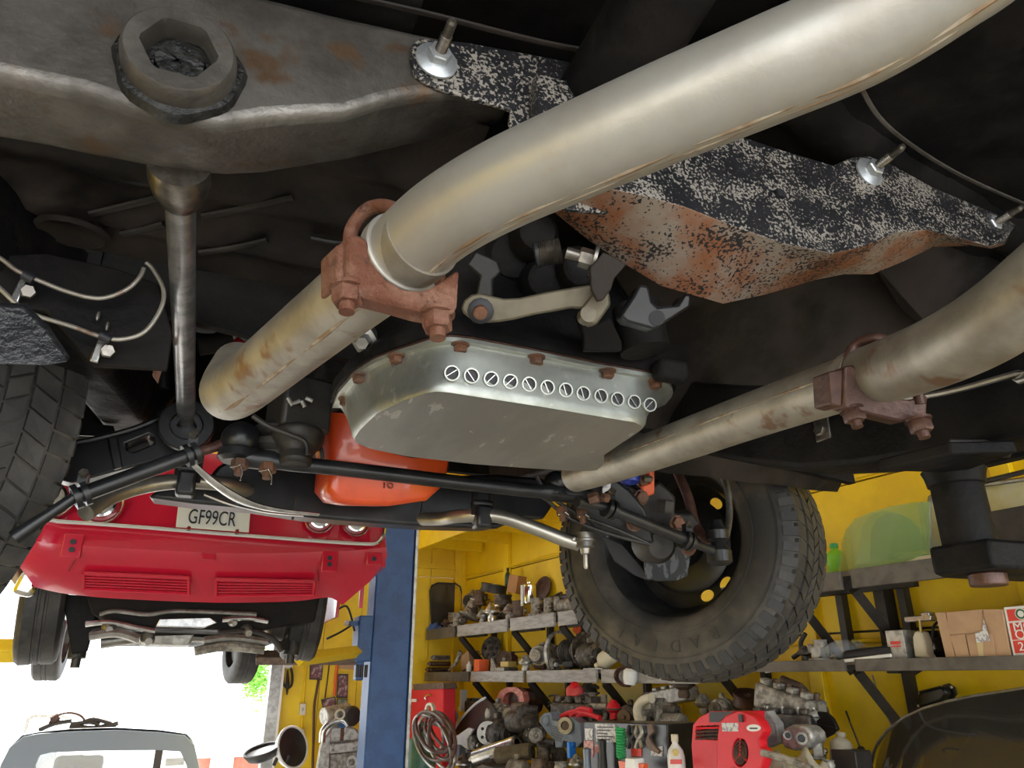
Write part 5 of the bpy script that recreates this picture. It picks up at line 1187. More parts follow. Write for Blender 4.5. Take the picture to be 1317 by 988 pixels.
# ================================================================== parts on the shelves and the bench
rnd = random.Random(11)
def yaw(a): return Matrix.Rotation(a, 3, 'Z')
def onwall(px, py, o, z):                                   # stand on the plane at height z, o metres off the wall
    p = PW(px, py, o); q = WC - WT * (WC - p).dot(WT) + WN * o
    return V(q.x, q.y, CH + z)
VIEW = -ray(700, 850); VIEW = V(VIEW.x, VIEW.y, 0).normalized()   # roughly towards the room
class Local:
    def __init__(s, o, R): s.o = o; s.R = R
    def __call__(s, x, y, z): return s.o + s.R @ V(x, y, z)
    def d(s, x, y, z): return s.R @ V(x, y, z)
def g_carb(nm, lb, o, s, R, m, m2=m_dark, cat='carburettor', group=None):
    T_ = thing(nm, lb, cat, o, group); L = Local(o, R)
    mb = MB(); mb.box(L(0, 0, .06 * s), (.9 * s, .7 * s, .12 * s), R); mb.box(L(0, 0, .35 * s), (.6 * s, .5 * s, .5 * s), R); part(T_, 'body', mb, m, bev=.05 * s)
    mb = MB(); mb.lathe(L(-.1 * s, 0, .55 * s), L.d(0, 0, 1), [(.3 * s, 0), (.3 * s, .1 * s), (.26 * s, .22 * s), (.3 * s, .3 * s), (.22 * s, .3 * s), (.2 * s, .1 * s)], 20); part(T_, 'throat', mb, m)
    mb = MB(); mb.box(L(.42 * s, 0, .5 * s), (.3 * s, .5 * s, .4 * s), R); part(T_, 'float_bowl', mb, m, bev=.06 * s)
    mb = MB(); mb.cyl(L(-.55 * s, -.3 * s, .3 * s), L(.5 * s, -.36 * s, .36 * s), .035 * s, n=8); part(T_, 'linkage', mb, m2)
    mb = MB(); mb.lathe(L(-.1 * s, -.34 * s, .38 * s), L.d(0, -1, 0), [(.15 * s, -.05 * s), (.15 * s, .06 * s), (.08 * s, .1 * s)], 14); part(T_, 'choke_housing', mb, m2)
    for dx in (-.4, .4):
        for dy in (-.3, .3): mb = MB(); mb.hexa(L(dx * s, dy * s, .12 * s), L.d(0, 0, 1), .06 * s, .05 * s); part(T_, 'bolt', mb, m2)
    return T_
def g_alt(nm, lb, o, s, R, m, m2=m_dark, cat='alternator', group=None):          # axis along local x
    T_ = thing(nm, lb, cat, o, group); L = Local(o + V(0, 0, .5 * s), R); ax = L.d(1, 0, 0)
    mb = MB(); mb.lathe(L(-.5 * s, 0, 0), ax, [(.28 * s, 0), (.44 * s, .08 * s), (.48 * s, .2 * s), (.46 * s, .42 * s), (.5 * s, .46 * s), (.5 * s, .6 * s), (.46 * s, .64 * s), (.46 * s, .85 * s), (.3 * s, .96 * s)], 24); part(T_, 'body', mb, m)
    for k in range(8):
        a = 2 * math.pi * k / 8; mb = MB(); mb.box(L(-.5 * s + .1 * s, .36 * s * math.cos(a), .36 * s * math.sin(a)), (.12 * s, .1 * s, .1 * s), R); part(T_, 'vent_rib', mb, m2)
    mb = MB(); mb.lathe(L(-.52 * s, 0, 0), -ax, [(.1 * s, 0), (.1 * s, .08 * s), (.3 * s, .1 * s), (.3 * s, .14 * s), (.22 * s, .18 * s), (.3 * s, .22 * s), (.3 * s, .26 * s), (.1 * s, .26 * s), (.07 * s, .32 * s)], 22); part(T_, 'pulley', mb, m2)
    mb = MB(); mb.box(L(.0, 0, .52 * s), (.16 * s, .2 * s, .2 * s), R); mb.cyl(L(-.1 * s, 0, .6 * s), L(.1 * s, 0, .6 * s), .08 * s, n=12); part(T_, 'mount_ear', mb, m)
    return T_
def g_starter(nm, lb, o, s, R, m, m2=m_dark, cat='starter motor', group=None):
    T_ = thing(nm, lb, cat, o, group); L = Local(o + V(0, 0, .3 * s), R); ax = L.d(1, 0, 0)
    mb = MB(); mb.lathe(L(-.6 * s, 0, 0), ax, [(.24 * s, 0), (.29 * s, .04 * s), (.29 * s, .8 * s), (.26 * s, .84 * s), (.2 * s, 1.1 * s), (.12 * s, 1.25 * s)], 22); part(T_, 'body', mb, m)
    mb = MB(); mb.cyl(L(-.35 * s, -.05 * s, .36 * s), L(.25 * s, -.05 * s, .36 * s), .15 * s, n=16); part(T_, 'solenoid', mb, m2)
    mb = MB(); mb.box(L(.28 * s, 0, .12 * s), (.1 * s, .7 * s, .6 * s), R); part(T_, 'flange', mb, m, bev=.05 * s)
    mb = MB(); mb.cyl(L(-.36 * s, -.05 * s, .36 * s), L(-.46 * s, -.05 * s, .36 * s), .04 * s, n=8); part(T_, 'terminal', mb, m_brass)
    return T_
def g_case(nm, lb, o, s, R, m, m2=m_dark, cat='gearbox', group=None):             # bell housing facing local -x
    T_ = thing(nm, lb, cat, o, group); L = Local(o + V(0, 0, .5 * s), R); ax = L.d(1, 0, 0)
    mb = MB(); mb.lathe(L(-.7 * s, 0, 0), ax, [(.32 * s, .08 * s), (.42 * s, .02 * s), (.5 * s, 0), (.5 * s, .06 * s), (.42 * s, .12 * s), (.33 * s, .38 * s), (.3 * s, .42 * s), (.3 * s, .9 * s), (.22 * s, .95 * s), (.16 * s, 1.4 * s), (.2 * s, 1.42 * s)], 26); part(T_, 'case', mb, m)
    for k in range(10):
        a = 2 * math.pi * k / 10; c_ = L(-.66 * s, .45 * s * math.cos(a), .45 * s * math.sin(a)); mb = MB(); mb.cyl(c_ - ax * .06 * s, c_ + ax * .06 * s, .055 * s, n=8); part(T_, 'bolt_boss', mb, m)
    for k in range(5):
        mb = MB(); mb.ring(L((-.2 + .12 * k) * s, 0, 0), ax, .335 * s, .28 * s, .035 * s, 20); part(T_, 'rib', mb, m)
    mb = MB(); mb.lathe(L(-.62 * s, 0, 0), -ax, [(.32 * s, -.05 * s), (.3 * s, -.02 * s), (.12 * s, 0), (.1 * s, .1 * s), (.0, .1 * s)], 20, cap=False); part(T_, 'input_shaft', mb, m2)
    mb = MB(); mb.box(L(.0, 0, -.34 * s), (.5 * s, .4 * s, .2 * s), R); part(T_, 'mount_foot', mb, m2, bev=.04 * s)
    return T_
def g_disc(nm, lb, c, r, axis, m, m2=None, th=.25, cat='pulley', spokes=0, group=None):
    T_ = thing(nm, lb, cat, c - V(0, 0, r), group); ax = axis.normalized(); m2 = m2 or m
    mb = MB(); mb.lathe(c, ax, [(r * .82, -r * th), (r, -r * th), (r * .93, -r * th * .5), (r, 0), (r * .9, 0), (r * .84, -r * .06), (r * .4, -r * .04), (r * .36, 0), (r * .2, 0)], 32); part(T_, 'rim', mb, m)
    mb = MB(); mb.lathe(c, ax, [(r * .22, -r * .1), (r * .2, r * .06), (r * .1, r * .06)], 16); part(T_, 'hub', mb, m2)
    x, y, z = frame(ax)
    for k in range(spokes):
        a = 2 * math.pi * k / spokes; mb = MB(); mb.lathe(c + (x * math.cos(a) + y * math.sin(a)) * r * .6 + ax * -r * .05, ax, [(r * .14, 0), (r * .14, r * .06)], 14); part(T_, 'hole', mb, m_ink)
    return T_
def g_box(nm, lb, o, sx, sy, sz, R, m, cat='box', flap=None, group=None):
    T_ = thing(nm, lb, cat, o, group); L = Local(o, R)
    mb = MB(); mb.box(L(0, 0, sz / 2), (sx, sy, sz), R); part(T_, 'carton', mb, m, bev=.004)
    if flap:
        for s_ in (-1, 1):
            mb = MB(); mb.box(L(s_ * sx * .25, 0, sz + .003), (sx * .49, sy * .98, .004), R); part(T_, 'flap', mb, flap)
    return T_
def g_bottle(nm, lb, o, r, h, m, mc, axis=ZA, cat='bottle', squash=1.0):
    T_ = thing(nm, lb, cat, o); ax = axis.normalized()
    mb = MB(); mb.lathe(o, ax, [(r * .9, 0), (r, h * .04), (r, h * .62), (r * .85, h * .72), (r * .35, h * .84), (r * .33, h * .88)], 20); part(T_, 'body', mb, m)
    mb = MB(); mb.lathe(o + ax * h * .87, ax, [(r * .42, 0), (r * .42, h * .12), (r * .38, h * .13)], 16); part(T_, 'cap', mb, mc)
    return T_
def g_head(nm, lb, o, L_, W_, H_, R, m, m2=m_dark, cat='cylinder head', n=4, group=None):
    T_ = thing(nm, lb, cat, o, group); L = Local(o, R)
    mb = MB(); mb.box(L(0, 0, H_ / 2), (L_, W_, H_), R); part(T_, 'casting', mb, m, bev=H_ * .1)
    for k in range(n):
        x_ = (k + .5) / n * L_ - L_ / 2
        mb = MB(); mb.ring(L(x_, -W_ / 2, H_ * .5), L.d(0, -1, 0), H_ * .33, H_ * .22, H_ * .14, 18); part(T_, 'port', mb, m2)
        mb = MB(); mb.lathe(L(x_, -W_ / 2 + .002, H_ * .5), L.d(0, -1, 0), [(H_ * .23, 0), (H_ * .23, H_ * .02)], 16); part(T_, 'port_core', mb, m_ink)
        mb = MB(); mb.cyl(L(x_ - L_ / n * .4, 0, H_), L(x_ - L_ / n * .4, 0, H_ * 1.3), H_ * .12, n=10); part(T_, 'stud', mb, m2)
        mb = MB(); mb.box(L(x_, W_ * .2, H_ * 1.12), (L_ / n * .5, W_ * .4, H_ * .24), R); part(T_, 'boss', mb, m, bev=H_ * .06)
    return T_
def g_manifold(nm, lb, o, s, R, m, cat='manifold', n=4, group=None):
    T_ = thing(nm, lb, cat, o, group); L = Local(o, R)
    mb = MB(); mb.box(L(0, 0, .06 * s), (1.1 * s, .1 * s, .12 * s), R); part(T_, 'flange', mb, m, bev=.02 * s)
    for k in range(n):
        x_ = (-.45 + .9 * k / (n - 1)) * s
        mb = MB(); mb.tube(smooth([L(x_, 0, .08 * s), L(x_, -.12 * s, .3 * s), L(x_ * .8, -.02 * s, .52 * s), L(x_ * .5, .1 * s, .58 * s)], 5), .09 * s, 12); part(T_, 'runner', mb, m)
    mb = MB(); mb.cyl(L(-.35 * s, .1 * s, .58 * s), L(.35 * s, .1 * s, .58 * s), .12 * s, n=16); part(T_, 'plenum', mb, m)
    return T_
def g_pump(nm, lb, o, s, R, m, m2=m_dark, cat='fuel pump', group=None):
    T_ = thing(nm, lb, cat, o, group); L = Local(o, R); up = L.d(0, 0, 1)
    mb = MB(); mb.lathe(o, up, [(.22 * s, 0), (.25 * s, .15 * s), (.2 * s, .3 * s), (.4 * s, .42 * s), (.42 * s, .5 * s), (.4 * s, .56 * s), (.34 * s, .7 * s), (.2 * s, .85 * s), (.12 * s, .95 * s)], 22); part(T_, 'body', mb, m)
    mb = MB(); mb.ring(L(0, 0, .45 * s), up, .48 * s, .38 * s, .08 * s, 22); part(T_, 'clamp_ring', mb, m2)
    mb = MB(); mb.tube([L(-.1 * s, 0, .75 * s), L(-.4 * s, -.1 * s, .78 * s), L(-.6 * s, -.1 * s, .7 * s)], .07 * s, 10); part(T_, 'inlet', mb, m)
    mb = MB(); mb.tube([L(.15 * s, 0, .7 * s), L(.45 * s, -.1 * s, .6 * s), L(.55 * s, -.1 * s, .2 * s)], .06 * s, 10); part(T_, 'lever', mb, m2)
    return T_
def g_cloth(nm, lb, o, sx, sy, sz, R, m, cat, seed=1):
    r_ = random.Random(seed); L = Local(o, R); n = 18; g = []
    ph = [r_.uniform(0, 6) for _ in range(6)]
    for i in range(n + 1):
        row = []
        for j in range(n + 1):
            u, v = i / n * 2 - 1, j / n * 2 - 1
            rr = max(abs(u), abs(v))
            h = sz * (1 - rr ** 2.2) * (.75 + .25 * math.sin(5 * u + ph[0]) * math.sin(4 * v + ph[1])) + .12 * sz * math.sin(9 * u + 7 * v + ph[2])
            row.append(L(u * sx / 2 * (1 + .1 * math.sin(4 * v + ph[3])), v * sy / 2 * (1 + .1 * math.sin(4 * u + ph[4])), max(0.002, h)))
        g.append(row)
    mb = MB(); mb.sheet(g); mb.add([v - V(0, 0, .002) for v in mb.v], [tuple(reversed(f)) for f in mb.f]); return single(nm, lb, cat, mb, m, ang=60)
ALONG = math.radians(90 + 5.9)                                # local x along the wall (towards the corner)
RW = yaw(ALONG)
def S(npx, px, py, o): return px2m(npx, PW(px, py, o))

# ---- upper shelf, left
U1 = ZU + .001
p0 = [PY(a, b, BY - .05) for a, b in ((555, 806), (553, 760), (556, 753), (563, 750), (586, 751), (592, 755), (594, 764), (593, 806))]
DP = thing('door_glass', 'dark rounded car window pane leaning in the corner of the upper shelf', 'car window', onwall(580, 800, .2, U1))
mb = MB(); mb.prism(p0, V(0, .008, 0)); part(DP, 'pane', mb, m_glassd, bev=.002)
mb = MB(); mb.tube(p0, .009, 8, closed=True); part(DP, 'rubber_seal', mb, m_ink)
g_cloth('shop_rag', 'crumpled blue rag at the corner end of the upper shelf', onwall(559, 804, .36, U1), .17, .12, .085, RW, mat('blue cloth', (.06, .15, .5), (.1, .2, .6), .9), 'rag', 2)
g_pump('filler_plug', 'small tan cap beside the blue rag', onwall(573, 801, .36, U1), .10, RW, m_brown, m_dark, 'cap')
g_carb('carburettor', 'grey carburettor lying at the shelf edge in front of the dark pane', onwall(590, 798, .35, U1), S(20, 590, 795, .35), yaw(.4), m_alud, m_alu)
g_carb('carburettor', 'brass toned carburettor tilted on top of the grey one', onwall(603, 786, .28, U1 + .09), S(26, 603, 780, .3), Matrix.Rotation(.5, 3, 'Y') @ yaw(.3), m_alu, m_brown)
g_alt('alternator', 'dull alternator behind the tilted carburettor', onwall(608, 770, .15, U1 + .16), S(24, 610, 770, .2), yaw(.9), m_alud)
T_ = g_carb('carburettor', 'large black carburettor in the middle of the upper shelf', onwall(645, 797, .25, U1), S(40, 645, 790, .25), RW, m_iron, m_bracket)
g_disc('air_cleaner', 'flat black air cleaner lid lying on the large black carburettor', onwall(636, 763, .25, U1 + .36) , .13, V(.1, -.2, 1), m_bracket, m_yellp, .6, 'air cleaner')
g_pump('fuel_pump', 'bright silver fuel pump in front of the black carburettor', onwall(633, 797, .40, U1), S(25, 633, 790, .4), RW, m_bright, m_alu)
g_pump('fuel_pump', 'small grey fuel pump left of the bright silver one', onwall(621, 799, .40, U1), S(18, 621, 795, .4), yaw(1), m_alud, m_steel)
g_box('carton', 'orange brown carton balanced between the green bottle and the chrome canister', onwall(663, 770, .2, U1 + .25), .13, .11, .16, yaw(.5) @ Matrix.Rotation(.2, 3, 'X'), m_cardd)
g_bottle('bottle', 'dark green bottle standing tall behind the black carburettor', onwall(653, 765, .12, U1 + .3), .03, .22, mat('dark green plastic', (.02, .07, .04), None, .3), m_ink)
T_ = thing('canister', 'polished canister standing among rusty carburettors on the upper shelf', 'canister', onwall(681, 792, .3, U1 + .1)); o_ = onwall(681, 792, .3, U1 + .12); r_ = S(9, 681, 780, .3)
mb = MB(); mb.lathe(o_, ZA, [(r_ * .9, 0), (r_, .01), (r_, .15), (r_ * .8, .165), (r_ * .3, .17), (r_ * .3, .18)], 24); part(T_, 'body', mb, m_chrome)
mb = MB(); mb.cyl(o_ + WN * (r_ + .012) - WT * 0.0 + V(0, 0, -.02), o_ + WN * (r_ + .012) + V(0, 0, .15), .012, n=12); part(T_, 'highlight_strip', mb, m_white)  # white strip set on the polished side as its highlight
g_disc('rusty_disc', 'rusty brown round disc leaning on the wall behind the chrome canister', PW(697, 757, .06), .115, V(-1, -.25, .3), m_rustb, m_rustb, .1, 'disc')
g_carb('carburettor', 'rusty carburettor right of the black one on the upper shelf', onwall(666, 794, .36, U1), S(26, 666, 790, .36), yaw(1.2), m_brown, m_alud)
g_carb('carburettor', 'grey carburettor under the polished canister', onwall(692, 791, .36, U1), S(26, 692, 785, .36), yaw(.6), m_alud, m_brown)
g_starter('starter_motor', 'dull starter motor at the tyre end of the upper shelf', onwall(726, 786, .33, U1), S(30, 726, 780, .33), RW, m_alud)
T_ = thing('throttle_linkage', 'black throttle linkage lying on the starter motor', 'linkage', onwall(716, 772, .22, U1 + .1))
for pts in ([(700, 775), (712, 768), (722, 763)], [(706, 778), (716, 770), (735, 768)], [(718, 772), (728, 766), (740, 772)]):
    mb = MB(); mb.tube(smooth([PW(a, b, .22) for a, b in pts], 4), .014, 8); part(T_, 'rod', mb, m_bracket)
mb = MB(); mb.box(PW(714, 772, .24), (.06, .05, .05), yaw(.4)); part(T_, 'bracket', mb, m_brown, bev=.006)
# ---- lower shelf, left
U2 = ZL + .001
for k, (px, py, z, m, lb) in enumerate(((573, 858, 0, m_rustb, 'lowest brake shoe of the stack at the corner end'), (577, 850, .055, m_rustb, 'middle brake shoe of the stack at the corner end'), (581, 842, .11, m_alud, 'grey brake shoe lying on top of the stack'))):
    o_ = onwall(px, py, .32, U2 + z); T_ = thing('brake_shoe', lb, 'brake shoe', o_, 'brake shoes on the lower shelf')
    arc = [o_ + V(.14 * math.cos(a) - .06, .14 * math.sin(a) * .6, .024) for a in [math.pi * (.15 + .7 * i / 12) + k * .3 for i in range(13)]]
    mb = MB(); mb.tube(arc, .024, 4, up=ZA); part(T_, 'lining', mb, m)
    mb = MB(); mb.tube([lerp(p, o_ + V(-.06, 0, .024), .3) for p in arc], .012, 6); part(T_, 'web', mb, m_brown)
mb = MB(); mb.tube(smooth([PW(a, b, .38) for a, b in ((592, 838), (588, 850), (582, 858), (577, 862))], 4), [.02] * 8 + [.012] * 5, 8); single('wrench', 'rusty wrench leaning over the stacked brake shoes', 'wrench', mb, m_alud)
g_box('carton', 'tilted plain cardboard carton behind the small red box', onwall(606, 856, .2, U2 + .03), .19, .12, .15, RW @ Matrix.Rotation(.22, 3, 'Y'), m_card)
g_bottle('bottle', 'small white bottle left of the red box', onwall(603, 862, .39, U2), .025, .09, m_white, m_white)
T_ = g_box('box', 'small bright red box near the front of the lower shelf', onwall(619, 862, .36, U2), .115, .10, .105, RW, m_orangep)
g_disc('clutch_disc', 'dark round clutch disc leaning above the red box', PW(631, 834, .14), .115, V(-.9, -.55, .25), m_iron, m_dark, .1, 'clutch disc', 6)
g_disc('bezel', 'round metal lamp bezel lying right of the clutch disc', PW(648, 848, .26), .075, V(-.6, -.8, .3), m_brown, m_alu, .2, 'bezel')
g_bottle('horn', 'purple horn trumpet standing behind the mustard box', onwall(659, 848, .15, U2 + .05), .05, .12, mat('purple paint', (.13, .04, .09), None, .35), m_ink, cat='horn')
g_box('tray', 'flat grey metal tray under the mustard box', onwall(648, 863, .36, U2), .26, .14, .03, RW, m_steel, 'tray')
T_ = g_box('box', 'mustard yellow box lying on the grey tray', onwall(654, 860, .35, U2 + .033), .12, .09, .045, RW @ Matrix.Rotation(.1, 3, 'Z'), m_yellp)
T_ = thing('bracket', 'white triangular bracket between the red box and the tray', 'bracket', onwall(636, 860, .33, U2)); mb = MB(); mb.prism([PW(634, 861, .33), PW(634, 846, .33), PW(642, 861, .33)], WN * .02); part(T_, 'plate', mb, m_shelf)
g_case('gearbox', 'bare aluminium gearbox with open flange on the lower shelf', onwall(696, 860, .26, U2), S(36, 696, 845, .26), yaw(ALONG + 2.3), m_alu, m_rustnut)
T_ = g_case('bell_housing', 'dark bell housing with white edge right of the bare gearbox', onwall(738, 862, .2, U2), S(46, 738, 840, .2), yaw(ALONG), m_iron, m_dark, 'bell housing')
mb = MB(); c_ = PW(722, 840, .24); mb.ring(c_, V(-.35, .94, 0), .17, .15, .03, 28); part(T_, 'edge_ring', mb, m_alu)
g_alt('starter_generator', 'ribbed dark generator between the bell housing and the cream bottle', onwall(760, 861, .28, U2), S(34, 760, 845, .28), yaw(ALONG), m_iron, m_bracket, 'generator')
mb = MB(); mb.tube([PW(739, 844, .34), PW(763, 845, .34)], .005, 6); single('steel_rod', 'thin pale rod lying across the dark generator', 'rod', mb, m_shelf)
g_bottle('bottle', 'cream plastic bottle lying on its side below the tyre', PW(792, 838, .3), .06, .19, m_cream, m_cream, V(.25, .9, -.35) if False else (PW(771, 855, .36) - PW(792, 838, .3)))
g_box('steel_strip', 'flat steel strip lying in front of the cream bottle', onwall(765, 862, .40, U2), .24, .04, .012, RW, m_steel, 'strip')
T_ = thing('hook', 'rusty hook gripping a white cup over the shelf edge', 'hook', PW(803, 880, SH + .02))
mb = MB(); mb.tube(smooth([PW(a, b, SH + .03) for a, b in ((830, 858), (812, 857), (800, 859), (793, 866), (794, 875), (801, 881), (809, 882))], 5), [.028] * 12 + [.02] * 19, 10, flat=.5); part(T_, 'jaw', mb, m_rustb)
mb = MB(); p = PW(809, 870, SH + .05); mb.lathe(p + V(0, 0, -.05), V(.1, -.1, 1), [(.035, 0), (.045, .03), (.045, .08), (.03, .095), (.0, .095)], 20, cap=False); part(T_, 'cup', mb, m_white)
g_alt('distributor', 'dark distributor with an orange cap half behind the tyre', onwall(750, 815, .08, U2 + .25), .12, yaw(.5), m_bracket, m_orangep, 'distributor')
# ---- right side shelves
U3 = ZR + .001
g_carb('carburettor', 'clean aluminium carburettor on the lower shelf right of the tyre', onwall(1056, 846, .3, U3), S(30, 1056, 840, .3), yaw(1.4), m_alu, m_bracket)
mb = MB(); mb.tube(smooth([PW(a, b, .3) for a, b in ((1020, 846), (1030, 838), (1030, 826), (1036, 815))], 4), .012, 8); single('rubber_hose', 'short black hose curling up beside the tyre', 'hose', mb, m_ink)
mb = MB(); mb.tube([PW(985, 864, .42), PW(1030, 857, .42), PW(1146, 843, .43)], .008, 8); single('white_rod', 'long thin white rod lying along the lower right shelf', 'rod', mb, m_white)
mb = MB(); mb.tube([PW(1090, 845, .3), PW(1150, 838, .3)], .03, 12); single('rubber_tube', 'thick black tube lying beside the grey tin', 'tube', mb, m_ink)
T_ = thing('plastic_bag', 'clear wrinkled wrapper lying between the carburettor and the black tube', 'wrapper', onwall(1090, 842, .25, U3)); mb = MB(); mb.ell(onwall(1092, 840, .22, U3 + .045), (.14, .06, .05), 18, 10); mb.jitter(.008, 3); part(T_, 'wrap', mb, m_glassw)
T_ = g_box('tin_box', 'grey tin with a red mark beside the cream tool head', onwall(1164, 845, .27, U3), .09, .10, .125, RW, m_alu, 'tin')
mb = MB(); L = Local(onwall(1164, 845, .27, U3), RW); mb.box(L(0, .051, .07), (.05, .003, .014), RW); mb.box(L(0, .051, .055), (.05, .003, .006), RW); part(T_, 'red_mark', mb, m_redbox)
T_ = thing('hand_press', 'cream cast hand press with a steel head on the lower right shelf', 'press', onwall(1188, 846, .3, U3))
mb = MB(); mb.prism([PW(a, b, .33) for a, b in ((1176, 846), (1173, 820), (1176, 812), (1184, 812), (1189, 825), (1191, 840), (1196, 847))], -WN * .06); part(T_, 'stand', mb, m_cream, bev=.008)
mb = MB(); mb.box(PW(1184, 796, .3), (.05, .13, .025), RW @ yaw(1.57)); mb.box(PW(1194, 792, .3), (.04, .05, .03), RW); part(T_, 'head', mb, m_bright, bev=.005)
mb = MB(); mb.tube([PW(1183, 797, .32), PW(1185, 816, .32)], .007, 8); part(T_, 'screw', mb, m_bright)
T_ = thing('black_pot', 'black rounded pot behind the cream hand press', 'pot', onwall(1203, 846, .2, U3)); o_ = onwall(1203, 846, .2, U3)
mb = MB(); mb.lathe(o_, ZA, [(.05, 0), (.062, .02), (.06, .08), (.045, .115), (.04, .12)], 22); part(T_, 'body', mb, mat('gloss black', (.012, .013, .015), None, .18))
mb = MB(); mb.tube(smooth([o_ + V(-.05, -.04, .08), o_ + V(-.04, -.06, .14), o_ + V(.03, -.05, .16), o_ + V(.06, -.02, .11)], 5), .006, 8); part(T_, 'handle', mb, m_ink)
# big cardboard box: real flaps
def qbox(q, o0, dep_): return [PW(a, b, o0) for a, b in q]
CB = thing('cardboard_box', 'large cardboard box with folded flaps and a torn label on the shelf', 'box', onwall(1250, 845, .3, U3))
q = qbox([(1203, 788), (1260, 785), (1290, 784), (1300, 845), (1258, 848), (1217, 848)], .40, .28)
mb = MB(); mb.prism(q, -WN * .30); part(CB, 'body', mb, m_card, bev=.003)
for qq, dd in (([(1217, 788), (1262, 784), (1263, 813), (1221, 816)], .406), ([(1203, 788), (1216, 788), (1229, 847), (1217, 847)], .404), ([(1264, 784), (1288, 784), (1300, 844), (1281, 845), (1272, 815)], .404), ([(1222, 818), (1241, 816), (1247, 846), (1231, 848)], .408), ([(1243, 817), (1276, 815), (1280, 844), (1249, 849)], .411)):
    mb = MB(); mb.prism([PW(a, b, dd) for a, b in qq], -WN * .004); part(CB, 'flap', mb, m_card)
mb = MB(); mb.prism([PW(a, b, .414) for a, b in ((1254, 814), (1263, 812), (1265, 797), (1273, 824), (1256, 827))], -WN * .002); part(CB, 'shipping_label', mb, m_paper)
mb = MB(); mb.prism([PW(a, b, .4135) for a, b in ((1256, 827), (1264, 826), (1265, 845), (1259, 846))], -WN * .0015); part(CB, 'tape', mb, mat('packing tape', (.6, .48, .28), None, .25))
# motor oil carton
OB = thing('oil_carton', 'red and white motor oil carton at the right edge of the shelf', 'carton', onwall(1310, 845, .3, U3))
q = [PW(a, b, .40) for a, b in ((1290, 781), (1375, 774), (1380, 838), (1303, 844))]
mb = MB(); mb.prism(q, -WN * .26); part(OB, 'body', mb, m_white, bev=.003)
def oq(u, v, d=.402): return lerp(lerp(q[0], q[1], u), lerp(q[3], q[2], u), v) + WN * d * 0 + WN * .002
for (u0, u1, v0, v1) in ((.05, .95, .06, .30), (.05, .95, .34, .68), (.05, .95, .70, .95)):
    mb = MB(); mb.prism([oq(u0, v0), oq(u1, v0), oq(u1, v1), oq(u0, v1)], -WN * .0015); part(OB, 'red_panel', mb, m_redbox)
c_ = oq(.27, .17) + WN * .001; mb = MB(); mb.lathe(c_, WN, [(.022, 0), (.022, .0015)], 24); bd = part(OB, 'round_badge', mb, m_white)
mb = MB(); mb.ring(c_ + WN * .0015, WN, .019, .012, .001, 24); part(bd, 'badge_ring', mb, m_green)
RT_ = Matrix((-WT, ZA, WN)).transposed()
for body, u, v, sz in (('MOTOR', .10, .43, .05), ('OIL', .11, .59, .05), ('20', .13, .83, .045)):
    tm = text_mesh(body, sz, .001, 'LEFT'); tm.materials.append(m_white); put(OB, 'lettering', tm, oq(u, v) + WN * .002, RT_)
# curved tinted glass and frames on the upper right shelf
U4 = ZUR + .001
GL = thing('tinted_glass', 'curved green tinted car glass standing on the upper right shelf', 'car glass', onwall(1140, 722, .25, U4))
def curved(pxs_top, pxs_bot, o0, bulge, m, th=.006):
    T = [PW(a, b, o0) for a, b in pxs_top]; B_ = [PW(a, b, o0) for a, b in pxs_bot]; n = len(T); g = []
    for k in range(7):
        t = k / 6; row = []
        for i in range(n):
            u = i / (n - 1); row.append(lerp(B_[i], T[i], t) + WN * (bulge * math.sin(math.pi * u) * (1 - .6 * t)))
        g.append(row)
    mb = MB(); mb.sheet(g); mb.add([v - WN * th for v in mb.v], [tuple(reversed(f)) for f in mb.f]); return mb
part(GL, 'pane', curved([(1082, 716), (1084, 700), (1092, 682), (1105, 668), (1125, 660), (1150, 652), (1175, 647), (1195, 645)], [(1078, 738), (1090, 737), (1105, 735), (1120, 733), (1140, 731), (1160, 729), (1180, 727), (1195, 725)], .33, .08, m_glassg), m_glassg)
part(GL, 'inner_pane', curved([(1120, 700), (1122, 682), (1130, 668), (1145, 661), (1160, 662), (1175, 668), (1186, 680), (1190, 698)], [(1118, 734), (1128, 733), (1138, 732), (1150, 731), (1160, 730), (1170, 729), (1182, 727), (1192, 726)], .22, .05, m_glasst), m_glasst)
GF = thing('windscreen_frame', 'pale windscreen in a chrome frame standing behind the lift post', 'windscreen', onwall(1260, 715, .12, U4))
fr = [PW(a, b, .15) for a, b in ((1196, 722), (1194, 655), (1197, 640), (1210, 632), (1260, 624), (1400, 605), (1400, 700))]
mb = MB(); mb.prism(fr, -WN * .01); part(GF, 'pane', mb, mat('milky glass', (.55, .5, .25), (.6, .58, .4), .2, 0, 6, alpha=.75))
mb = MB(); mb.tube(fr[:6], .012, 8); part(GF, 'frame', mb, m_steel)
mb = MB(); mb.tube([PW(1255, 622, .2), PW(1330, 604, .2), PW(1400, 590, .2)], .012, 8); part(GF, 'trim_bar', mb, m_bracket)
g_box('black_case', 'open black case behind the lift arm at the right edge', onwall(1296, 712, .32, U4), .3, .15, .16, RW, m_bracket, 'case')
for pts, o_, lb in ((((1104, 727), (1170, 718), (1215, 712)), .35, 'long pale wooden batten lying in front of the curved glass'), (((1158, 718), (1200, 714), (1235, 712)), .28, 'short pale wooden stick lying behind the long batten')):
    mb = MB(); P = [PW(a, b, o_) for a, b in pts]; zq = U4 + CH + .012 + (.03 if o_ < .3 else 0)
    mb.tube([V(p.x, p.y, zq) for p in P], .018, 4); single('batten', lb, 'wood', mb, m_cream)
g_bottle('bottle', 'bright green bottle half hidden between the tyre and the curved glass', onwall(1078, 737, .2, U4), .05, .18, mat('lime plastic', (.25, .65, .05), None, .3), m_greenp)
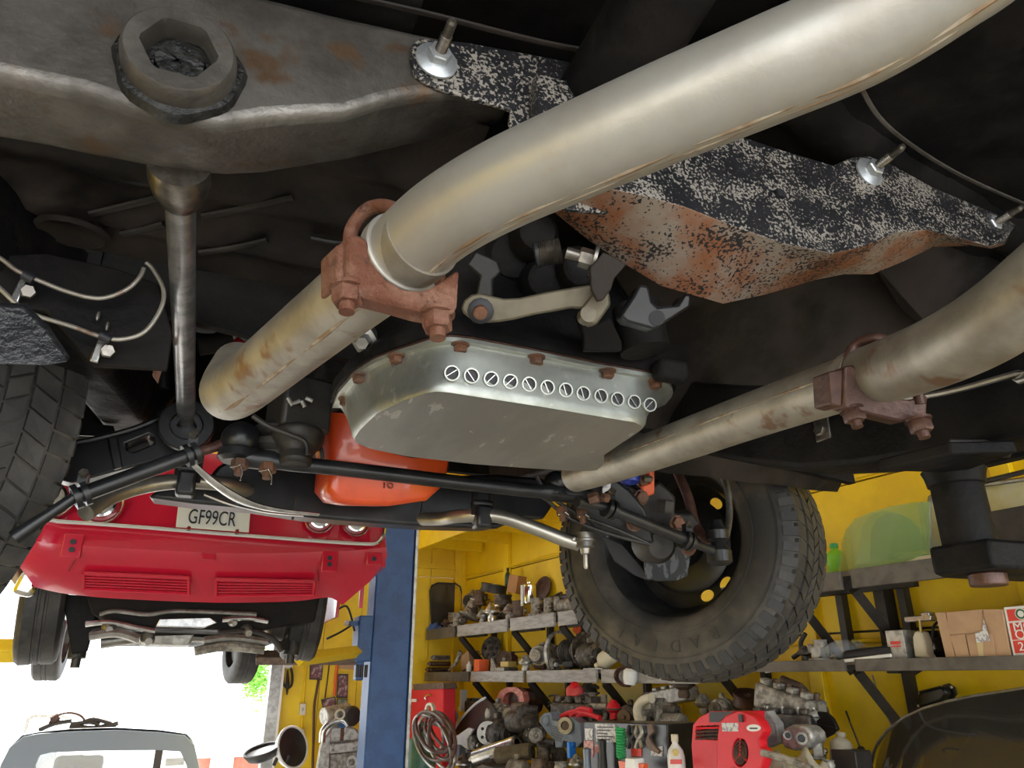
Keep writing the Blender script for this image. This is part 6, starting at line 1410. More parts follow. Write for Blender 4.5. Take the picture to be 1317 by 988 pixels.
# ---- bench pile, left to right
YB = .0
def bz(px, py, o): return PW(px, py, o)                        # a point in the pile
RCB = thing('tool_cabinet', 'red steel cabinet behind the green gas cylinder', 'cabinet', bz(550, 988, .75) - V(0, 0, .5))
q = [bz(a, b, .75) for a, b in ((527, 886), (570, 885), (570, 935), (566, 1050), (524, 1050))]
mb = MB(); mb.prism(q, -WN * .12); part(RCB, 'body', mb, m_redp, bev=.01)
mb = MB(); mb.prism([bz(a, b, .76) for a, b in ((531, 880), (570, 878), (571, 886), (532, 888))], -WN * .13); part(RCB, 'top', mb, m_brown)
mb = MB(); mb.tube(smooth([bz(a, b, .765) for a, b in ((548, 901), (547, 897), (551, 894), (555, 895))], 4), .008, 8); part(RCB, 'handle', mb, m_chrome)
mb = MB(); mb.tube(smooth([bz(a, b, .765) for a, b in ((560, 922), (563, 921), (564, 925))], 4), .008, 8); part(RCB, 'handle', mb, m_chrome)
mb = MB(); mb.prism([bz(a, b, .77) for a, b in ((529, 899), (535, 899), (535, 903), (529, 903))], -WN * .01); part(RCB, 'sticker', mb, m_white)
gc = bz(542, 950, 1.0); GC = thing('gas_cylinder', 'green gas cylinder standing beside the blue lift column', 'gas cylinder', V(gc.x, gc.y, 0))
mb = MB(); mb.lathe(V(gc.x, gc.y, 0), ZA, [(.12, 0), (.125, .02), (.125, gc.z - .08), (.11, gc.z - .02), (.06, gc.z + .03), (.04, gc.z + .04)], 28); part(GC, 'body', mb, m_green)
mb = MB(); mb.lathe(V(gc.x, gc.y, gc.z + .03), ZA, [(.035, 0), (.035, .05), (.02, .06), (.02, .1)], 14); part(GC, 'valve', mb, m_brass)
mb = MB(); mb.ring(bz(555, 913, .95), V(-1, -.4, 0), .055, .035, .03, 20); part(GC, 'gauge', mb, m_cream)
HS = thing('hose_coil', 'tangled brown twin hose coil hanging over the green cylinder', 'hose', bz(560, 985, 1.1))
rr = random.Random(5)
for k in range(9):
    w = 12 + rr.uniform(-4, 8); h = 32 + rr.uniform(-8, 10); cx_ = 556 + rr.uniform(-6, 14); cy_ = 944 + rr.uniform(-5, 12); tilt = -.45 + rr.uniform(-.2, .2); P = []
    for i in range(28):
        a = 2 * math.pi * i / 28; x_, y_ = w * math.cos(a), h * math.sin(a)
        P.append(bz(cx_ + x_ * math.cos(tilt) - y_ * math.sin(tilt), cy_ + x_ * math.sin(tilt) + y_ * math.cos(tilt), 1.12 + .02 * k + .03 * math.sin(a * 2 + k)))
    mb = MB(); mb.tube(P, .012, 8, closed=True); part(HS, 'loop', mb, m_hose if k % 3 else m_steel)
# wing / bumper pieces
T_ = thing('wing_panel', 'black car wing panel with white torn edges on the bench', 'wing panel', bz(600, 950, .5))
g = []
for i, (a, b) in enumerate(((580, 948), (590, 930), (602, 915), (614, 904), (624, 898))):
    g.append([bz(a, b, .55), bz(a + 9, b + 8, .58), bz(a + 18, b + 24, .6), bz(a + 14, b + 42, .58)])
mb = MB(); mb.sheet(g); mb.add([v - WN * .01 for v in mb.v], [tuple(reversed(f)) for f in mb.f]); part(T_, 'skin', mb, m_blackp, ang=70)
mb = MB(); mb.tube(smooth([r[0] for r in g], 5), .012, 8); part(T_, 'white_edge', mb, m_offw)
T_ = thing('blue_bracket', 'bright bluish steel bracket in front of the black wing panel', 'bracket', bz(590, 960, .65)); mb = MB(); mb.prism([bz(a, b, .66) for a, b in ((570, 944), (588, 946), (602, 936), (608, 938), (600, 952), (602, 965), (592, 958), (576, 957))], -WN * .02); part(T_, 'plate', mb, m_offw, bev=.004)
mb = MB(); mb.prism([bz(a, b, .66) for a, b in ((576, 957), (592, 958), (590, 975), (578, 972))], -WN * .06); part(T_, 'web', mb, m_bluegrey)
T_ = thing('steel_post', 'upright pale steel post behind the wing panel', 'post', bz(595, 915, .3)); mb = MB(); mb.box(bz(596, 901, .3), (.035, .06, .19), RW); part(T_, 'bar', mb, m_offw)
mb = MB(); mb.box(bz(596, 911, .3), (.06, .08, .02), RW); part(T_, 'foot', mb, m_offw)
g_head('cylinder_head', 'black finned housing under the upright steel post', bz(612, 905, .35) - V(0, 0, .08), .24, .12, .1, RW, m_iron, m_alu)
g_disc('pulley', 'cream round belt guard behind the wing panel', bz(582, 922, .4), .06, V(-.8, -.5, .2), m_shelf, m_dark)
# pink housing with the brown alternator in front
T_ = thing('clutch_housing', 'faded pink clutch housing standing on the bench', 'clutch housing', bz(657, 930, .3))
q = [bz(a, b, .42) for a, b in ((636, 925), (638, 901), (643, 889), (652, 884), (664, 884), (672, 890), (674, 900), (670, 915), (660, 925), (652, 930))]
mb = MB(); mb.prism(q, -WN * .05, [[bz(657 + 10 * math.cos(a), 902 + 12 * math.sin(a), .42) for a in [2 * math.pi * i / 16 for i in range(16)]]]); part(T_, 'face', mb, m_pinkp, bev=.008)
q2 = [p - WN * .05 for p in q]; cc = sum(q2, V(0, 0, 0)) / len(q2); mb = MB(); mb.rings([[cc + (p - cc) * .96 for p in q2], [cc + (p - cc) * .9 - WN * .12 + WT * -.06 for p in q2]]); part(T_, 'shell', mb, m_rustb)
g_alt('alternator', 'brown alternator with cream pulley in front of the pink housing', bz(641, 926, .5) - V(0, 0, .06), S(30, 641, 915, .5), yaw(ALONG + .2), m_alud, m_cream)
g_starter('starter_motor', 'long brown starter motor lying on the white wheeled compressor', bz(672, 934, .6) - V(0, 0, .05), S(46, 672, 930, .6), yaw(ALONG + math.pi), m_iron, m_brown)
T_ = g_alt('compressor', 'dark compressor with a white holed pulley wheel', bz(640, 954, .62) - V(0, 0, .06), S(38, 640, 945, .62), yaw(ALONG + .1), m_iron, m_bracket, 'compressor')
g_disc('flywheel', 'white pulley wheel with round holes facing the room', bz(627, 943, .72), S(14, 627, 943, .72), V(-.55, -.85, .05), m_white, m_brass, .2, 'pulley wheel', 5)
g_manifold('manifold', 'dark curved manifold behind the silver cylinders', bz(668, 960, .5) - V(0, 0, .07), S(42, 668, 955, .5), yaw(ALONG), m_iron)
for i, (a, b, c_, d_, r_) in enumerate(((612, 975, 664, 957, 10), (640, 972, 684, 966, 10))):
    p, p1 = bz(a, b, .85), bz(c_, d_, .7); r_ = S(r_, a, b, .85)
    T_ = thing('shock_cylinder', ('upper' if i == 0 else 'lower') + ' polished steel cylinder lying on the bench front', 'cylinder', p - V(0, 0, r_))
    L_ = (p1 - p).length
    mb = MB(); mb.lathe(p, p1 - p, [(r_ * .8, 0), (r_, 0), (r_, L_), (r_ * .6, L_ + .01)], 26, cap=False); part(T_, 'barrel', mb, m_brass if i else m_bright)
    mb = MB(); mb.lathe(p + (p1 - p) * .02, p1 - p, [(r_ * .85, 0), (r_ * .84, .02)], 22); part(T_, 'bore', mb, m_bright)
    mb = MB(); mb.lathe(p - (p1 - p).normalized() * .06, p1 - p, [(r_ * .3, 0), (r_ * .34, .09)], 14); part(T_, 'rod_end', mb, m_steel)
g_alt('motor', 'small grey motor with a blue hub at the bottom edge', bz(665, 992, .9) - V(0, 0, .07), S(28, 665, 980, .9), yaw(ALONG + .6), m_alud, m_steel, 'motor')
g_carb('carburettor', 'brassy carburettor lying at the bottom edge of the picture', bz(695, 992, .9) - V(0, 0, .06), S(32, 695, 985, .9), yaw(.4), m_brown, m_brass)
g_carb('carburettor', 'grey carburettor with bright levers at the bottom edge', bz(722, 994, .9) - V(0, 0, .06), S(30, 722, 985, .9), yaw(1.1), m_alud, m_bright)
# blue-grey housing with bore
T_ = thing('timing_cover', 'blue grey timing cover with a round pulley bore', 'timing cover', bz(720, 960, .7))
q = [bz(a, b, .70) for a, b in ((694, 930), (694, 922), (700, 917), (708, 916), (710, 926), (722, 930), (734, 922), (745, 930), (748, 955), (742, 962), (735, 956), (724, 953), (722, 962), (714, 962), (713, 952), (704, 944))]
mb = MB(); mb.prism(q, -WN * .08); part(T_, 'casting', mb, m_bluegrey, bev=.006)
mb = MB(); c_ = bz(729, 934, .71); ax_ = V(-.65, -.75, .1); mb.ring(c_, ax_, S(10, 729, 934, .7), S(5.5, 729, 934, .7), .05, 26); part(T_, 'bore_ring', mb, m_steel)
mb = MB(); mb.lathe(c_, ax_, [(S(6, 729, 934, .7), .0), (S(5, 729, 934, .7), .03), (.0, .03)], 20, cap=False); part(T_, 'bore_core', mb, m_brown)
mb = MB(); c_ = bz(701, 927, .71); mb.ring(c_, ax_, S(6, 701, 927, .7), S(4, 701, 927, .7), .02, 20); part(T_, 'boss_ring', mb, m_bluegrey)
for k in range(6):
    mb = MB(); mb.tube([bz(709, 934 + k * 3, .704), bz(726 - k, 938 + k * 3.2, .704)], .004, 4); part(T_, 'rib', mb, m_bluegrey)
# red engine bits
T_ = g_head('engine_block', 'engine top with red painted ribs behind the blue grey cover', bz(752, 925, .45) - V(0, 0, .1), .5, .26, .2, RW, m_iron, m_alud, 'engine')
for pts in (((718, 924), (735, 916), (752, 918)), ((740, 926), (752, 918), (772, 924)), ((734, 921), (746, 912), (760, 914))):
    mb = MB(); mb.tube(smooth([bz(a, b, .62) for a, b in pts], 4), .016, 8); part(T_, 'red_rib', mb, m_redp)
g_bottle('oil_filter', 'faded red oil filter on top of the engine', bz(740, 900, .45), .062, .13, mat('faded red', (.6, .07, .07), None, .5), m_redp, V(-.3, -.5, .8), 'oil filter')
g_pump('water_pump', 'dark water pump behind the faded red filter', bz(757, 908, .35), .17, RW, m_iron, m_alud, 'water pump')
g_manifold('manifold', 'grey cast manifold with thick curved pipes beside the brace', bz(772, 922, .5) - V(0, 0, .04), S(34, 772, 910, .5), yaw(ALONG + .5), m_alu)
T_ = thing('wire_bundle', 'tangled dark wire bundle lying over the engine', 'wires', bz(725, 905, .5))
for k in range(7):
    r2 = random.Random(k); P = [bz(708 + 10 * i + r2.uniform(-4, 4), 902 + r2.uniform(-8, 10), .5 + r2.uniform(-.05, .05)) for i in range(6)]
    mb = MB(); mb.tube(smooth(P, 5), .006, 6); part(T_, 'wire', mb, [m_bracket, m_ink, m_steel][k % 3])
g_pump('valve', 'small red valve wheel behind the notice cabinet', bz(790, 925, .5), .12, yaw(1), m_redp, m_bracket, 'valve')
# steel cabinet with notices and hanging tools
NC = thing('steel_cabinet', 'dark grey steel cabinet with a white notice on its door', 'cabinet', bz(790, 990, .9) - V(0, 0, .4))
q = [bz(a, b, .95) for a, b in ((751, 928), (858, 931), (862, 1050), (748, 1050))]
mb = MB(); mb.prism(q, -WN * .28); part(NC, 'door', mb, m_blackp, bev=.006)
for qq, m in (([(765, 931), (791, 932), (792, 955), (767, 954)], m_paper), ([(752, 937), (762, 937), (762, 952), (753, 952)], m_paper), ([(751, 953), (763, 953), (763, 974), (750, 974)], mat('pink print', (.6, .4, .38), (.5, .12, .12), .6, 0, 40)), ([(765, 958), (777, 958), (777, 969), (765, 969)], MATS['pink print'] if 'pink print' in MATS else m_paper), ([(811, 963), (825, 963), (825, 973), (812, 973)], m_redbox), ([(838, 962), (852, 960), (852, 973), (837, 972)], m_paper)):
    mb = MB(); mb.prism([bz(a, b, .954) for a, b in qq], -WN * .003); part(NC, 'notice', mb, m)
for k in range(5):
    mb = MB(); mb.prism([bz(a, b, .956) for a, b in ((768, 934.5 + k * 4), (789 - (k % 3) * 4, 935 + k * 4), (789 - (k % 3) * 4, 936.5 + k * 4), (768, 936 + k * 4))], -WN * .001); part(NC, 'printed_line', mb, m_ink)
T_ = thing('spring', 'green coil spring hanging on the steel cabinet', 'spring', bz(798, 976, 1.0)); P = []
for i in range(140):
    t = i / 139; a = t * 22 * math.pi; c_ = bz(798 + t * 1, 936 + t * 40, 1.0); P.append(c_ + WT * .022 * math.cos(a) + WN * .022 * math.sin(a))
mb = MB(); mb.tube(P, .006, 6); part(T_, 'coil', mb, m_greenp)
mb = MB(); mb.prism([bz(a, b, .97) for a, b in ((800, 942), (806, 942), (806, 962), (800, 962))], -WN * .01); part(T_, 'tag_or_light_spot', mb, mat('pale green', (.3, .55, .35), None, .5))
for i, (a, lb) in enumerate(((812, 'slim black pliers hanging left on the steel cabinet'), (822, 'bright jawed pliers hanging in the middle of the steel cabinet'))):
    T_ = thing('pliers', lb, 'pliers', bz(a, 965, 1.0))
    for s_ in (-1, 1):
        mb = MB(); mb.tube(smooth([bz(a + s_ * 2, 934, 1.0), bz(a + s_ * 4, 944, 1.0), bz(a - s_ * 1, 952, 1.0), bz(a - s_ * 4, 962, 1.0)], 4), .012, 8); part(T_, 'handle', mb, m_ink if i == 0 else m_steel)
T_ = thing('hose_clamp', 'brown bent hanger with grey bracket on the right of the cabinet', 'hanger', bz(842, 975, 1.0))
mb = MB(); mb.prism([bz(a, b, 1.02) for a, b in ((831, 932), (838, 930), (840, 942), (834, 948), (840, 958), (848, 966), (846, 970), (834, 964), (829, 954), (833, 944))], -WN * .015); part(T_, 'plate', mb, m_brown, bev=.003)
T_ = thing('orange_holder', 'orange and white plastic holder at the foot of the cabinet', 'holder', bz(812, 990, 1.05)); mb = MB(); mb.prism([bz(a, b, 1.08) for a, b in ((795, 979), (828, 983), (826, 992), (797, 990))], -WN * .03); part(T_, 'bar', mb, m_orangep)
mb = MB(); mb.prism([bz(a, b, 1.1) for a, b in ((804, 975), (816, 976), (818, 995), (803, 995))], -WN * .06); part(T_, 'clip', mb, m_white, bev=.004)
for i, (a, b, m, lb) in enumerate(((756, 982, m_bluegrey, 'blue grey handle standing at the cabinet foot'), (776, 972, m_bracket, 'black handle standing beside the blue grey one'))):
    mb = MB(); mb.lathe(bz(a, b + 20, 1.0), ZA, [(.02, 0), (.024, .02), (.02, .1), (.024, .15), (.0, .16)], 14, cap=False); single('hand_file', lb, 'tool handle', mb, m)
T_ = thing('cable_clip', 'bright blue plastic clip under the blue grey cover', 'clip', bz(735, 970, .85)); mb = MB(); mb.box(bz(735, 965, .85), (.03, .05, .09), RW); mb.tube([bz(734, 956, .85), bz(738, 960, .85)], .012, 8); part(T_, 'body', mb, mat('bright blue', (.02, .2, .75), None, .35), bev=.006)
T_ = g_bottle('oil_bottle', 'white oil bottle with a yellow emblem left of the red blower', bz(873, 1020, 1.0), .042, .25, m_white, m_cream)
mb = MB(); ob = bz(869, 968, 1.06); mb.lathe(ob, -ray(869, 968), [(.016, 0), (.014, .003)], 16); part(T_, 'emblem', mb, m_yellp)
mb = MB(); mb.prism([bz(a, b, 1.06) for a, b in ((862, 977), (876, 977), (876, 983), (862, 983))], -WN * .004); part(T_, 'red_print', mb, m_redbox)
# aluminium gearbox pile to the right of the cabinet
g_case('gearbox', 'long dirty aluminium gearbox lying behind the cabinet', bz(850, 912, .35) - V(0, 0, .08), S(36, 850, 905, .35), yaw(ALONG + math.pi), m_alud, m_brown)
g_head('cylinder_head', 'grey cylinder head lying on the long gearbox', bz(868, 905, .3) - V(0, 0, .0), .34, .12, .085, RW @ Matrix.Rotation(.12, 3, 'Y'), m_alu, m_iron)
mb = MB(); mb.tube(smooth([bz(a, b, .55) for a, b in ((838, 898), (826, 902), (820, 912), (822, 925), (828, 934))], 5), .028, 10); single('grab_bar', 'curved cream grab handle beside the dirty gearbox', 'handle', mb, m_cream)
g_pump('brake_booster', 'dark lever assembly on the dirty gearbox', bz(880, 898, .35), .15, yaw(.6), m_brown, m_dark, 'lever')
g_carb('carburettor', 'bright carburettor parts left of the red blower', bz(868, 942, .7) - V(0, 0, .05), S(26, 868, 935, .7), yaw(.3), m_alu, m_bright)
mb = MB(); mb.tube([bz(873, 950, .8), bz(893, 930, .7)], .006, 6); single('steel_rod', 'thin white rod leaning beside the red blower', 'rod', mb, m_white)
g_disc('air_filter', 'brown round air filter standing behind the red blower', bz(965, 893, .35), S(22, 965, 893, .35), V(-.1, -.35, 1), m_rustb, m_brown, .75, 'air filter')
g_disc('air_filter', 'dark lower filter housing under the brown air filter', bz(960, 912, .4), S(17, 960, 912, .4), V(-.1, -.3, 1), m_iron, m_brown, .8, 'filter housing')
# red blower
BH = thing('air_blower', 'bright red carpet blower with round grille on the bench', 'blower', bz(935, 1010, 1.0))
o_b = 1.05
body = [(922, 990), (921, 960), (924, 935), (932, 921), (945, 915), (958, 916), (970, 921), (978, 930), (982, 940), (980, 946), (976, 952), (977, 960), (983, 966), (983, 975), (979, 990), (975, 1010), (925, 1010)]
cgr = (952, 968)
mb = MB(); mb.prism([bz(a, b, o_b) for a, b in body], -WN * .05, [[bz(cgr[0] + 9.5 * math.cos(t), cgr[1] + 18 * math.sin(t), o_b) for t in [2 * math.pi * i / 24 for i in range(24)]]]); part(BH, 'side_shell', mb, m_redp, bev=.006)
hous = [(893, 1010), (889, 960), (891, 932), (900, 922), (914, 915), (950, 915), (950, 1010)]
mb = MB(); mb.prism([bz(a, b, o_b - .055) for a, b in hous], -WN * .16, [[bz(a, b, o_b - .055) for a, b in ((896, 934), (924, 933), (924, 952), (895, 950))]]); part(BH, 'housing', mb, m_redp, bev=.004)
mb = MB(); mb.prism([bz(a, b, o_b - .10) for a, b in ((893, 930), (926, 930), (926, 955), (893, 955))], -WN * .01); part(BH, 'outlet_core', mb, m_ink)
for i in range(4):
    mb = MB(); mb.tube([bz(895, 937 + i * 4.5, o_b - .052), bz(925, 936 + i * 4.5, o_b - .052)], .005, 6); part(BH, 'louvre', mb, m_redp if i in (0,) else m_rustb)
for i in range(3):
    mb = MB(); mb.tube([bz(903 + i * 8, 933, o_b - .055), bz(903 + i * 8, 952, o_b - .055)], .004, 6); part(BH, 'louvre_bar', mb, m_bracket)
mb = MB(); mb.prism([bz(a, b, o_b - .052) for a, b in ((912, 916), (944, 915), (930, 924), (925, 929), (912, 929))], -WN * .004); part(BH, 'top_vent', mb, m_ink)
mb = MB(); mb.prism([bz(a, b, o_b - .03) for a, b in ((940, 948), (964, 948), (964, 988), (940, 988))], -WN * .01); part(BH, 'grille_core', mb, m_ink)
for k in range(1, 5):
    P = [bz(cgr[0] + 9.5 * k / 5 * math.cos(t), cgr[1] + 2 * (4 - k) * .5 + 18 * k / 5 * math.sin(t), o_b + .002) for t in [2 * math.pi * i / 24 for i in range(24)]]
    mb = MB(); mb.tube(P, .005, 6, closed=True); part(BH, 'grille_ring', mb, m_rustb)
for a0, b0 in ((952, 950), (944, 980), (960, 978)):
    mb = MB(); mb.tube([bz(a0, b0, o_b + .002), bz(952, 971, o_b + .002)], .004, 6); part(BH, 'grille_spoke', mb, m_redp)
mb = MB(); mb.prism([bz(a, b, o_b + .003) for a, b in ((928, 930), (949, 930), (949, 941), (929, 941))], -WN * .003); part(BH, 'rating_label', mb, m_paper)
mb = MB(); mb.prism([bz(969 + 9 * math.cos(t), 936.5 + 4.6 * math.sin(t), o_b + .003) for t in [2 * math.pi * i / 20 for i in range(20)]], -WN * .003); bd = part(BH, 'oval_badge', mb, m_white)
mb = MB(); mb.prism([bz(a, b, o_b + .004) for a, b in ((964, 936), (974, 936), (974, 938), (964, 938))], -WN * .001); part(bd, 'badge_print', mb, m_ink)
mb = MB(); mb.box(bz(954, 924, o_b), (.02, .02, .03), RW); part(BH, 'switch', mb, m_ink)
# castings right of the blower
g_head('cylinder_head', 'rough cast cylinder head with upright legs right of the air filter', bz(1012, 905, .45) - V(0, 0, .06), .34, .14, .12, RW @ Matrix.Rotation(-.25, 3, 'Y'), m_alud, m_brown)
g_manifold('manifold', 'rusty exhaust manifold lying on the rough cast head', bz(1018, 900, .35) - V(0, 0, .02), S(44, 1018, 900, .35), RW @ Matrix.Rotation(-.3, 3, 'Y'), m_brown)
g_head('gasket_box', 'dark intake casting below the rusty manifold', bz(1010, 930, .55) - V(0, 0, .07), .3, .16, .11, yaw(ALONG + .4), m_iron, m_steel)
T_ = thing('gear_case', 'aluminium gear case with two bearing bores', 'gear case', bz(1025, 960, .75))
q = [bz(a, b, .78) for a, b in ((1003, 948), (1008, 938), (1018, 932), (1034, 934), (1042, 942), (1044, 952), (1038, 962), (1022, 966), (1008, 962))]
mb = MB(); mb.prism(q, -WN * .1); part(T_, 'case', mb, m_alu, bev=.01)
for a, b, r_ in ((1013, 946, 5.5), (1031, 950, 7.5)):
    c_ = bz(a, b, .785); mb = MB(); mb.ring(c_, -ray(a, b), S(r_, a, b, .78), S(r_ * .6, a, b, .78), .015, 22); part(T_, 'bearing_ring', mb, m_alud)
    mb = MB(); mb.lathe(c_, -ray(a, b), [(S(r_ * .62, a, b, .78), 0), (S(r_ * .5, a, b, .78), .008)], 18); part(T_, 'bore', mb, m_ink)
T_ = thing('paper_sack', 'dusty white paper carton leaning behind the red blower', 'carton', bz(990, 960, .7)); mb = MB(); mb.prism([bz(a, b, .72) for a, b in ((972, 918), (986, 914), (998, 930), (1002, 955), (985, 962), (976, 940))], -WN * .05); part(T_, 'wrapper', mb, m_shelf, bev=.006)
mb = MB(); mb.prism([bz(a, b, .724) for a, b in ((984, 932), (994, 930), (997, 944), (986, 946))], -WN * .002); part(T_, 'print', mb, mat('faded green print', (.4, .5, .42), (.55, .4, .38), .7, 0, 50))
T_ = thing('mud_guard', 'dark leather mud flap standing right of the gear case', 'mud flap', bz(1060, 965, .45))
q = [bz(a, b, .5) for a, b in ((1044, 922), (1052, 915), (1062, 916), (1071, 925), (1077, 938), (1070, 945), (1056, 952), (1044, 960))]
mb = MB(); mb.prism(q, -WN * .02); part(T_, 'flap', mb, m_brownblack, bev=.004)
mb = MB(); mb.tube([bz(1046, 930, .51), bz(1076, 938, .51)], .004, 6); part(T_, 'crease', mb, m_brownblack)
g_cloth('dust_sheet', 'grey green cloth heaped in front of the gear case', bz(1000, 985, .95) - V(0, 0, .09), .30, .22, .15, RW, m_cloth, 'cloth', 4)
g_cloth('dust_sheet', 'pale sand coloured cloth heaped beside the grey green one', bz(1035, 985, .9) - V(0, 0, .08), .26, .22, .14, RW, mat('sand cloth', (.42, .38, .28), (.34, .3, .22), .9, 0, 14, bump=.4, bscale=50), 'cloth', 6)
mb = MB(); mb.tube([bz(980, 968, 1.1), bz(1010, 976, 1.08), bz(1045, 990, 1.05)], .014, 8); single('steel_bar', 'dark bar resting across the heaped cloths', 'bar', mb, m_alud)
g_carb('carburettor', 'small grey carburettor at the bottom right of the pile', bz(1066, 985, .8) - V(0, 0, .05), S(26, 1066, 980, .8), yaw(.8), m_alud, m_bright)
g_bottle('bag', 'clear crumpled plastic bottle beside the small grey carburettor', bz(1082, 982, .7), .045, .12, m_cloth, m_cloth, V(.2, 0, 1))
g_box('black_block', 'black rubber block right of the crumpled bottle', bz(1098, 992, .7), .12, .1, .08, RW, m_bracket, 'block')
SD = thing('screwdriver', 'long screwdriver with black handle leaning on the yellow wall', 'screwdriver', bz(1112, 988, .2))
mb = MB(); mb.tube([bz(1088, 915, .12), bz(1093, 928, .14)], .005, 8); part(SD, 'blade_tip', mb, m_bracket)
mb = MB(); mb.tube([bz(1093, 928, .14), bz(1106, 961, .2)], .006, 8); part(SD, 'blade', mb, m_bright)
mb = MB(); a_, b_ = bz(1106, 961, .2), bz(1118, 992, .25); mb.lathe(a_, b_ - a_, [(.009, 0), (.018, .01), (.02, .06), (.017, (b_ - a_).length)], 14); part(SD, 'handle', mb, m_ink)
T_ = thing('valve_cover', 'black pressed pan with lip hanging above the smoked glass', 'pan', bz(1205, 912, .05))
q = [bz(a, b, .10) for a, b in ((1178, 897), (1182, 889), (1210, 882), (1220, 879), (1228, 884), (1231, 893), (1222, 905), (1182, 918))]
mb = MB(); mb.prism(q, -WN * .008); part(T_, 'lip', mb, m_blackp, bev=.002)
cc = sum(q, V(0, 0, 0)) / len(q); mb = MB(); mb.rings([[cc + (p - cc) * .8 for p in q], [cc + (p - cc) * .72 + WN * .04 for p in q]]); part(T_, 'pressing', mb, m_blackp, bev=.01)
for a, b in ((1183, 893), (1212, 884), (1224, 884), (1181, 908)):
    mb = MB(); mb.lathe(bz(a, b, .102), WN, [(.006, 0), (.006, .002)], 10); part(T_, 'bolt_hole', mb, m_white)
SG = thing('smoked_glass', 'large smoked rear window leaning at the bottom right', 'car glass', bz(1250, 1000, .9))
t_ = [(1122, 990), (1128, 975), (1142, 955), (1160, 938), (1182, 922), (1205, 911), (1232, 902), (1260, 895), (1300, 888), (1350, 880), (1420, 872)]
b_ = [(1120, 1015), (1130, 1030), (1145, 1045), (1160, 1055), (1185, 1060), (1210, 1060), (1235, 1060), (1262, 1060), (1300, 1060), (1350, 1060), (1420, 1060)]
g = []
for k in range(7):
    t = k / 6
    g.append([lerp(bz(a, b, .35 + .0 * i), bz(c_, d_, .85), t) + WN * .10 * math.sin(math.pi * min(1, i / 8)) for i, ((a, b), (c_, d_)) in enumerate(zip(t_, b_))])
mb = MB(); mb.sheet(g); mb.add([v - WN * .006 for v in mb.v], [tuple(reversed(f)) for f in mb.f]); part(SG, 'pane', mb, m_glassd, ang=60)
mb = MB(); mb.tube(g[0], .006, 8); part(SG, 'edge', mb, m_steel)
mb = MB(); mb.tube(smooth([bz(a, b, .62) for a, b in ((1182, 915), (1190, 930), (1205, 938), (1230, 943), (1255, 946))], 5), .004, 6); single('wire', 'thin black wire hanging over the smoked glass', 'wire', mb, m_ink)
mb = MB(); mb.tube(smooth([bz(a, b, .06) for a, b in ((1122, 868), (1128, 890), (1138, 915), (1148, 935))], 5), .005, 6); single('wall_cable', 'thin grey cable hanging along the black brace', 'cable', mb, m_steel)

# ---- crates that carry the pile, and more loose parts in the gaps
for i, (px, w, o_, h, lb) in enumerate(((640, .55, .55, .12, 'low wooden crate under the brown alternator'), (700, .5, .6, .14, 'wooden crate under the blue grey timing cover'), (866, .4, .36, .2, 'wooden crate under the bright carburettor parts'), (1030, .5, .45, .24, 'wooden crate under the aluminium gear case'), (945, .3, .75, .22, 'wooden crate carrying the red blower'))):
    p = PW(px, 960, o_); p = V(p.x, p.y, CH + BZ); T_ = thing('wooden_crate', lb, 'crate', p, 'crates on the bench'); L = Local(p, RW)
    for k in range(3):
        for s_ in (-1, 1): mb = MB(); mb.box(L(0, s_ * .17, h * (k + .5) / 3), (w, .014, h / 3 - .006), RW); part(T_, 'slat', mb, m_shelfd)
    for s_ in (-1, 1): mb = MB(); mb.box(L(s_ * w / 2, 0, h / 2), (.016, .33, h), RW); part(T_, 'end_board', mb, m_shelfd)
    mb = MB(); mb.box(L(0, 0, h - .01), (w - .02, .32, .012), RW); part(T_, 'lid', mb, m_shelfd)
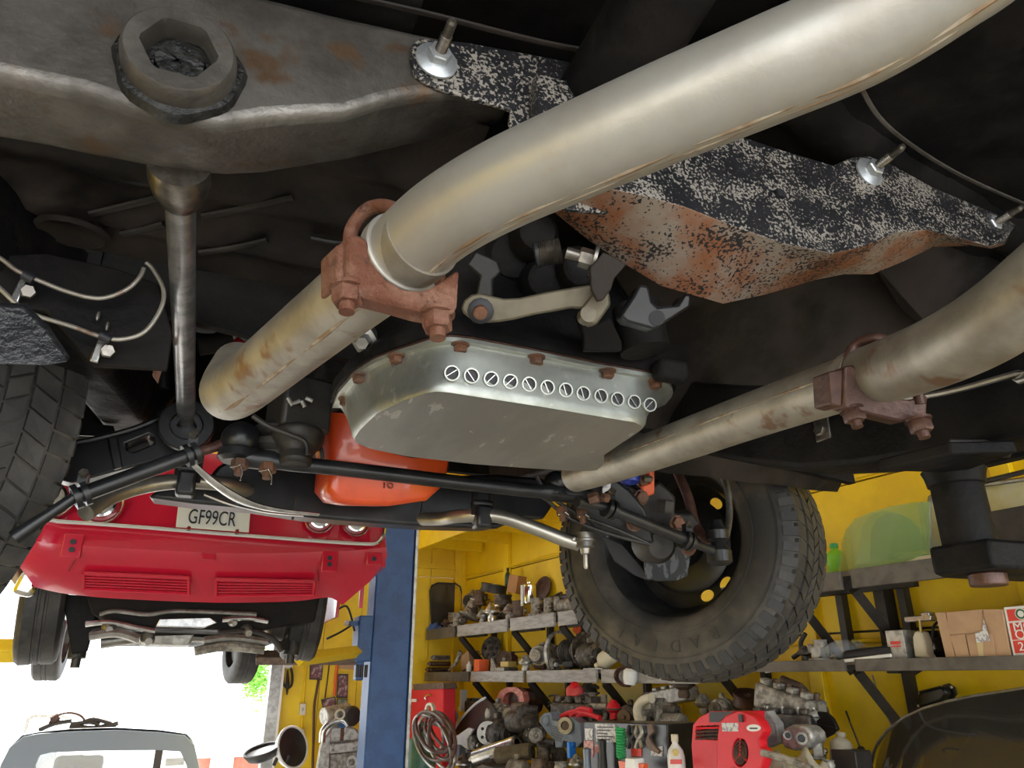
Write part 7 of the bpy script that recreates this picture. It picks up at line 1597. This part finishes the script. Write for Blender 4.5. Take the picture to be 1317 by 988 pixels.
extra = [
 (g_carb, 'carburettor', 'small dark carburettor between the wing panel and the white flywheel', 612, 958, .7, 24, .4, m_iron, m_alu, 'carburettor'),
 (g_pump, 'water_pump', 'grey water pump right of the brown alternator', 664, 925, .5, 24, .2, m_alud, m_iron, 'water pump'),
 (g_alt, 'alternator', 'dirty alternator left of the blue grey timing cover', 688, 948, .55, 30, 1.2, m_iron, m_alud, 'alternator'),
 (g_carb, 'carburettor', 'black carburettor under the blue grey timing cover', 700, 972, .7, 28, .9, m_iron, m_brown, 'carburettor'),
 (g_starter, 'starter_motor', 'greasy starter motor lying behind the lower cylinder', 708, 968, .6, 40, ALONG, m_iron, m_dark, 'starter motor'),
 (g_pump, 'fuel_pump', 'dull fuel pump left of the steel cabinet', 742, 985, .85, 24, 1.0, m_alud, m_steel, 'fuel pump'),
 (g_alt, 'alternator', 'dark alternator under the bare yellow brace', 812, 925, .4, 30, .6, m_iron, m_brown, 'alternator'),
 (g_carb, 'carburettor', 'dusty carburettor under the cream grab bar', 832, 925, .45, 26, .3, m_alud, m_iron, 'carburettor'),
 (g_starter, 'starter_motor', 'dusty starter motor below the cylinder head left of the blower', 862, 925, .5, 40, ALONG, m_alud, m_iron, 'starter motor'),
 (g_pump, 'water_pump', 'dusty water pump above the red blower', 905, 908, .35, 26, .5, m_alud, m_brown, 'water pump'),
 (g_alt, 'alternator', 'grey alternator between the air filter and the red blower', 930, 915, .4, 28, .4, m_alud, m_iron, 'alternator'),
 (g_carb, 'carburettor', 'dirty carburettor left of the rough cast head', 990, 918, .5, 26, .4, m_alud, m_iron, 'carburettor'),
 (g_pump, 'fuel_pump', 'grey fuel pump right of the rough cast head', 1045, 925, .5, 26, .8, m_alu, m_iron, 'fuel pump'),
 (g_carb, 'carburettor', 'pale carburettor lying in front of the mud flap', 1052, 965, .7, 26, .8, m_alud, m_steel, 'carburettor'),
 (g_carb, 'carburettor', 'black carburettor behind the oil bottle', 880, 965, .75, 28, .2, m_iron, m_brown, 'carburettor'),
 (g_pump, 'fuel_pump', 'rusty fuel pump below the black wing panel', 596, 985, .8, 24, .5, m_brown, m_steel, 'fuel pump'),
]
for fn, nm, lb, px, py, o_, hpx, ya, m1, m2, cat in extra:
    s_ = S(hpx, px, py, o_); fn(nm, lb, PW(px, py, o_) - V(0, 0, s_ * .4), s_, yaw(ya), m1, m2, cat)
extra2 = [
 (g_carb, 'carburettor', 'pale carburettor standing behind the tan cap', 585, 795, .22, 24, .3, m_alud, m_brown, 'carburettor', ZU, 0),
 (g_carb, 'carburettor', 'dark carburettor stacked over the tilted one', 618, 780, .2, 22, .8, m_brown, m_iron, 'carburettor', ZU, .2),
 (g_pump, 'fuel_pump', 'rusty fuel pump right of the large black carburettor', 655, 796, .4, 20, .8, m_alud, m_rust, 'fuel pump', ZU, 0),
 (g_carb, 'carburettor', 'tan carburettor between the grey one and the starter motor', 708, 789, .35, 24, .5, m_alud, m_brown, 'carburettor', ZU, 0),
 (g_pump, 'fuel_pump', 'grey fuel pump in front of the bare gearbox', 676, 861, .4, 20, .6, m_alu, m_steel, 'fuel pump', ZL, 0),
 (g_carb, 'carburettor', 'small black carburettor at the foot of the bare gearbox', 713, 862, .4, 18, .2, m_iron, m_alu, 'carburettor', ZL, 0),
 (g_carb, 'carburettor', 'dusty carburettor beside the hook behind the tyre', 830, 862, .25, 26, .4, m_iron, m_alud, 'carburettor', ZL, 0),
 (g_pump, 'fuel_pump', 'small pump beside the clean aluminium carburettor', 1036, 848, .3, 20, .4, m_iron, m_bracket, 'fuel pump', ZR, 0),
]
for fn, nm, lb, px, py, o_, hpx, ya, m1, m2, cat, z_, dz in extra2:
    s_ = S(hpx, px, py, o_); fn(nm, lb, onwall(px, py, o_, z_ + .001 + dz), s_, yaw(ya), m1, m2, cat)
